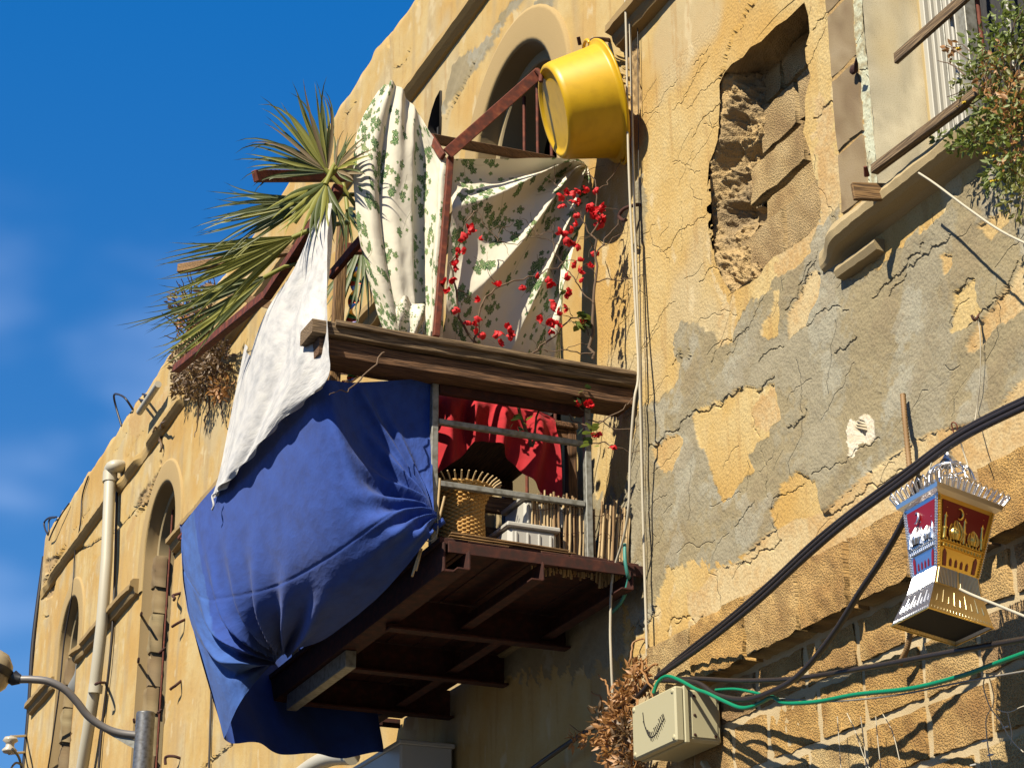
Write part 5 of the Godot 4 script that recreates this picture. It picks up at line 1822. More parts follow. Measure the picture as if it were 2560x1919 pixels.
func on_the_balcony() -> void:
	# ---- the yellow wash tub hung on the wall, bottom outwards
	var axis := Vector3(0.259, 0.286, -0.919).normalized()
	var side := axis.cross(Vector3.UP).normalized()
	var xf := Transform3D(Basis(side, axis, side.cross(axis)), Vector3(-8.402, 7.068, 0.405))
	var t := thing("yellow_tub", "big yellow plastic wash tub hanging bottom outwards on the wall", "tub", Vector3(-8.36, 7.1, 0.28))
	var mb := MB.new()
	mb.lathe([Vector2(0.0, 0.018), Vector2(0.19, 0.014), Vector2(0.212, 0.012), Vector2(0.222, 0.0), Vector2(0.236, -0.002), Vector2(0.250, 0.008), Vector2(0.258, 0.03), Vector2(0.300, 0.27), Vector2(0.306, 0.285), Vector2(0.325, 0.288), Vector2(0.332, 0.294), Vector2(0.330, 0.303), Vector2(0.320, 0.305), Vector2(0.300, 0.296), Vector2(0.292, 0.27), Vector2(0.250, 0.034), Vector2(0.24, 0.026), Vector2(0.0, 0.024)], 72, xf)
	part("bowl", mb, M.yellow_plastic, t)
	for s in [-1.0, 1.0]:
		mb = MB.new()
		var arc := []
		for k in 13:
			var a := PI * k / 12.0
			var rad: Vector3 = (Vector3.DOWN - axis * Vector3.DOWN.dot(axis)).normalized() * s
			var tan_ := axis.cross(rad).normalized()
			arc.append(xf.origin + axis * 0.29 + rad * (0.318 + 0.045 * sin(a)) + tan_ * cos(a) * 0.075)
		mb.tube(arc, 0.010, 6)
		part("handle", mb, M.yellow_plastic, t)
	# ---- wicker basket
	var c := Vector3(-8.61, 4.695, 0.833)
	c.y = 4.62
	t = thing("wicker_basket", "tall honey coloured wicker basket with flared rim behind the railing", "basket", c)
	var prof := [[0.108, 0.0], [0.112, 0.06], [0.113, 0.14], [0.108, 0.22], [0.112, 0.28], [0.135, 0.33], [0.175, 0.37]]
	for k in 34:                                       # woven rounds
		var h := 0.004 + k * 0.0105
		mb = MB.new()
		var ring := []
		var r := 0.13
		for q in prof.size() - 1:
			if h >= prof[q][1]:
				r = lerpf(prof[q][0], prof[q + 1][0], clampf((h - prof[q][1]) / (prof[q + 1][1] - prof[q][1]), 0, 1))
		for s in 73:
			var a := TAU * s / 72.0
			var wave := 0.004 * (1.0 if (s / 2 + k) % 2 == 0 else -1.0)
			ring.append(c + Vector3(cos(a) * (r + wave), h, sin(a) * (r + wave)))
		mb.tube(ring, 0.0078, 5, false)
		part("weave", mb, M.wicker, t)
	for s in 36:
		mb = MB.new()
		var a := TAU * s / 36.0
		var path := []
		for q in prof:
			path.append(c + Vector3(cos(a) * q[0], q[1], sin(a) * q[0]))
		path.append(c + Vector3(cos(a) * 0.20, 0.385, sin(a) * 0.20))
		mb.tube(path, 0.0042, 4)
		part("stake", mb, M.reed, t)
	# ---- plastic tubs beside it
	for q in [[Vector3(-8.6, 4.675, 0.524), 0.16, "white ribbed plastic box on the balcony floor, under another box", 4.62], [Vector3(-8.62, 4.839, 0.44), 0.13, "grey white plastic box with lid, stacked beside the reed screen", 4.79]]:
		var o: Vector3 = q[0]
		o.y = q[3]
		t = thing("plastic_box", q[2], "box", o, "plastic boxes on the balcony")
		mb = MB.new()
		mb.box(o + Vector3(0, 0.075, 0), Vector3(q[1], 0.07, q[1] * 0.8), Basis(), 0.02)
		part("body", mb, M.white_plastic, t)
		for s in 4:
			mb = MB.new()
			mb.bar(o + Vector3(q[1] + 0.001, 0.015, -0.09 + 0.06 * s), o + Vector3(q[1] + 0.001, 0.12, -0.09 + 0.06 * s), 0.012, 0.012, Vector3.RIGHT)
			part("rib", mb, M.white_plastic, t)
		mb = MB.new()
		mb.box(o + Vector3(0, 0.152, 0), Vector3(q[1] + 0.012, 0.012, q[1] * 0.8 + 0.012), Basis(), 0.006)
		part("rim", mb, M.white_plastic, t)
	# ---- the table that the red cloth lies on
	t = thing("wooden_table", "brown wooden table in the balcony under the red cloth", "table", Vector3(-9.2, 4.62, 0.6))
	mb = MB.new()
	mb.box(Vector3(-9.22, 5.472, 0.58), Vector3(0.46, 0.016, 0.46), Basis(), 0.006)
	part("table_top", mb, M.wood_brown_x, t)
	for sx in [-9.62, -8.80]:
		for sz in [0.15, 1.0]:
			mb = MB.new()
			mb.box(Vector3(sx, 5.037, sz), Vector3(0.025, 0.417, 0.025), Basis(), 0.004)
			part("leg", mb, M.wood_brown_y, t)
	for sx in [-9.60, -8.79]:
		mb = MB.new()
		mb.box(Vector3(sx, 5.415, 0.575), Vector3(0.012, 0.04, 0.40), Basis(), 0.003)
		part("apron", mb, M.wood_brown_z, t)
	# ---- planks lying inside
	for q in [[Vector3(-8.85, 5.013, 0.478), "brown board standing low behind the wicker basket", 0.5], [Vector3(-8.85, 4.85, 0.479), "brown board on the floor behind the wicker basket", 0.5]]:
		mb = MB.new()
		var o: Vector3 = q[0]
		mb.box(o, Vector3(0.02, 0.04, q[2]), Basis(), 0.004)
		one("inner_board", q[1], "board", o, mb, M.wood_brown_z, "boards inside the balcony")
	# ---- reed screens
	reed_screen(0.175, 0.52, "bundle of dry reed canes wired inside the end railing", 0.0)
	reed_screen(0.02, 0.195, "short reed screen between the end post and the wall", 0.03)
	# loose canes
	var loose := thing("loose_canes", "a few loose canes tied at the foot of the corner post", "canes", Vector3(-8.4, 4.726, 1.039))
	for q in [[Vector3(-8.4, 4.707, 1.035), Vector3(-8.38, 4.929, 1.029)], [Vector3(-8.39, 4.7, 1.034), Vector3(-8.37, 4.839, 1.008)], [Vector3(-8.4, 4.567, 1.117), Vector3(-8.37, 4.429, 1.165)], [Vector3(-8.4, 4.576, 1.109), Vector3(-8.37, 4.46, 1.146)]]:
		mb = MB.new()
		mb.tube(q, 0.006, 6)
		part("cane", mb, M.reed, loose)
	var lath := thing("deck_laths", "thin pale laths lying along the near edge of the balcony floor", "laths", Vector3(-8.36, 4.63, 0.65))
	for k in 3:
		mb = MB.new()
		mb.bar(Vector3(-8.36 + 0.025 * k, 4.628 + 0.006 * k, 1.0), Vector3(-8.37 + 0.03 * k, 4.628, 0.3 + 0.05 * k), 0.018, 0.008)
		part("lath", mb, M.wood_pale_z, lath)
	# ---- spiral streamers of foil
	for q in [[Vector3(-10.451, 7.25, 0.75), Vector3(-10.618, 6.589, 0.75), "long rainbow foil spiral hanging beside the ivy curtain"], [Vector3(-10.178, 6.26, 0.85), Vector3(-10.242, 6.191, 0.85), "short rainbow foil spiral below the plank"]]:
		var a: Vector3 = q[0]
		var b: Vector3 = q[1]
		t = thing("foil_spiral", q[2], "ornament", a, "foil spirals")
		var n := 30 if q[2].begins_with("long") else 10
		for k in n:
			mb = MB.new()
			var rows := [[], []]
			for s in 4:
				var f := (k + s / 3.0) / n
				var p := a.lerp(b, f)
				var ang := f * n * 0.62
				var o := Vector3(cos(ang), 0, sin(ang)) * 0.035
				rows[0].append(p + o)
				rows[1].append(p - o)
			mb.grid(rows)
			part("twist", mb, M[["holo_red", "holo_gold", "holo_green", "holo_red", "holo_blue"][k % 5]], t)


func reed_screen(z0: float, z1: float, label: String, lean: float) -> void:
	var t := thing("reed_screen", label, "reed screen", Vector3(-8.5, 4.6, (z0 + z1) * 0.5), "reed screens")
	var r := RandomNumberGenerator.new()
	r.seed = int(z1 * 1000)
	var z := z0
	while z < z1:
		var rad := r.randf_range(0.0045, 0.0075)
		var foot := Vector3(-8.48 + r.randf_range(-0.012, 0.012) + lean, 4.60 - r.randf_range(0.0, 0.05) - lean * 1.5, z)
		var head := Vector3(foot.x + r.randf_range(-0.02, 0.02), 4.60 + r.randf_range(0.29, 0.38), z + r.randf_range(-0.014, 0.014) - lean)
		var mb := MB.new()
		mb.tube([foot, foot.lerp(head, 0.5) + Vector3(r.randf_range(-0.006, 0.006), 0, r.randf_range(-0.006, 0.006)), head], rad, 5)
		part("cane", mb, M.reed if r.randf() < 0.75 else M.reed_dark, t)
		z += rad * 1.15
	for y in [4.66, 4.78, 4.88]:
		var mb := MB.new()
		var path := []
		for k in 12:
			path.append(Vector3(-8.462 + lean + 0.006 * sin(k * 2.0), y + 0.012 * sin(k * 1.1 + y * 9.0), lerpf(z0, z1, k / 11.0)))
		mb.tube(path, 0.0015, 4)
		part("wire", mb, M.rust_dark, t)


func ropes_and_cables() -> void:
	var mb := MB.new()
	mb.tube(curve([Vector3(-8.133, 7.771, 0.1), Vector3(-8.135, 7.424, 0.1), Vector3(-8.152, 6.67, 0.1), Vector3(-8.128, 5.893, 0.1), Vector3(-8.078, 5.503, 0.12), Vector3(-8.052, 5.34, 0.16), Vector3(-8.09, 5.085, 0.17), Vector3(-8.123, 4.833, 0.17), Vector3(-8.202, 4.7, 0.16), Vector3(-8.332, 4.54, 0.16), Vector3(-8.37, 4.314, 0.16), Vector3(-8.371, 4.139, 0.16), Vector3(-8.399, 3.899, 0.14)], 90), 0.0065, 7)
	one("white_rope", "slack off-white rope hanging down the wall beside the balcony", "rope", Vector3(-8.152, 6.67, 0.1), mb, M.rope, "white ropes")
	mb = MB.new()
	mb.tube(curve([Vector3(-8.155, 7.795, 0.06), Vector3(-8.167, 7.453, 0.06), Vector3(-8.179, 6.507, 0.06), Vector3(-8.182, 5.619, 0.06), Vector3(-8.193, 4.79, 0.06), Vector3(-8.195, 4.124, 0.06)], 60), 0.0065, 7)
	one("white_rope", "straight off-white rope hanging from roof to dry vine", "rope", Vector3(-8.179, 6.507, 0.06), mb, M.rope, "white ropes")
	mb = MB.new()
	mb.tube(curve([Vector3(-8.142, 7.772, 0.02), Vector3(-8.163, 6.974, 0.03), Vector3(-8.213, 6.077, 0.025), Vector3(-8.226, 5.321, 0.03), Vector3(-8.257, 4.614, 0.025), Vector3(-8.264, 4.222, 0.03)], 50), 0.0028, 5)
	one("thin_wire", "thin dark wire running down the wall behind the ropes", "wire", Vector3(-8.213, 6.077, 0.025), mb, M.black_cable)
	# ---- the black cables that carry the lantern
	var runs := [
		[[Vector3(-7.961, 3.956, 0.14), Vector3(-7.691, 3.959, 0.16), Vector3(-7.254, 3.955, 0.22), Vector3(-6.778, 3.971, 0.28), Vector3(-6.306, 4.005, 0.34), Vector3(-5.957, 4.024, 0.38), Vector3(-5.556, 4.029, 0.42), Vector3(-5.14, 4.037, 0.46), Vector3(-4.707, 3.994, 0.5)], 0.0105, "lowest thick black cable of the bundle rising to the lantern"],
		[[Vector3(-7.956, 3.971, 0.13), Vector3(-7.653, 3.976, 0.16), Vector3(-7.217, 3.979, 0.22), Vector3(-6.744, 3.998, 0.28), Vector3(-6.289, 4.028, 0.34), Vector3(-5.955, 4.043, 0.38), Vector3(-5.554, 4.046, 0.42), Vector3(-5.138, 4.056, 0.46), Vector3(-4.704, 4.012, 0.5)], 0.0095, "middle thick black cable of the bundle rising to the lantern"],
		[[Vector3(-7.97, 3.987, 0.11), Vector3(-7.625, 4.002, 0.15), Vector3(-7.164, 4.009, 0.21), Vector3(-6.678, 4.025, 0.28), Vector3(-6.257, 4.05, 0.34), Vector3(-5.898, 4.062, 0.38), Vector3(-5.501, 4.067, 0.42), Vector3(-5.113, 4.067, 0.46), Vector3(-4.702, 4.024, 0.5)], 0.0075, "top thin black cable of the bundle rising to the lantern"],
		[[Vector3(-7.942, 3.942, 0.13), Vector3(-7.572, 3.839, 0.15), Vector3(-7.365, 3.736, 0.17), Vector3(-7.082, 3.646, 0.2), Vector3(-6.792, 3.607, 0.24), Vector3(-6.512, 3.603, 0.28), Vector3(-6.209, 3.668, 0.32), Vector3(-5.943, 3.757, 0.36), Vector3(-5.746, 3.83, 0.38), Vector3(-5.565, 3.918, 0.4), Vector3(-5.449, 4.024, 0.41)], 0.012, "black cable sagging below the bundle and climbing behind the lantern"],
		[[Vector3(-7.961, 3.951, 0.12), Vector3(-7.589, 3.862, 0.14), Vector3(-7.144, 3.743, 0.16), Vector3(-6.643, 3.629, 0.2), Vector3(-6.082, 3.53, 0.24), Vector3(-5.607, 3.452, 0.28), Vector3(-5.057, 3.36, 0.32)], 0.010, "black cable running level under the lantern"],
		[[Vector3(-8.04, 3.963, 0.12), Vector3(-8.204, 3.922, 0.12), Vector3(-8.5, 3.895, 0.12), Vector3(-8.858, 3.876, 0.12), Vector3(-9.336, 3.836, 0.12), Vector3(-9.747, 3.783, 0.12)], 0.013, "black cable leaving the box into the shade under the balcony"],
	]
	for r in runs:
		mb = MB.new()
		mb.tube(curve(r[0], 70), r[1], 8)
		one("black_cable", r[2], "cable", r[0][3], mb, M.black_cable, "black cables")
	mb = MB.new()
	mb.tube(curve([Vector3(-7.874, 3.86, 0.2), Vector3(-7.844, 3.905, 0.19), Vector3(-7.778, 3.915, 0.18), Vector3(-7.642, 3.863, 0.19), Vector3(-7.483, 3.785, 0.2), Vector3(-7.387, 3.745, 0.2), Vector3(-7.247, 3.678, 0.2), Vector3(-7.118, 3.621, 0.2), Vector3(-7.021, 3.603, 0.2), Vector3(-6.925, 3.603, 0.2), Vector3(-6.838, 3.598, 0.21), Vector3(-6.734, 3.549, 0.22), Vector3(-6.491, 3.496, 0.23), Vector3(-6.184, 3.45, 0.25), Vector3(-5.801, 3.38, 0.27), Vector3(-5.492, 3.345, 0.29), Vector3(-5.301, 3.335, 0.3), Vector3(-5.077, 3.325, 0.31)], 120), 0.0085, 8)
	one("green_cable", "bright green cable looping over the cream box and along the stones", "cable", Vector3(-6.184, 3.45, 0.25), mb, M.green_cable, "green cables")
	mb = MB.new()
	mb.tube(curve([Vector3(-7.364, 3.756, 0.17), Vector3(-7.195, 3.719, 0.17), Vector3(-6.987, 3.649, 0.18), Vector3(-6.848, 3.596, 0.19), Vector3(-6.772, 3.568, 0.2)], 30), 0.0065, 7)
	one("green_cable", "short green cable strand beside the sagging black cable", "cable", Vector3(-7.195, 3.719, 0.17), mb, M.green_cable, "green cables")
	mb = MB.new()
	mb.tube(curve([Vector3(-6.801, 3.584, 0.2), Vector3(-6.563, 3.52, 0.22), Vector3(-6.309, 3.456, 0.24), Vector3(-5.891, 3.38, 0.26), Vector3(-5.509, 3.329, 0.28), Vector3(-5.1, 3.269, 0.3)], 40), 0.0035, 6)
	one("grey_wire", "thin grey wire under the green cable", "wire", Vector3(-6.309, 3.456, 0.24), mb, M.grey_wire)
	# twine with small pegs hung on the stones
	var tw := thing("twine", "thin straw coloured twine with loops hanging on the stones", "twine", Vector3(-5.613, 3.269, 0.1))
	for q in [[Vector3(-5.399, 3.319, 0.26), Vector3(-5.435, 3.296, 0.24), Vector3(-5.434, 3.23, 0.22), Vector3(-5.411, 3.265, 0.22), Vector3(-5.385, 3.315, 0.25)], [Vector3(-5.461, 3.236, 0.2), Vector3(-5.519, 3.213, 0.18), Vector3(-5.55, 3.14, 0.16), Vector3(-5.539, 3.044, 0.16)], [Vector3(-5.461, 3.236, 0.2), Vector3(-5.446, 3.196, 0.18), Vector3(-5.42, 3.126, 0.16), Vector3(-5.377, 3.078, 0.15)], [Vector3(-5.435, 3.23, 0.2), Vector3(-5.396, 3.212, 0.18), Vector3(-5.326, 3.217, 0.17), Vector3(-5.244, 3.204, 0.17)], [Vector3(-6.613, 3.484, 0.06), Vector3(-6.613, 3.39, 0.06), Vector3(-6.612, 3.266, 0.06)], [Vector3(-6.544, 3.481, 0.06), Vector3(-6.478, 3.391, 0.07), Vector3(-6.45, 3.295, 0.06), Vector3(-6.405, 3.225, 0.06)], [Vector3(-6.452, 3.448, 0.06), Vector3(-6.458, 3.358, 0.05), Vector3(-6.437, 3.231, 0.06)], [Vector3(-6.35, 3.425, 0.06), Vector3(-6.348, 3.319, 0.06), Vector3(-6.341, 3.212, 0.06)], [Vector3(-6.302, 3.422, 0.06), Vector3(-6.248, 3.342, 0.06), Vector3(-6.217, 3.231, 0.06)], [Vector3(-5.426, 3.218, 0.16), Vector3(-5.416, 3.151, 0.16), Vector3(-5.426, 3.114, 0.16)]]:
		mb = MB.new()
		mb.tube(curve(q, 14), 0.0022, 4)
		part("strand", mb, M.rope, tw)
	for q in [Vector3(-5.429, 3.174, 0.16), Vector3(-5.525, 3.101, 0.16), Vector3(-5.626, 3.088, 0.16), Vector3(-5.548, 3.153, 0.16)]:
		mb = MB.new()
		mb.bar(q, q + Vector3(-0.03, 0.002, 0.0), 0.006, 0.006)
		part("peg", mb, M.white_plastic, tw)
	# ---- the ribbed conduit
	mb = MB.new()
	var path := curve([Vector3(-6.03, 4.611, 0.04), Vector3(-6.017, 4.514, 0.05), Vector3(-6.015, 4.382, 0.05), Vector3(-5.998, 4.246, 0.06), Vector3(-5.993, 4.054, 0.06), Vector3(-6.014, 3.874, 0.06), Vector3(-6.07, 3.706, 0.06), Vector3(-6.113, 3.626, 0.06), Vector3(-6.182, 3.584, 0.05)], 260)
	var rad := []
	for k in path.size():
		rad.append(0.0105 + 0.002 * sin(k * 1.9))
	mb.tube(path, rad, 9)
	one("ribbed_conduit", "brown ribbed conduit coming down the wall behind the lantern", "conduit", Vector3(-6.015, 4.382, 0.05), mb, M.conduit)
	# ---- cords at the window sill and the loose stick of wire
	mb = MB.new()
	mb.tube(curve([Vector3(-5.648, 5.359, 0.15), Vector3(-5.537, 5.253, 0.16), Vector3(-5.336, 5.05, 0.18), Vector3(-5.145, 4.866, 0.2), Vector3(-4.962, 4.714, 0.22)], 30), 0.0045, 6)
	one("clothes_line", "white clothes line running from the stone sill to the right", "line", Vector3(-5.336, 5.05, 0.18), mb, M.rope)
	mb = MB.new()
	mb.tube(curve([Vector3(-4.999, 3.468, 0.62), Vector3(-4.968, 3.443, 0.6), Vector3(-4.888, 3.389, 0.56), Vector3(-4.784, 3.316, 0.5)], 20), 0.005, 6)
	one("taut_line", "white line pulled tight from the lantern foot to the right", "line", Vector3(-4.968, 3.443, 0.6), mb, M.rope)
	mb = MB.new()
	mb.tube(curve([Vector3(-5.549, 4.738, 0.03), Vector3(-5.535, 4.7, 0.03), Vector3(-5.531, 4.617, 0.035), Vector3(-5.566, 4.474, 0.03), Vector3(-5.608, 4.364, 0.03), Vector3(-5.411, 4.211, 0.2)], 30), 0.0022, 5)
	one("twine_drop", "thin yellowish twine hanging from a nail above the lantern", "twine", Vector3(-5.535, 4.7, 0.03), mb, M.rope)
	mb = MB.new()
	mb.tube(curve([Vector3(-8.235, 4.673, 0.14), Vector3(-8.216, 4.586, 0.15), Vector3(-8.231, 4.514, 0.13), Vector3(-8.283, 4.517, 0.1), Vector3(-8.356, 4.435, 0.1), Vector3(-8.511, 4.42, 0.08)], 24), 0.009, 7)
	one("garden_hose", "short teal hose at the wall end of the balcony", "hose", Vector3(-8.216, 4.586, 0.15), mb, M.teal_hose)


func lantern() -> void:
	# rectangular body: its near corner points at the street
	var o := Vector3(-5.325, 3.45, 0.462)
	var bx := Vector3(-0.999, 0, -0.035).normalized() * -1.0
	var bz := Vector3(0.325, 0, 0.946).normalized()
	var t := thing("festive_lantern", "silver and gold festive lantern with red windows hanging from the black cables", "lantern", o)
	var up := Vector3(0.07, 1, -0.125).normalized()
	var q := func(sx: float, sz: float, hx: float, hz: float, y: float) -> Vector3:
		return o + bx * sx * hx + bz * sz * hz + up * y
	# levels: half width, half depth, height
	var lv := {"foot": [0.113, 0.174, 0.0], "foot2": [0.085, 0.128, 0.105], "waist": [0.076, 0.112, 0.165], "shoulder": [0.104, 0.155, 0.395], "eave": [0.124, 0.178, 0.405]}
	var sides := [[1, 1, -1, 1], [1, -1, 1, 1], [-1, -1, 1, -1], [-1, 1, -1, -1]]     # street side, near side, wall side, far side
	var quad := func(mb: MB, s: Array, a: Array, b: Array, n_out: float) -> void:
		var p1: Vector3 = q.call(s[0], s[1], a[0], a[1], a[2])
		var p2: Vector3 = q.call(s[2], s[3], a[0], a[1], a[2])
		var p3: Vector3 = q.call(s[2], s[3], b[0], b[1], b[2])
		var p4: Vector3 = q.call(s[0], s[1], b[0], b[1], b[2])
		var n := (p2 - p1).cross(p4 - p1).normalized()
		if n.dot((p1 + p3) * 0.5 - o - up * (a[2] + b[2]) * 0.5) < 0.0:
			n = -n
		mb.poly([p1 + n * n_out, p2 + n * n_out, p3 + n * n_out, p4 + n * n_out], n)
	for k in 4:
		var s: Array = sides[k]
		var gold := k == 1 or k == 3
		var mb := MB.new()
		quad.call(mb, s, lv.foot, lv.foot2, 0.0)
		part("foot_panel", mb, M.brass_foil if gold else M.silver, t)
		mb = MB.new()
		quad.call(mb, s, [lv.foot2[0], lv.foot2[1], lv.foot2[2]], lv.waist, 0.0)
		part("band", mb, M.brass_foil if gold else M.silver, t)
		mb = MB.new()
		quad.call(mb, s, lv.waist, lv.shoulder, 0.0)
		var wall := part("side_panel", mb, M.gold if gold else M.silver_blue, t)
		# relief on the side: local frame of the panel
		var a1: Vector3 = q.call(s[0], s[1], lv.waist[0], lv.waist[1], lv.waist[2])
		var a2: Vector3 = q.call(s[2], s[3], lv.waist[0], lv.waist[1], lv.waist[2])
		var b1: Vector3 = q.call(s[0], s[1], lv.shoulder[0], lv.shoulder[1], lv.shoulder[2])
		var b2: Vector3 = q.call(s[2], s[3], lv.shoulder[0], lv.shoulder[1], lv.shoulder[2])
		var n := (a2 - a1).cross(b1 - a1).normalized()
		if n.dot((a1 + b2) * 0.5 - o - up * 0.28) < 0.0:
			n = -n
		var at := func(u: float, v: float, out: float) -> Vector3:
			return a1.lerp(a2, u).lerp(b1.lerp(b2, u), v) + n * out
		var metal: Material = M.gold if gold else M.silver
		mb = MB.new()
		mb.poly([at.call(0.10, 0.40, 0.0015), at.call(0.90, 0.40, 0.0015), at.call(0.92, 0.94, 0.0015), at.call(0.08, 0.94, 0.0015)], n)
		part("red_pane", mb, M.lantern_red, wall)
		for w in [[0.12, 0.20], [0.80, 0.88]]:
			mb = MB.new()
			mb.poly([at.call(w[0], 0.03, 0.0015), at.call(w[1], 0.03, 0.0015), at.call(w[1], 0.22, 0.0015), at.call((w[0] + w[1]) * 0.5, 0.28, 0.0015), at.call(w[0], 0.22, 0.0015)], n)
			part("red_pane", mb, M.lantern_red, wall)
		for w in 4:
			mb = MB.new()
			var u := 0.30 + 0.125 * w
			mb.poly([at.call(u, 0.05, 0.0015), at.call(u + 0.05, 0.05, 0.0015), at.call(u + 0.05, 0.13, 0.0015), at.call(u + 0.025, 0.17, 0.0015), at.call(u, 0.13, 0.0015)], n)
			part("red_pane", mb, M.lantern_red, wall)
		# onion domes and minarets in low relief
		for d in [[0.30, 0.42, 0.030], [0.66, 0.42, 0.040]]:
			mb = MB.new()
			var base: Vector3 = at.call(d[0], d[1], 0.002)
			var r: float = d[2]
			mb.lathe([Vector2(r * 0.7, 0), Vector2(r * 0.95, r * 0.35), Vector2(r, r * 0.7), Vector2(r * 0.7, r * 1.25), Vector2(r * 0.25, r * 1.7), Vector2(r * 0.1, r * 2.0), Vector2(r * 0.14, r * 2.15), Vector2(0.0, r * 2.35)], 20, Transform3D(Basis((a2 - a1).normalized(), up, n * 0.5), base))
			for g in 6:
				var ga := PI * (g + 0.5) / 6.0
				var rib := []
				for e in [[0.7, 0.0], [0.97, 0.35], [1.02, 0.7], [0.72, 1.25], [0.26, 1.7]]:
					rib.append(base + (a2 - a1).normalized() * cos(ga) * r * e[0] + n * sin(ga) * r * e[0] * 0.52 + up * r * e[1])
				mb.tube(rib, 0.0022, 5)
			part("onion_dome", mb, metal, wall)
		for u in [0.13, 0.50, 0.90]:
			mb = MB.new()
			var base: Vector3 = at.call(u, 0.40, 0.006)
			mb.lathe([Vector2(0.008, 0), Vector2(0.008, 0.03), Vector2(0.012, 0.034), Vector2(0.007, 0.04), Vector2(0.006, 0.07), Vector2(0.010, 0.075), Vector2(0.006, 0.08), Vector2(0.005, 0.10), Vector2(0.008, 0.104), Vector2(0.0, 0.125)], 10, Transform3D(Basis(Vector3.RIGHT, up, Vector3.BACK), base))
			part("minaret", mb, metal, wall)
		mb = MB.new()                                  # crescent
		var moon := []
		var mc: Vector3 = at.call(0.62, 0.80, 0.006)
		for g in 13:
			var ga := deg_to_rad(60.0 + 240.0 * g / 12.0)
			moon.append(mc + (a2 - a1).normalized() * cos(ga) * 0.016 + up * sin(ga) * 0.018)
		var mr := []
		for g in 13:
			mr.append(0.001 + 0.0045 * sin(PI * g / 12.0))
		mb.tube(moon, mr, 6)
		part("crescent", mb, metal, wall)
		for v in [0.30, 0.385]:                        # balustrade
			mb = MB.new()
			mb.bar(at.call(0.08, v, 0.004), at.call(0.92, v, 0.004), 0.006, 0.006)
			for g in 13:
				var p: Vector3 = at.call(0.1 + 0.8 * g / 12.0, v + 0.02, 0.006)
				mb.box(p, Vector3(0.003, 0.006, 0.003), Basis(), 0.001)
			part("balustrade", mb, metal, wall)
		mb = MB.new()                                  # beaded edges
		for g in 26:
			for u in [0.03, 0.97]:
				var p: Vector3 = at.call(u, 0.03 + 0.94 * g / 25.0, 0.003)
				mb.box(p, Vector3(0.0035, 0.0032, 0.0035), Basis(Vector3(1, 1, 0).normalized(), 0.7), 0.0012)
		part("beading", mb, metal, wall)
		mb = MB.new()                                  # ribbed strips on the band
		for w in [[0.05, 0.46], [0.54, 0.95]]:
			var c1: Vector3 = q.call(s[0], s[1], lv.foot2[0], lv.foot2[1], lv.foot2[2])
			var c2: Vector3 = q.call(s[2], s[3], lv.foot2[0], lv.foot2[1], lv.foot2[2])
			for g in 14:
				var u := lerpf(w[0], w[1], g / 13.0)
				mb.tube([c1.lerp(c2, u) + n * 0.001, a1.lerp(a2, u) + n * 0.001], 0.0028, 5)
		part("ribbed_strip", mb, M.silver if not gold else M.brass_foil, t)
		mb = MB.new()                                  # stamped figures on the foot
		var f1: Vector3 = q.call(s[0], s[1], lv.foot[0], lv.foot[1], 0.0)
		var f2: Vector3 = q.call(s[2], s[3], lv.foot[0], lv.foot[1], 0.0)
		var g1: Vector3 = q.call(s[0], s[1], lv.foot2[0], lv.foot2[1], lv.foot2[2])
		var g2: Vector3 = q.call(s[2], s[3], lv.foot2[0], lv.foot2[1], lv.foot2[2])
		for g in 9:
			var u := 0.1 + 0.1 * g
			mb.tube([f1.lerp(f2, u).lerp(g1.lerp(g2, u), 0.35), f1.lerp(f2, u).lerp(g1.lerp(g2, u), 0.6 + 0.2 * (g % 2))], [0.0035, 0.0015], 5)
		for g in 20:
			var u := 0.04 + 0.92 * g / 19.0
			mb.tube([f1.lerp(f2, u).lerp(g1.lerp(g2, u), 0.08), f1.lerp(f2, u).lerp(g1.lerp(g2, u), 0.14)], 0.0018, 4)
		part("stamped_figures", mb, M.silver if not gold else M.brass_foil, t)
		mb = MB.new()                                  # rim of the open foot
		mb.bar(f1, f2, 0.004, 0.004)
		part("foot_rim", mb, M.gold, t)
		# the gallery: eave board and pickets
		mb = MB.new()
		quad.call(mb, s, lv.shoulder, lv.eave, 0.0)
		quad.call(mb, s, lv.eave, [0.128, 0.183, 0.420], 0.0)
		part("eave", mb, M.silver, t)
		var gal := MB.new()
		var e1: Vector3 = q.call(s[0], s[1], 0.129, 0.184, 0.420)
		var e2: Vector3 = q.call(s[2], s[3], 0.129, 0.184, 0.420)
		var h1: Vector3 = q.call(s[0], s[1], 0.146, 0.205, 0.458)
		var h2: Vector3 = q.call(s[2], s[3], 0.146, 0.205, 0.458)
		var cnt := 9 if k % 2 == 0 else 13
		var picket := Node3D.new()
		picket.name = "gallery"
		t.add_child(picket, true)
		for g in cnt:
			var u := (g + 0.5) / cnt
			gal = MB.new()
			var foot := e1.lerp(e2, u)
			var head := h1.lerp(h2, u)
			var half := (e2 - e1) / cnt * 0.36
			gal.tube([foot - half, head - half * 1.05 - up * 0.012, head, head + half * 1.05 - up * 0.012, foot + half], 0.0028, 5)
			part("picket", gal, M.silver, picket)
	# dark inside, roof, cage dome, hook
	var mb := MB.new()
	mb.poly([q.call(1, 1, 0.108, 0.168, 0.012), q.call(-1, 1, 0.108, 0.168, 0.012), q.call(-1, -1, 0.108, 0.168, 0.012), q.call(1, -1, 0.108, 0.168, 0.012)], -up)
	part("inner_floor", mb, M.dark, t)
	mb = MB.new()
	mb.poly([q.call(1, 1, 0.126, 0.181, 0.419), q.call(-1, 1, 0.126, 0.181, 0.419), q.call(-1, -1, 0.126, 0.181, 0.419), q.call(1, -1, 0.126, 0.181, 0.419)], up)
	mb.box(o + up * 0.455, Vector3(0.07, 0.03, 0.08), Basis(bx, up, bx.cross(up)), 0.004)
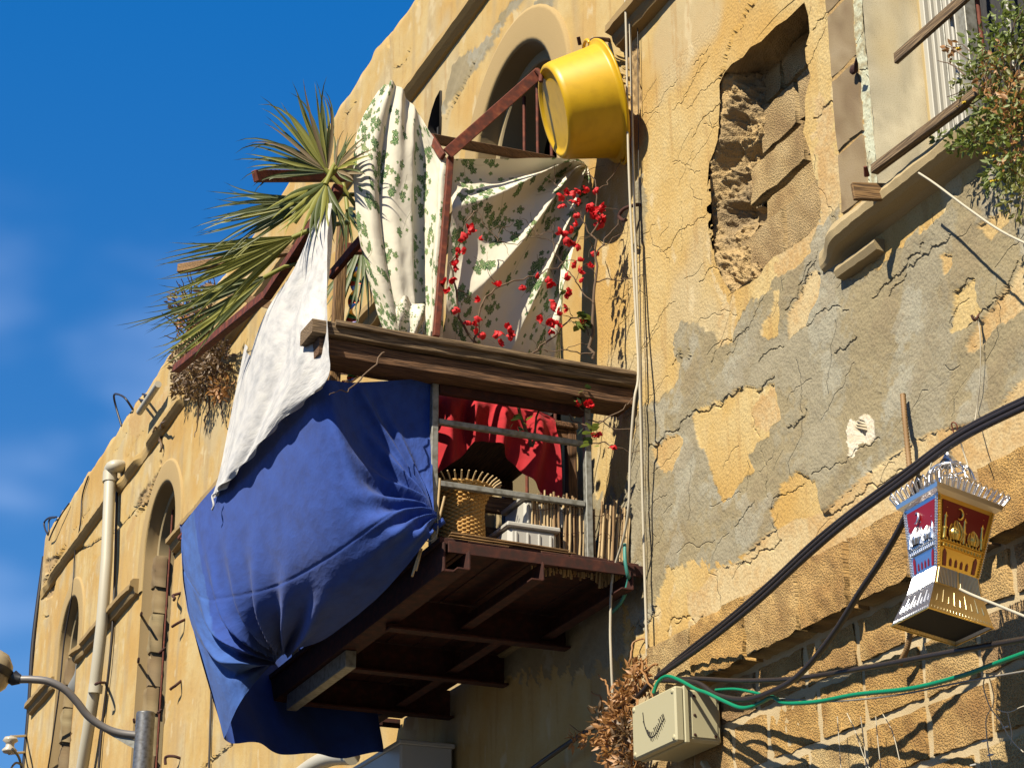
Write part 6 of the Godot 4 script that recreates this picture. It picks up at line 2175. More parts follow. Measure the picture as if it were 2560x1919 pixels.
	part("roof", mb, M.silver, t)
	var dome := o + up * 0.490
	for g in 12:
		mb = MB.new()
		var a := TAU * g / 12.0
		var rib := []
		for e in 7:
			var f := e / 6.0 * PI * 0.5
			rib.append(dome + Vector3(cos(a) * cos(f) * 0.086, sin(f) * 0.085, sin(a) * cos(f) * 0.086))
		mb.tube(rib, 0.0035, 5)
		part("dome_rib", mb, M.silver, t)
	for e in [[0.086, 0.0], [0.060, 0.061]]:
		mb = MB.new()
		var ring := []
		for g in 33:
			ring.append(dome + Vector3(cos(TAU * g / 32.0) * e[0], e[1], sin(TAU * g / 32.0) * e[0]))
		mb.tube(ring, 0.004, 5, false)
		part("dome_ring", mb, M.silver, t)
	mb = MB.new()
	mb.lathe([Vector2(0.03, 0.072), Vector2(0.034, 0.082), Vector2(0.024, 0.095), Vector2(0.012, 0.112), Vector2(0.016, 0.12), Vector2(0.0, 0.14)], 16, Transform3D(Basis(), dome))
	part("finial", mb, M.silver, t)
	var hook := Vector3(-5.238, 4.081, 0.4)
	mb = MB.new()
	mb.tube(curve([dome + Vector3(-0.07, 0.0, 0.05), dome + Vector3(-0.03, 0.1, 0.04), hook, dome + Vector3(0.05, 0.1, -0.03), dome + Vector3(0.078, 0.0, -0.03)], 24), 0.003, 5)
	part("hanger", mb, M.rope, t)
	mb = MB.new()
	mb.tube(curve([hook + Vector3(0, -0.02, 0), hook + Vector3(0.012, 0.01, 0), hook + Vector3(0.02, 0.05, 0.01), hook + Vector3(-0.005, 0.06, 0.01), hook + Vector3(-0.008, 0.02, 0), hook], 20), 0.0025, 5)
	part("tie_wire", mb, M.rust, t)


func electric_box() -> void:
	# corners: x along the wall, z out of it
	var x0 := -8.01
	var x1 := -7.59
	var y0 := 3.578
	var y1 := 3.828
	var t := thing("junction_box", "cream plastic electric box with a scribbled mark on its front", "box", Vector3(-7.79, y0, 0.1))
	var c := Vector3((x0 + x1) * 0.5, (y0 + y1) * 0.5, 0.0)
	var mb := MB.new()
	mb.box(c + Vector3(0, 0, 0.10), Vector3((x1 - x0) * 0.5 - 0.012, (y1 - y0) * 0.5 - 0.010, 0.085), Basis(), 0.012)
	part("body", mb, M.cream_plastic, t)
	mb = MB.new()
	mb.box(c + Vector3(0, 0, 0.190), Vector3((x1 - x0) * 0.5, (y1 - y0) * 0.5, 0.012), Basis(), 0.004)
	part("flange", mb, M.cream_plastic, t)
	mb = MB.new()
	mb.box(c + Vector3(0, 0, 0.222), Vector3((x1 - x0) * 0.5 - 0.004, (y1 - y0) * 0.5 - 0.004, 0.022), Basis(), 0.008)
	var lid := part("lid", mb, M.cream_plastic, t)
	for sx in [-1.0, 1.0]:
		for sy in [-1.0, 1.0]:
			mb = MB.new()
			mb.lathe([Vector2(0.0, 0.006), Vector2(0.006, 0.006), Vector2(0.008, 0.002), Vector2(0.013, 0.002), Vector2(0.014, -0.006)], 14, Transform3D(Basis(Vector3.RIGHT, Vector3.BACK, Vector3.DOWN), c + Vector3(sx * 0.185, sy * 0.10, 0.243)))
			part("screw_boss", mb, M.cream_plastic, lid)
	# the plate on the near end
	mb = MB.new()
	mb.box(Vector3(x1 - 0.0105, c.y + 0.005, 0.10), Vector3(0.003, 0.10, 0.062), Basis(), 0.002)
	var plate := part("end_plate", mb, M.cream_plastic, t)
	for q in [[0.085, 0.048], [0.0, 0.048], [-0.085, 0.05], [-0.085, -0.05]]:
		mb = MB.new()
		mb.lathe([Vector2(0.0, 0.004), Vector2(0.006, 0.003), Vector2(0.007, 0.0)], 10, Transform3D(Basis(Vector3.BACK, Vector3.RIGHT, Vector3.UP), Vector3(x1 - 0.0072, c.y + q[0], 0.10 + q[1])))
		part("screw", mb, M.rust_dark, plate)
	# the felt pen mark: a curve with lashes
	mb = MB.new()
	var o := Vector3(c.x + 0.005, c.y - 0.02, 0.2452)
	var stroke := [Vector3(-0.10, 0.09, 0), Vector3(-0.09, 0.04, 0), Vector3(-0.07, 0.0, 0), Vector3(-0.03, -0.035, 0), Vector3(0.02, -0.03, 0), Vector3(0.06, -0.005, 0), Vector3(0.10, 0.02, 0)]
	for k in stroke.size():
		stroke[k] += o
	var line := curve(stroke, 20)
	mb.tube(line, 0.0026, 4)
	for k in range(4, 21):
		var p: Vector3 = line[k]
		var l := 0.020 + 0.010 * ((k * 7) % 4) / 3.0
		mb.tube([p + Vector3(-l * 0.5, l, 0), p + Vector3(l * 0.45, -l * 0.8, 0)], [0.0034, 0.0016], 4)
	part("pen_mark", mb, M.dark, lid)
	mb = MB.new()
	mb.bar(Vector3(-7.75, 3.54, 0.03), Vector3(-7.65, 3.46, 0.05), 0.03, 0.02)
	part("bracket", mb, M.cream_plastic, t)


# one blade of a palm leaf: folded along the middle, drooping to a point
func blade(mb: MB, root: Vector3, dir: Vector3, side: Vector3, length: float, width: float, droop: float, curl: float) -> void:
	var n := 9
	var p := root
	var d := dir.normalized()
	var rows := [[], [], []]
	for k in n + 1:
		var f := float(k) / n
		var w := width * (0.35 + 0.65 * smoothstep(0.0, 0.3, f)) * (1.0 - pow(f, 1.6))
		var s := (side - d * side.dot(d)).normalized()
		var up := s.cross(d)
		rows[0].append(p - s * w + up * w * 0.45)
		rows[1].append(p)
		rows[2].append(p + s * w + up * w * 0.45)
		p += d * (length / n)
		d = (d + Vector3(0, -droop * f * f, 0) + s * curl * f).normalized()
	mb.grid(rows)


func fan(called: String, label: String, hub: Vector3, axis: Vector3, side: Vector3, count: int, spread: float, length: float, width: float, droop: float, seed_: int, mats: Array) -> Node3D:
	var t := thing(called, label, "palm leaf", hub, "palm leaves on the balcony")
	var r := RandomNumberGenerator.new()
	r.seed = seed_
	var a := axis.normalized()
	var s := (side - a * side.dot(a)).normalized()
	var nrm := a.cross(s)
	for k in count:
		var f := (k + 0.5) / count * 2.0 - 1.0
		var ang := f * spread + r.randf_range(-0.04, 0.04)
		var d := a * cos(ang) + s * sin(ang) + nrm * r.randf_range(-0.14, 0.14)
		var mb := MB.new()
		blade(mb, hub + d * 0.02, d, nrm.cross(d), length * r.randf_range(0.78, 1.1) * (1.0 - 0.2 * absf(f)), width, droop * r.randf_range(0.3, 1.6), r.randf_range(-0.16, 0.16))
		part("blade", mb, M[mats[r.randi_range(0, mats.size() - 1)]], t)
	var mb := MB.new()
	mb.tube([hub - a * 0.32 + Vector3(0, -0.06, 0), hub - a * 0.12, hub + a * 0.02], [0.012, 0.011, 0.014], 6)
	part("stalk", mb, M.palm_light, t)
	return t


func palms() -> void:
	var hub := Vector3(-8.78, 6.664, 1.507)
	var toward := func(a: Vector3, b: Vector3) -> Vector3: return (b - a).normalized()
	fan("palm_leaf", "upright fan palm leaf at the top with dry curling tips", hub, toward.call(hub, Vector3(-8.8, 6.834, 1.685)), toward.call(hub, Vector3(-8.7, 6.878, 1.407)), 30, 0.95, 0.52, 0.012, 0.45, 3, ["palm", "palm", "palm", "palm_light", "palm_dry"])
	hub = Vector3(-8.66, 6.537, 1.548)
	fan("palm_leaf", "fan palm leaf hanging down over the top of the white sheet", hub, toward.call(hub, Vector3(-8.6, 6.249, 1.654)), toward.call(hub, Vector3(-8.6, 6.327, 1.49)), 24, 0.75, 0.42, 0.015, 0.10, 5, ["palm_light", "palm", "palm"])
	hub = Vector3(-8.68, 6.627, 1.497)
	fan("palm_leaf", "short yellowing palm leaf curling beside the ivy curtain", hub, toward.call(hub, Vector3(-8.62, 6.66, 1.468)), toward.call(hub, Vector3(-8.62, 6.387, 1.464)), 16, 1.3, 0.24, 0.012, 0.35, 6, ["palm_light", "palm", "palm_dry"])
	hub = Vector3(-8.95, 6.579, 1.541)
	fan("palm_leaf", "long palm leaf sweeping left above the wooden batten", hub, toward.call(hub, Vector3(-9.1, 6.481, 1.865)), toward.call(hub, Vector3(-9, 6.797, 1.739)), 26, 0.40, 0.62, 0.011, 0.02, 7, ["palm", "palm", "palm_light"])
	hub = Vector3(-9.15, 6.464, 1.548)
	fan("palm_leaf", "broad palm leaf sweeping left below the wooden batten", hub, toward.call(hub, Vector3(-9.5, 6.351, 1.873)), toward.call(hub, Vector3(-9.2, 6.572, 1.711)), 34, 0.34, 0.86, 0.012, 0.02, 8, ["palm_light", "palm_light", "palm"])
	hub = Vector3(-9.6, 6.431, 1.564)
	fan("palm_leaf", "lowest palm leaf spreading left over the dead bush", hub, toward.call(hub, Vector3(-10.1, 6.281, 1.926)), toward.call(hub, Vector3(-9.7, 6.612, 1.741)), 32, 0.32, 0.92, 0.012, 0.03, 9, ["palm_light", "palm", "palm"])
	hub = Vector3(-9.985, 6.961, 0.9)
	fan("palm_leaf", "shaded palm leaf behind the wooden post", hub, toward.call(hub, Vector3(-10.049, 6.562, 1)), toward.call(hub, Vector3(-9.854, 6.545, 0.9)), 18, 0.7, 0.62, 0.018, 0.05, 10, ["palm", "palm"])
	hub = Vector3(-9.367, 6.806, 1.2)
	fan("palm_leaf", "small dark palm leaf between white sheet and curtain", hub, toward.call(hub, Vector3(-9.265, 6.516, 1.2)), toward.call(hub, Vector3(-9.545, 6.695, 1.2)), 12, 0.8, 0.34, 0.015, 0.05, 11, ["palm", "palm"])


func twig(mb: MB, pts: Array, r0: float, r1: float, n := 24) -> Array:
	var path := curve(pts, n)
	for k in path.size():
		path[k] += Vector3(n_fine.get_noise_3dv(path[k] * 7.0), n_fine.get_noise_3dv(path[k] * 7.0 + Vector3(40, 0, 0)), n_fine.get_noise_3dv(path[k] * 7.0 + Vector3(0, 40, 0))) * 0.035
	var rad := []
	for k in path.size():
		rad.append(lerpf(r0, r1, float(k) / (path.size() - 1)))
	mb.tube(path, rad, 5)
	return path


func bract_mesh(seed_: int) -> ArrayMesh:
	var r := RandomNumberGenerator.new()
	r.seed = seed_
	var mb := MB.new()
	for f in 3:
		var away := Vector3(r.randf_range(-1, 1), r.randf_range(-0.6, 1), r.randf_range(-1, 1)).normalized() * 0.014
		for k in 3:
			var a := TAU * k / 3.0 + r.randf() * 1.5
			var d := Vector3(cos(a), 0.5, sin(a)).normalized()
			var s := d.cross(Vector3.UP).normalized()
			var up := s.cross(d)
			var rows := []
			for j in 5:
				var v := j / 4.0
				var row := []
				for i in 3:
					var u := i - 1.0
					var w := 0.017 * sin(PI * clampf(0.12 + v * 0.86, 0, 1))
					row.append(away + d * v * 0.038 + s * u * w + up * (0.012 * v * v + 0.006 * u * u))
				rows.append(row)
			mb.grid(rows)
	return mb.mesh()


func leaf_mesh() -> ArrayMesh:
	var mb := MB.new()
	var rows := []
	for j in 6:
		var v := j / 5.0
		var w := 0.34 * sin(PI * pow(v, 0.8)) * (1.0 - 0.15 * v)
		rows.append([Vector3(-w, 0.10 * w, v), Vector3(0, 0.05 * sin(PI * v), v), Vector3(w, 0.10 * w, v)])
	mb.grid(rows)
	return mb.mesh()


func bougainvillea() -> void:
	var t := thing("bougainvillea", "straggly bougainvillea with bright red flowers climbing in front of the curtain", "climbing plant", Vector3(-8.45, 5.047, 0.587))
	var r := RandomNumberGenerator.new()
	r.seed = 40
	var stems := [
		[[Vector3(-8.62, 5.253, 0.446), Vector3(-8.6, 5.406, 0.519), Vector3(-8.52, 5.574, 0.618), Vector3(-8.5, 5.726, 0.819), Vector3(-8.46, 5.825, 0.9), Vector3(-8.44, 6.006, 0.941), Vector3(-8.42, 6.125, 0.961), Vector3(-8.44, 6.329, 0.879), Vector3(-8.44, 6.429, 0.836)], 0.010, 0.003],
		[[Vector3(-8.5, 5.705, 0.819), Vector3(-8.46, 5.888, 0.794), Vector3(-8.44, 6.004, 0.716), Vector3(-8.42, 6.097, 0.527), Vector3(-8.4, 6.172, 0.38), Vector3(-8.38, 6.205, 0.277)], 0.006, 0.002],
		[[Vector3(-8.52, 5.596, 0.618), Vector3(-8.44, 5.688, 0.522), Vector3(-8.38, 5.827, 0.395), Vector3(-8.36, 5.866, 0.315), Vector3(-8.34, 5.779, 0.26)], 0.006, 0.003],
		[[Vector3(-8.32, 5.642, 0.251), Vector3(-8.32, 5.816, 0.251), Vector3(-8.32, 6.041, 0.233), Vector3(-8.31, 6.218, 0.221), Vector3(-8.31, 6.351, 0.235), Vector3(-8.3, 6.446, 0.197), Vector3(-8.31, 6.586, 0.212), Vector3(-8.32, 6.7, 0.25)], 0.009, 0.003],
		[[Vector3(-8.31, 6.218, 0.221), Vector3(-8.28, 6.328, 0.165), Vector3(-8.27, 6.403, 0.111)], 0.005, 0.0015],
		[[Vector3(-8.32, 6.085, 0.232), Vector3(-8.27, 6.082, 0.131), Vector3(-8.24, 6.11, 0.033), Vector3(-8.23, 6.144, -0.054)], 0.004, 0.0015],
		[[Vector3(-8.31, 6.351, 0.235), Vector3(-8.34, 6.464, 0.314), Vector3(-8.36, 6.597, 0.392), Vector3(-8.38, 6.659, 0.472)], 0.004, 0.0015],
		[[Vector3(-8.44, 6.429, 0.836), Vector3(-8.42, 6.265, 0.702), Vector3(-8.4, 6.289, 0.534), Vector3(-8.36, 6.292, 0.307)], 0.003, 0.0015],
		[[Vector3(-8.32, 5.95, 0.244), Vector3(-8.33, 6.072, 0.326), Vector3(-8.35, 6.201, 0.403), Vector3(-8.36, 6.38, 0.44)], 0.004, 0.0015],
		[[Vector3(-8.32, 5.686, 0.25), Vector3(-8.34, 5.68, 0.328), Vector3(-8.35, 5.692, 0.411), Vector3(-8.38, 5.666, 0.506)], 0.004, 0.002],
		[[Vector3(-8.42, 5.366, 0.34), Vector3(-8.38, 5.316, 0.295), Vector3(-8.36, 5.3, 0.218), Vector3(-8.3, 5.425, 0.091), Vector3(-8.28, 5.465, 0.055)], 0.006, 0.002],
		[[Vector3(-8.6, 5.245, 0.455), Vector3(-8.55, 5.444, 0.432), Vector3(-8.48, 5.494, 0.354), Vector3(-8.42, 5.438, 0.295), Vector3(-8.4, 5.396, 0.24)], 0.006, 0.002],
		[[Vector3(-8.4, 5.205, 0.244), Vector3(-8.34, 5.216, 0.164), Vector3(-8.3, 5.173, 0.076), Vector3(-8.28, 5.179, 0.02)], 0.004, 0.0015],
		[[Vector3(-8.4, 5.353, 0.241), Vector3(-8.36, 5.328, 0.173), Vector3(-8.31, 5.301, 0.089), Vector3(-8.27, 5.318, 0.021)], 0.004, 0.0015],
		[[Vector3(-8.3, 5.489, 1.349), Vector3(-8.25, 5.348, 1.464), Vector3(-8.22, 5.254, 1.53), Vector3(-8.2, 5.206, 1.594), Vector3(-8.19, 5.181, 1.664)], 0.005, 0.0015],
		[[Vector3(-8.52, 5.596, 1.001), Vector3(-8.45, 5.642, 1.06), Vector3(-8.42, 5.738, 1.115)], 0.004, 0.002],
		[[Vector3(-8.31, 6.586, 0.212), Vector3(-8.28, 6.681, 0.133), Vector3(-8.27, 6.777, 0.101)], 0.003, 0.001],
	]
	var paths := []
	for s in stems:
		var mb := MB.new()
		paths.append(twig(mb, s[0], s[1], s[2]))
		part("branch", mb, M.branch, t)
	# short side twigs
	for k in 46:
		var path: Array = paths[r.randi_range(0, 9)]
		var p: Vector3 = path[r.randi_range(3, path.size() - 1)]
		var e := p + Vector3(r.randf_range(-0.03, 0.08), r.randf_range(-0.06, 0.13), r.randf_range(-0.16, 0.16))
		var mb := MB.new()
		twig(mb, [p, p.lerp(e, 0.5) + Vector3(0, 0.02, 0), e], 0.0022, 0.0008, 6)
		part("branch", mb, M.branch, t)
	var kinds := []
	for k in 5:
		kinds.append(bract_mesh(60 + k))
	var spots := [Vector3(-8.416, 6.275, 0.888), Vector3(-8.412, 6.285, 0.864), Vector3(-8.406, 6.234, 0.827), Vector3(-8.417, 6.225, 0.898), Vector3(-8.424, 6.149, 0.938), Vector3(-8.421, 6.16, 0.918), Vector3(-8.415, 6.169, 0.882), Vector3(-8.425, 6.13, 0.948), Vector3(-8.422, 6.088, 0.928), Vector3(-8.425, 6.068, 0.948), Vector3(-8.431, 5.983, 0.981), Vector3(-8.427, 5.996, 0.961), Vector3(-8.431, 5.922, 0.98), Vector3(-8.406, 5.898, 0.825), Vector3(-8.405, 5.825, 0.816), Vector3(-8.413, 5.79, 0.866), Vector3(-8.412, 5.756, 0.86), Vector3(-8.424, 5.829, 0.94), Vector3(-8.406, 5.725, 0.824), Vector3(-8.403, 5.719, 0.806), Vector3(-8.391, 5.736, 0.728), Vector3(-8.385, 5.761, 0.692), Vector3(-8.392, 5.722, 0.736), Vector3(-8.381, 5.743, 0.664), Vector3(-8.38, 5.722, 0.66), Vector3(-8.39, 5.989, 0.724), Vector3(-8.39, 5.685, 0.721), Vector3(-8.37, 6.004, 0.594), Vector3(-8.362, 6.068, 0.542), Vector3(-8.353, 6.035, 0.483), Vector3(-8.35, 6.033, 0.467), Vector3(-8.338, 6.064, 0.388), Vector3(-8.336, 6.004, 0.373), Vector3(-8.333, 6.013, 0.352), Vector3(-8.327, 6.069, 0.316), Vector3(-8.338, 5.976, 0.386), Vector3(-8.33, 6.161, 0.329), Vector3(-8.325, 6.176, 0.299), Vector3(-8.316, 6.167, 0.241), Vector3(-8.326, 6.119, 0.304), Vector3(-8.339, 6.339, 0.388), Vector3(-8.337, 6.355, 0.373), Vector3(-8.332, 6.295, 0.343), Vector3(-8.329, 6.27, 0.322), Vector3(-8.335, 6.284, 0.36), Vector3(-8.326, 6.268, 0.306), Vector3(-8.338, 6.542, 0.381), Vector3(-8.336, 6.567, 0.363), Vector3(-8.329, 6.574, 0.317), Vector3(-8.325, 6.596, 0.291), Vector3(-8.322, 6.594, 0.27), Vector3(-8.319, 6.583, 0.249), Vector3(-8.331, 6.526, 0.33), Vector3(-8.326, 6.516, 0.301), Vector3(-8.319, 6.513, 0.255), Vector3(-8.318, 6.445, 0.243), Vector3(-8.316, 6.435, 0.231), Vector3(-8.313, 6.473, 0.209), Vector3(-8.31, 6.44, 0.193), Vector3(-8.308, 6.407, 0.181), Vector3(-8.313, 6.484, 0.213), Vector3(-8.306, 6.437, 0.167), Vector3(-8.329, 6.435, 0.319), Vector3(-8.327, 6.391, 0.308), Vector3(-8.33, 6.354, 0.329), Vector3(-8.34, 6.506, 0.392), Vector3(-8.348, 5.902, 0.452), Vector3(-8.346, 5.934, 0.439), Vector3(-8.344, 5.872, 0.428), Vector3(-8.355, 5.842, 0.498), Vector3(-8.349, 5.813, 0.464), Vector3(-8.345, 5.812, 0.437), Vector3(-8.348, 5.792, 0.454), Vector3(-8.342, 5.808, 0.413), Vector3(-8.313, 6.248, 0.214), Vector3(-8.335, 5.916, 0.366), Vector3(-8.319, 5.394, 0.278), Vector3(-8.324, 5.399, 0.306), Vector3(-8.313, 5.249, 0.241), Vector3(-8.315, 5.24, 0.253), Vector3(-8.299, 5.208, 0.15), Vector3(-8.516, 5.365, 1.494), Vector3(-8.322, 5.844, 0.285), Vector3(-8.321, 6.488, 0.264), Vector3(-8.31, 6.498, 0.191), Vector3(-8.316, 6.585, 0.232), Vector3(-8.309, 6.415, 0.189)]
	for s in spots:
		var p: Vector3 = s + Vector3(r.randf_range(-0.02, 0.02), 0, 0)
		var xf := Transform3D(Basis.from_euler(Vector3(r.randf() * 6.0, r.randf() * 6.0, r.randf() * 6.0)).scaled(Vector3.ONE * r.randf_range(0.5, 0.85)), p)
		shared("flower", kinds[r.randi_range(0, 4)], M.petal, t, xf)
	var lm := leaf_mesh()
	var leaves := []
	for q in [[Vector3(-8.376, 5.304, 0.635), 5], [Vector3(-8.373, 5.284, 0.619), 4], [Vector3(-8.329, 5.85, 0.33), 2], [Vector3(-8.322, 5.877, 0.285), 9], [Vector3(-8.321, 5.856, 0.277), 8], [Vector3(-8.324, 5.827, 0.3), 5], [Vector3(-8.319, 5.265, 0.281), 6], [Vector3(-8.322, 5.232, 0.298), 6], [Vector3(-8.32, 5.201, 0.286), 4], [Vector3(-8.329, 5.439, 0.338), 5], [Vector3(-8.323, 5.485, 0.297), 4], [Vector3(-8.338, 5.997, 0.389), 2], [Vector3(-8.343, 6.047, 0.421), 2], [Vector3(-8.411, 5.694, 0.856), 1]]:
		for k in q[1]:
			var p: Vector3 = q[0] + Vector3(r.randf_range(-0.03, 0.03), r.randf_range(-0.03, 0.03), r.randf_range(-0.03, 0.03))
			var xf := Transform3D(Basis.from_euler(Vector3(r.randf_range(-0.6, 1.2), r.randf() * 6.0, r.randf_range(-0.6, 0.6))).scaled(Vector3.ONE * r.randf_range(0.035, 0.06)), p)
			shared("leaf", lm, M.leaf if k % 3 else M.leaf_dark, t, xf)


func tuft(t: Node3D, called: String, mat_: Material, at: Vector3, size: Vector3, count: int, len_: float, seed_: int, curl := 0.4) -> void:
	var r := RandomNumberGenerator.new()
	r.seed = seed_
	var mb := MB.new()
	for k in count:
		var dir := Vector3(r.randfn(), r.randfn(), r.randfn()).normalized()
		var p := at + dir * size * pow(r.randf(), 0.45)
		var d := (dir + Vector3(r.randfn(), r.randfn(), r.randfn()) * 0.8).normalized()
		var s := d.cross(Vector3(r.randfn(), r.randfn(), r.randfn())).normalized()
		var l := len_ * r.randf_range(0.5, 1.3)
		var up := s.cross(d)
		var rows := []
		for j in 4:
			var v := j / 3.0
			var w := l * 0.26 * sin(PI * clampf(0.1 + 0.88 * v, 0, 1))
			var c := p + d * l * v + up * l * curl * v * v
			rows.append([c - s * w, c + up * w * 0.5, c + s * w])
		mb.grid(rows)
	part(called, mb, mat_, t)


func stems_into(t: Node3D, from: Vector3, at: Vector3, size: Vector3, count: int, r0: float, seed_: int, mat_: Material) -> void:
	var r := RandomNumberGenerator.new()
	r.seed = seed_
	for k in count:
		var e := at + Vector3(r.randf_range(-1, 1), r.randf_range(-1, 1), r.randf_range(-1, 1)) * size
		var mb := MB.new()
		twig(mb, [from, from.lerp(e, 0.5) + Vector3(r.randf_range(-0.05, 0.05), 0.05, 0.04), e], r0, r0 * 0.3, 10)
		part("stem", mb, mat_, t)


func window_plant() -> void:
	var t := thing("window_plant", "bushy green weed with yellow flowers growing over the stone sill", "plant", Vector3(-5.21, 5.316, 0.1))
	var lumps := [[Vector3(-5.233, 5.633, 0.1), 0.14, 260, "leaf"], [Vector3(-5.062, 5.592, 0.14), 0.14, 260, "leaf"], [Vector3(-5.289, 5.574, 0.12), 0.10, 160, "weed"], [Vector3(-5.041, 5.408, 0.16), 0.15, 300, "weed"], [Vector3(-5.124, 5.339, 0.16), 0.13, 300, "leaf"], [Vector3(-5.004, 5.188, 0.18), 0.15, 300, "leaf"], [Vector3(-5.223, 5.347, 0.14), 0.09, 150, "weed"], [Vector3(-5.421, 5.381, 0.12), 0.06, 90, "leaf"], [Vector3(-5.301, 5.322, 0.14), 0.07, 120, "leaf"], [Vector3(-5.065, 5.072, 0.2), 0.11, 230, "leaf"], [Vector3(-5.016, 4.952, 0.2), 0.10, 220, "weed"], [Vector3(-5.113, 5.064, 0.2), 0.07, 110, "leaf"], [Vector3(-5.005, 5.643, 0.14), 0.12, 200, "leaf"], [Vector3(-4.952, 5.679, 0.14), 0.12, 160, "leaf"], [Vector3(-5.423, 5.572, 0.08), 0.045, 50, "leaf"], [Vector3(-5.577, 5.485, 0.1), 0.03, 30, "leaf"], [Vector3(-5.077, 5.478, 0.16), 0.12, 160, "dry_leaf"], [Vector3(-4.973, 5.28, 0.2), 0.12, 200, "dry_leaf"], [Vector3(-5.034, 5.12, 0.2), 0.09, 110, "dry_leaf"], [Vector3(-5.502, 5.845, 0.05), 0.04, 30, "dry_leaf"], [Vector3(-5.205, 5.455, 0.14), 0.08, 80, "dry_leaf"]]
	var k := 0
	for l in lumps:
		k += 1
		var at: Vector3 = l[0]
		tuft(t, "foliage", M[l[3]], at, Vector3(l[1] * 0.9, l[1], l[1] * 0.8), int(l[2] * 0.7), 0.026, 100 + k, 0.3)
	var root := Vector3(-5.143, 5.267, 0.05)
	for e in [Vector3(-5.233, 5.633, 0.1), Vector3(-5.062, 5.592, 0.14), Vector3(-5.289, 5.574, 0.12), Vector3(-5.421, 5.381, 0.12), Vector3(-5.065, 5.072, 0.2), Vector3(-4.952, 5.679, 0.14), Vector3(-5.502, 5.845, 0.05), Vector3(-5.423, 5.572, 0.08), Vector3(-5.124, 5.339, 0.16)]:
		stems_into(t, root, e, Vector3(0.05, 0.05, 0.05), 3, 0.005, k, M.branch)
		k += 1
	for q in [Vector3(-5.373, 5.756, 0.12), Vector3(-5.348, 5.478, 0.16), Vector3(-5.304, 5.472, 0.17), Vector3(-5.177, 5.186, 0.2), Vector3(-5.128, 5.149, 0.2), Vector3(-5.131, 5.045, 0.22), Vector3(-5.09, 5.08, 0.22), Vector3(-5.102, 5.035, 0.22)]:
		var mb := MB.new()
		for a in 6:
			var d := Vector3(cos(TAU * a / 6.0), 0.3, sin(TAU * a / 6.0))
			mb.grid([[q, q + d * 0.006 + Vector3(0, 0.004, 0)], [q + d.rotated(Vector3.UP, 0.4) * 0.014, q + d * 0.018]])
		mb.lathe([Vector2(0.006, 0.0), Vector2(0.007, 0.006), Vector2(0.0, 0.010)], 8, Transform3D(Basis(), q))
		part("flower", mb, M.yellow_petal, t)
	# the battens in front of the window and the little board
	var mb := MB.new()
	mb.bar(Vector3(-5.938, 5.521, 0.15), Vector3(-5.174, 5.486, 0.15), 0.035, 0.04)
	one("wooden_batten", "grey wooden batten fixed slanting past the near window", "batten", Vector3(-5.618, 5.522, 0.15), mb, M.wood_grey_x)
	mb = MB.new()
	mb.bar(Vector3(-5.974, 5.424, 0.235), Vector3(-5.936, 5.444, 0.02), 0.02, 0.075)
	one("small_board", "short pale board end under the batten by the stone sill", "board", Vector3(-5.966, 5.438, 0.15), mb, M.wood_pale_z)
	t = thing("bottle", "small blue plastic bottle on the window sill", "bottle", Vector3(-5.693, 5.48, 0.02))
	var b := Vector3(-5.693, 5.477, 0.02)
	mb = MB.new()
	mb.lathe([Vector2(0.0, 0.0), Vector2(0.018, 0.0), Vector2(0.02, 0.01), Vector2(0.02, 0.028), Vector2(0.012, 0.036)], 16, Transform3D(Basis(), b))
	part("body", mb, M.blue_plastic, t)
	mb = MB.new()
	mb.lathe([Vector2(0.014, 0.036), Vector2(0.015, 0.052), Vector2(0.0, 0.053)], 16, Transform3D(Basis(), b))
	part("cap", mb, M.blue_plastic, t)


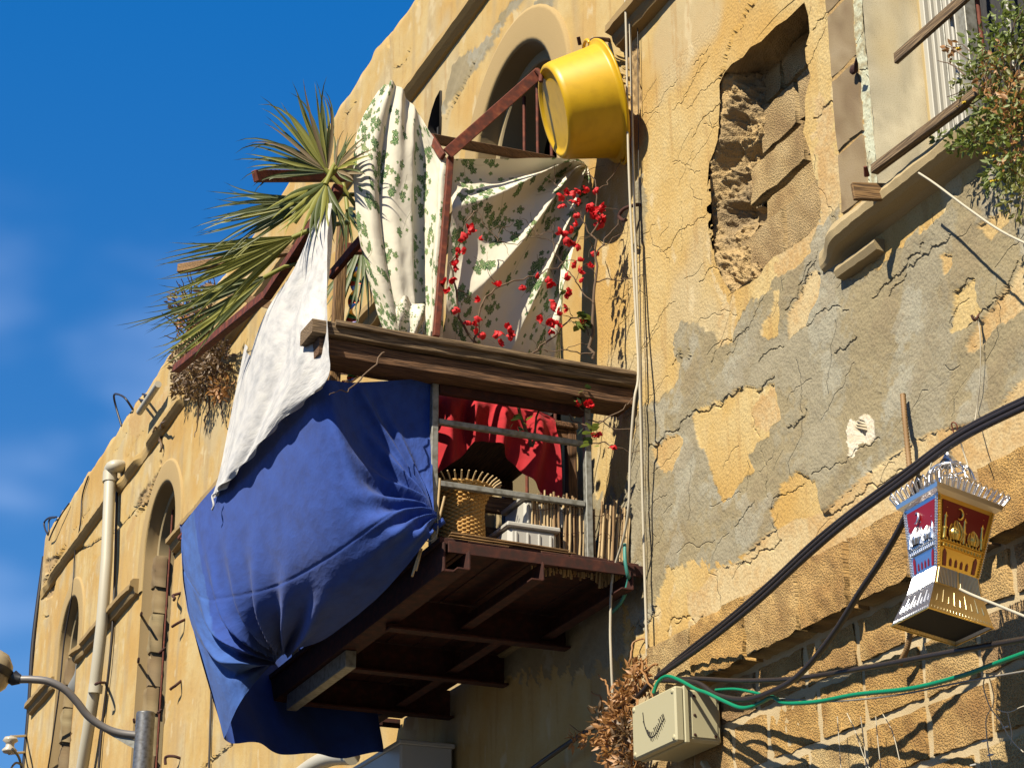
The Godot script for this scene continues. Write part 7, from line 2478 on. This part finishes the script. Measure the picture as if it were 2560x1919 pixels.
func dry_plants() -> void:
	# ---- the dead vine hanging by the electric box
	var t := thing("dry_vine", "dead brown vine with curled leaves hanging beside the cream box", "dry vine", Vector3(-8.36, 4.084, 0.1))
	var k := 0
	for l in [[Vector3(-8.199, 4.005, 0.12), 0.10, 120], [Vector3(-8.288, 3.93, 0.14), 0.11, 160], [Vector3(-8.335, 3.845, 0.15), 0.12, 190], [Vector3(-8.259, 3.735, 0.16), 0.10, 170], [Vector3(-8.422, 3.807, 0.16), 0.08, 110], [Vector3(-8.223, 3.635, 0.16), 0.10, 150], [Vector3(-8.013, 3.787, 0.2), 0.05, 50], [Vector3(-8.504, 3.901, 0.16), 0.06, 50], [Vector3(-8.619, 3.811, 0.17), 0.04, 26], [Vector3(-8.731, 3.824, 0.18), 0.04, 22], [Vector3(-8.406, 3.71, 0.16), 0.08, 90], [Vector3(-8.187, 3.573, 0.16), 0.10, 120]]:
		k += 1
		tuft(t, "dead_leaves", M.dry_leaf if k % 4 else M.dead_bush, l[0], Vector3(l[1] * 0.8, l[1], l[1] * 0.5), l[2], 0.034, 300 + k, 0.9)
	for q in [[Vector3(-8.245, 4.14, 0.03), Vector3(-8.196, 4.025, 0.1), Vector3(-8.332, 3.901, 0.15), Vector3(-8.421, 3.845, 0.16), Vector3(-8.574, 3.82, 0.17), Vector3(-8.821, 3.937, 0.17)], [Vector3(-8.249, 4.101, 0.05), Vector3(-8.242, 3.978, 0.12), Vector3(-8.273, 3.832, 0.15), Vector3(-8.226, 3.599, 0.16)], [Vector3(-8.033, 4.041, 0.1), Vector3(-8.156, 4.032, 0.12), Vector3(-8.282, 4.023, 0.14), Vector3(-8.344, 4.056, 0.15)], [Vector3(-8.192, 4.1, 0.1), Vector3(-7.855, 3.805, 0.2), Vector3(-7.898, 3.741, 0.22)], [Vector3(-8.269, 3.906, 0.15), Vector3(-8.472, 4.088, 0.15), Vector3(-8.497, 4.113, 0.15)], [Vector3(-8.354, 3.887, 0.15), Vector3(-8.563, 4.012, 0.15), Vector3(-8.615, 4.034, 0.15)], [Vector3(-8.352, 4.145, 0.06), Vector3(-8.322, 4.237, 0.03), Vector3(-8.146, 4.114, 0.04)], [Vector3(-8.087, 4.098, 0.05), Vector3(-8.152, 4.054, 0.08), Vector3(-8.233, 4.091, 0.1), Vector3(-8.32, 4.073, 0.12)]]:
		var mb := MB.new()
		twig(mb, q, 0.006, 0.003, 20)
		part("stem", mb, M.dry_leaf, t)
	# ---- the dead bush that grows from the cornice
	t = thing("dead_bush", "dry brown bush growing out of the wall below the palm leaves", "bush", Vector3(-16.837, 9.103, 0.1))
	for l in [[Vector3(-16.962, 9.137, 0.2), 0.22, 330], [Vector3(-16.561, 8.825, 0.16), 0.24, 380], [Vector3(-16.094, 8.794, 0.16), 0.22, 300], [Vector3(-16.568, 9.357, 0.3), 0.18, 150], [Vector3(-17.47, 9.108, 0.12), 0.14, 140], [Vector3(-16.662, 9.581, 0.4), 0.12, 50], [Vector3(-15.612, 9.085, 0.4), 0.18, 110], [Vector3(-16.064, 8.525, 0.1), 0.14, 90]]:
		k += 1
		tuft(t, "dead_leaves", M.dead_bush if k % 4 else M.dry_leaf, l[0], Vector3(l[1] * 1.3, l[1] * 0.9, l[1] * 0.6), int(l[2] * 1.3), 0.05, 400 + k, 0.6)
	for e in [Vector3(-16.401, 9.488, 0.5), Vector3(-16.574, 9.324, 0.5), Vector3(-16.132, 9.528, 0.5), Vector3(-15.668, 9.243, 0.5), Vector3(-15.124, 9.077, 0.5), Vector3(-16.56, 9.137, 0.4), Vector3(-16.827, 8.844, 0.2)]:
		stems_into(t, Vector3(-16.644, 9.043, 0), e, Vector3(0.15, 0.12, 0.1), 4, 0.012, k, M.dead_bush)
		k += 1
	for q in [[Vector3(-16.783, 8.843, 0.1), Vector3(-16.973, 8.725, 0.06), Vector3(-17.043, 8.555, 0.05), Vector3(-17.046, 8.438, 0.05)], [Vector3(-16.492, 8.73, 0.1), Vector3(-16.628, 8.555, 0.06), Vector3(-16.732, 8.363, 0.05)], [Vector3(-16.14, 8.592, 0.1), Vector3(-16.225, 8.442, 0.05), Vector3(-16.052, 8.189, 0.05)], [Vector3(-17.084, 8.961, 0.1), Vector3(-17.23, 8.823, 0.06)]]:
		var mb := MB.new()
		twig(mb, q, 0.012, 0.004, 16)
		part("stem", mb, M.dead_bush, t)
	# roots and twigs on the far window heads
	t = thing("rooted_twig", "dry twig rooted in the ochre wall above the far arched window", "twig", Vector3(-18.473, 9.02, 0.05))
	for q in [[Vector3(-18.684, 9.084, 0), Vector3(-18.521, 9.051, 0.1), Vector3(-18.541, 9.004, 0.12)], [Vector3(-18.647, 9.062, 0), Vector3(-18.188, 8.97, 0.1), Vector3(-17.995, 8.937, 0.12)], [Vector3(-18.678, 9.06, 0), Vector3(-18.441, 8.862, 0.04), Vector3(-18.496, 8.799, 0.03)]]:
		var mb := MB.new()
		twig(mb, q, 0.02, 0.006, 10)
		part("stem", mb, M.dead_bush, t)


func wall_iron() -> void:
	# hooks and hold-backs of wrought iron
	var k := 0
	for q in [
		[[Vector3(-8.538, 7.686, 0), Vector3(-8.323, 7.52, 0.18), Vector3(-8.309, 7.487, 0.22), Vector3(-8.302, 7.431, 0.22), Vector3(-8.274, 7.39, 0.22)], 0.013, "thick rusty iron hook above the yellow tub"],
		[[Vector3(-8.799, 7.795, 0.05), Vector3(-8.776, 7.829, 0.07)], 0.011, "short iron pin sticking up behind the tub rim"],
		[[Vector3(-8.225, 6.514, 0), Vector3(-8.191, 6.487, 0.05), Vector3(-8.22, 6.468, 0.1), Vector3(-8.256, 6.442, 0.11), Vector3(-8.221, 6.403, 0.11), Vector3(-8.181, 6.384, 0.11)], 0.010, "curved rusty hook on the wall behind the ropes"],
		[[Vector3(-17.429, 7.061, 0), Vector3(-17.52, 7.059, 0.05), Vector3(-17.33, 6.979, 0.08), Vector3(-17.355, 6.964, 0.08)], 0.013, "upper iron shutter hook beside the far arched window"],
		[[Vector3(-17.223, 6.758, 0), Vector3(-17.207, 6.718, 0.06), Vector3(-17.267, 6.71, 0.08), Vector3(-17.312, 6.706, 0.09)], 0.013, "middle iron shutter hook beside the far arched window"],
		[[Vector3(-17.234, 6.2, 0), Vector3(-17.156, 6.14, 0.06), Vector3(-17.241, 6.129, 0.08), Vector3(-17.255, 6.117, 0.09)], 0.013, "lower iron shutter hook beside the far arched window"],
		[[Vector3(-18.322, 6.788, -0.1), Vector3(-18.024, 6.678, 0), Vector3(-18.028, 6.654, 0.02)], 0.013, "small iron hinge on the far window jamb"],
		[[Vector3(-18.325, 6.201, -0.1), Vector3(-17.939, 6.072, 0.02)], 0.013, "small iron hinge low on the far window jamb"],
		[[Vector3(-5.563, 4.758, 0), Vector3(-5.53, 4.71, 0.05), Vector3(-5.533, 4.729, 0.06)], 0.005, "small nail with cord in the cement above the lantern"],
		[[Vector3(-17.099, 5.488, 0), Vector3(-17.115, 5.504, 0.06), Vector3(-17.207, 5.512, 0.1), Vector3(-17.205, 5.449, 0.1)], 0.013, "rusty angle bracket low beside the far window"],
		[[Vector3(-18.976, 7.274, 0), Vector3(-18.745, 7.23, 0.05)], 0.013, "iron stub on the wall left of the far window"],
		[[Vector3(-18.958, 6.803, 0), Vector3(-18.731, 6.776, 0.05)], 0.013, "lower iron stub on the wall left of the far window"],
		[[Vector3(-18.952, 6.215, 0), Vector3(-18.757, 6.194, 0.05)], 0.013, "iron stub above the lamp arm beside the pole"],
	]:
		var mb := MB.new()
		mb.tube(curve(q[0], 16), q[1], 7)
		one("iron_hook", q[2], "hook", q[0][0], mb, M.rust_dark, "iron hooks in the wall")
		k += 1
	# the big rusty spike beside the near window
	var t := thing("iron_spike", "rusty iron spike with round head in the stone beside the window", "spike", Vector3(-6.195, 6.163, 0.02))
	var mb := MB.new()
	mb.lathe([Vector2(0.0, 0.02), Vector2(0.018, 0.016), Vector2(0.022, 0.006), Vector2(0.018, 0.0), Vector2(0.0, 0.0)], 14, Transform3D(Basis(Vector3.RIGHT, Vector3.BACK, Vector3.DOWN), Vector3(-6.187, 6.15, 0.03)))
	part("head", mb, M.rust_dark, t)
	mb = MB.new()
	mb.tube([Vector3(-6.153, 6.12, 0.05), Vector3(-6.117, 6.13, 0.07), Vector3(-6.099, 6.149, 0.08)], [0.011, 0.009, 0.002], 6)
	part("point", mb, M.rust_dark, t)
	mb = MB.new()
	mb.tube([Vector3(-6.062, 5.566, 0.1), Vector3(-6.039, 5.594, 0.12)], [0.012, 0.008], 6)
	one("iron_pin", "red rusty pin behind the wooden batten", "pin", Vector3(-6.062, 5.566, 0.1), mb, M.rust)


func street_side() -> void:
	# ---- drainpipe
	var t := thing("drainpipe", "cream plastic drainpipe running down the far facade", "drainpipe", Vector3(-20.431, 6.068, 0.12))
	var path := [Vector3(-20.75, 2.0, 0.14), Vector3(-20.7, 6.0, 0.14), Vector3(-20.6, 8.4, 0.14), Vector3(-20.55, 9.30, 0.14)]
	var mb := MB.new()
	mb.tube([Vector3(-20.974, 5.883, 0.13), Vector3(-20.581, 6.097, 0.13), Vector3(-20.271, 6.848, 0.13), Vector3(-20.158, 7.49, 0.13), Vector3(-20.163, 8.177, 0.13), Vector3(-20.313, 9.111, 0.13)], 0.062, 14)
	part("pipe", mb, M.pipe_plastic, t)
	mb = MB.new()
	mb.tube([Vector3(-20.316, 9.09, 0.13), Vector3(-20.324, 9.206, 0.13)], 0.078, 14)
	part("collar", mb, M.pipe_plastic, t)
	mb = MB.new()
	mb.tube(curve([Vector3(-20.321, 9.196, 0.13), Vector3(-20.299, 9.242, 0.13), Vector3(-20.219, 9.24, 0.11), Vector3(-20.268, 9.263, 0.04), Vector3(-20.447, 9.329, -0.05)], 14), 0.07, 14)
	part("elbow", mb, M.pipe_plastic, t)
	mb = MB.new()
	mb.tube([Vector3(-20.224, 6.87, 0.13), Vector3(-20.234, 6.789, 0.13)], 0.072, 14)
	part("socket", mb, M.pipe_plastic, t)
	mb = MB.new()
	mb.tube(curve([Vector3(-19.859, 6.782, 0.21), Vector3(-19.721, 6.766, 0.2), Vector3(-20.008, 6.845, 0.1), Vector3(-20.407, 6.951, 0)], 10), 0.015, 6)
	part("clamp", mb, M.rust_dark, t)
	# ---- wires on the far facade
	var runs := [
		[[Vector3(-20.434, 9.189, 0.03), Vector3(-20.313, 8.677, 0.03), Vector3(-20.136, 7.75, 0.03), Vector3(-20.114, 7.11, 0.03), Vector3(-20.244, 6.521, 0.03), Vector3(-20.265, 6.041, 0.03)], 0.014, "black wire", "dark wire running beside the drainpipe"],
		[[Vector3(-22.074, 9.776, 0.02), Vector3(-22.333, 9.618, 0.02), Vector3(-22.314, 9.27, 0.02), Vector3(-22.491, 8.938, 0.02), Vector3(-22.456, 8.498, 0.02), Vector3(-22.695, 7.996, 0.02), Vector3(-22.741, 7.448, 0.02), Vector3(-22.91, 6.889, 0.02), Vector3(-23.064, 6.512, 0.02)], 0.009, "black wire", "thin wire looping down past the farthest window"],
		[[Vector3(-23.112, 9.786, 0.02), Vector3(-23.447, 9.729, 0.05), Vector3(-23.832, 9.645, 0.06), Vector3(-24.171, 9.652, 0.03)], 0.010, "black wire", "wire hanging loosely off the roof corner"],
		[[Vector3(-16.141, 6.128, 0.02), Vector3(-16.1, 5.728, 0.02), Vector3(-16.055, 5.193, 0.02)], 0.010, "black wire", "thin straight wire beside the blue sheet"],
		[[Vector3(-20.555, 9.842, 0), Vector3(-20.658, 10.08, 0.05), Vector3(-20.591, 10.188, 0.1), Vector3(-20.429, 10.15, 0.1), Vector3(-20, 9.938, 0.1), Vector3(-20.025, 9.83, 0)], 0.012, "black wire", "loop of black wire standing up from the roof edge"],
		[[Vector3(-23.987, 9.899, 0), Vector3(-24.48, 10.047, 0), Vector3(-24.794, 10.089, 0), Vector3(-24.693, 9.966, 0), Vector3(-24.437, 9.822, 0), Vector3(-24.465, 10.011, 0), Vector3(-24.094, 9.928, 0)], 0.012, "black wire", "coil of black wire at the roof corner"],
	]
	for r in runs:
		mb = MB.new()
		mb.tube(curve(r[0], 40), r[1], 6)
		one("facade_wire", r[3], "wire", r[0][2], mb, M.black_cable, "wires on the far facade")
	mb = MB.new()
	mb.tube(curve([Vector3(LEFT - 0.03, 9.6, -0.02), Vector3(LEFT - 0.04, 8.5, 0.02), Vector3(LEFT - 0.03, 7.5, 0.0), Vector3(LEFT - 0.05, 5.5, 0.0)], 20), 0.03, 6)
	one("corner_cable", "black cable running down the far corner of the building", "cable", Vector3(LEFT, 8, 0), mb, M.black_cable)
	# small lamp tube clipped under the parapet
	t = thing("wall_tube", "short beige tube clipped high on the far facade", "tube", Vector3(-18.96, 9.499, 0.08))
	mb = MB.new()
	mb.tube([Vector3(-19.153, 9.456, 0.12), Vector3(-18.39, 9.468, 0.12)], 0.035, 10)
	part("tube", mb, M.pipe_plastic, t)
	for q in [[Vector3(-19.748, 9.844, 0), Vector3(-18.84, 9.457, 0.14), Vector3(-18.835, 9.452, 0.1)], [Vector3(-19.611, 9.851, 0), Vector3(-18.748, 9.482, 0.14), Vector3(-18.78, 9.492, 0.1)]]:
		mb = MB.new()
		mb.tube(q, 0.012, 5)
		part("clip", mb, M.black_cable, t)
	# ---- insulator at the far corner
	t = thing("insulator", "white porcelain insulator on a bracket at the far corner", "insulator", Vector3(-23.621, 6.975, 0.25))
	var o := Vector3(-23.725, 6.979, 0.35)
	mb = MB.new()
	mb.lathe([Vector2(0.0, -0.09), Vector2(0.07, -0.09), Vector2(0.09, -0.06), Vector2(0.05, -0.02), Vector2(0.05, 0.02), Vector2(0.09, 0.05), Vector2(0.07, 0.09), Vector2(0.0, 0.09)], 14, Transform3D(Basis(), o))
	part("spool", mb, M.porcelain, t)
	for y in [0.10, -0.10]:
		mb = MB.new()
		mb.tube([o + Vector3(0, y, 0), Vector3(-24.86, 7.27, 0) + Vector3(0, y, -0.05)], 0.018, 6)
		part("bracket", mb, M.porcelain, t)
	mb = MB.new()
	mb.tube(curve([Vector3(-23.537, 6.893, 0.35), Vector3(-23.974, 6.912, 0.2), Vector3(-24.595, 6.933, 0.05), Vector3(-24.652, 6.826, 0.02)], 12), 0.016, 6)
	part("lead", mb, M.black_cable, t)
	mb = MB.new()
	mb.tube(curve([Vector3(-24.548, 6.938, 0.05), Vector3(-24.07, 6.857, 0.2), Vector3(-23.774, 6.732, 0.3), Vector3(-23.338, 6.536, 0.4)], 12), 0.014, 6)
	part("lead", mb, M.black_cable, t)
	# ---- street lamp
	var top := Vector3(-13.246, 4.892, 1.221)
	t = thing("street_lamp", "grey street lamp pole with a curved arm reaching left", "street lamp", Vector3(top.x, 0, top.z))
	mb = MB.new()
	mb.lathe([Vector2(0.085, -top.y), Vector2(0.07, -1.2), Vector2(0.062, 0.0), Vector2(0.060, 0.006), Vector2(0.0, 0.010)], 28, Transform3D(Basis(), top))
	part("pole", mb, M.galvanised, t)
	mb = MB.new()
	mb.tube(curve([Vector3(-13.316, 4.757, 1.238), Vector3(-13.361, 4.772, 1.358), Vector3(-13.39, 4.807, 1.461), Vector3(-13.405, 4.877, 1.571), Vector3(-13.401, 4.97, 1.66), Vector3(-13.404, 5.044, 1.745), Vector3(-13.428, 5.092, 1.851), Vector3(-13.465, 5.104, 1.951), Vector3(-13.499, 5.105, 2.029)], 50), 0.026, 14)
	part("arm", mb, M.lamp_arm, t)
	mb = MB.new()
	mb.plate(PackedVector2Array([Vector2(0, 0), Vector2(0.22, -0.02), Vector2(0.22, -0.085), Vector2(0.16, -0.065)]), 0.006, Transform3D(Basis((Vector3(-13.324, 4.745, 1.243) - Vector3(-13.399, 4.778, 1.452)).normalized(), Vector3.UP, Vector3(0.9, 0, 0.4).normalized()), Vector3(-13.399, 4.778, 1.452)))
	part("gusset", mb, M.grey_paint, t)
	mb = MB.new()
	mb.tube([Vector3(-13.497, 5.105, 2.024), Vector3(-13.51, 5.11, 2.06), Vector3(-13.513, 5.125, 2.082)], [0.032, 0.05, 0.05], 12)
	part("collar", mb, M.lamp_black, t)
	var hd := Vector3(-13.554, 5.155, 2.209)
	mb = MB.new()
	mb.lathe([Vector2(0.0, -0.17), Vector2(0.07, -0.15), Vector2(0.125, -0.08), Vector2(0.14, 0.0), Vector2(0.125, 0.07), Vector2(0.08, 0.13), Vector2(0.0, 0.16)], 28, Transform3D(Basis(Vector3.RIGHT, -0.25), hd))
	part("globe", mb, M.lamp_glass, t)
	mb = MB.new()
	mb.lathe([Vector2(0.144, -0.03), Vector2(0.150, -0.02), Vector2(0.150, 0.02), Vector2(0.144, 0.03)], 28, Transform3D(Basis(Vector3.RIGHT, -0.25), hd))
	part("band", mb, M.lamp_black, t)
	# ---- air conditioner and waste pipe under the far end of the balcony
	t = thing("air_conditioner", "white air conditioner casing below the blue sheet", "air conditioner", Vector3(-11.37, 4.182, 0.2))
	o = Vector3(-11.113, 4.238, 0.32)
	mb = MB.new()
	mb.box(Vector3(o.x, o.y - 0.28, 0.19), Vector3(0.42, 0.27, 0.16), Basis(), 0.012)
	part("casing", mb, M.white_plastic, t)
	mb = MB.new()
	mb.box(Vector3(o.x, o.y - 0.005, 0.19), Vector3(0.43, 0.014, 0.17), Basis(), 0.006)
	part("lid", mb, M.white_plastic, t)
	mb = MB.new()
	mb.tube(curve([Vector3(-13.288, 4.507, 0.2), Vector3(-12.77, 4.525, 0.2), Vector3(-12.359, 4.499, 0.2), Vector3(-11.965, 4.425, 0.2)], 16), 0.055, 12)
	one("waste_pipe", "white waste pipe bending under the blue sheet", "pipe", Vector3(-12.359, 4.499, 0.2), mb, M.pipe_plastic)
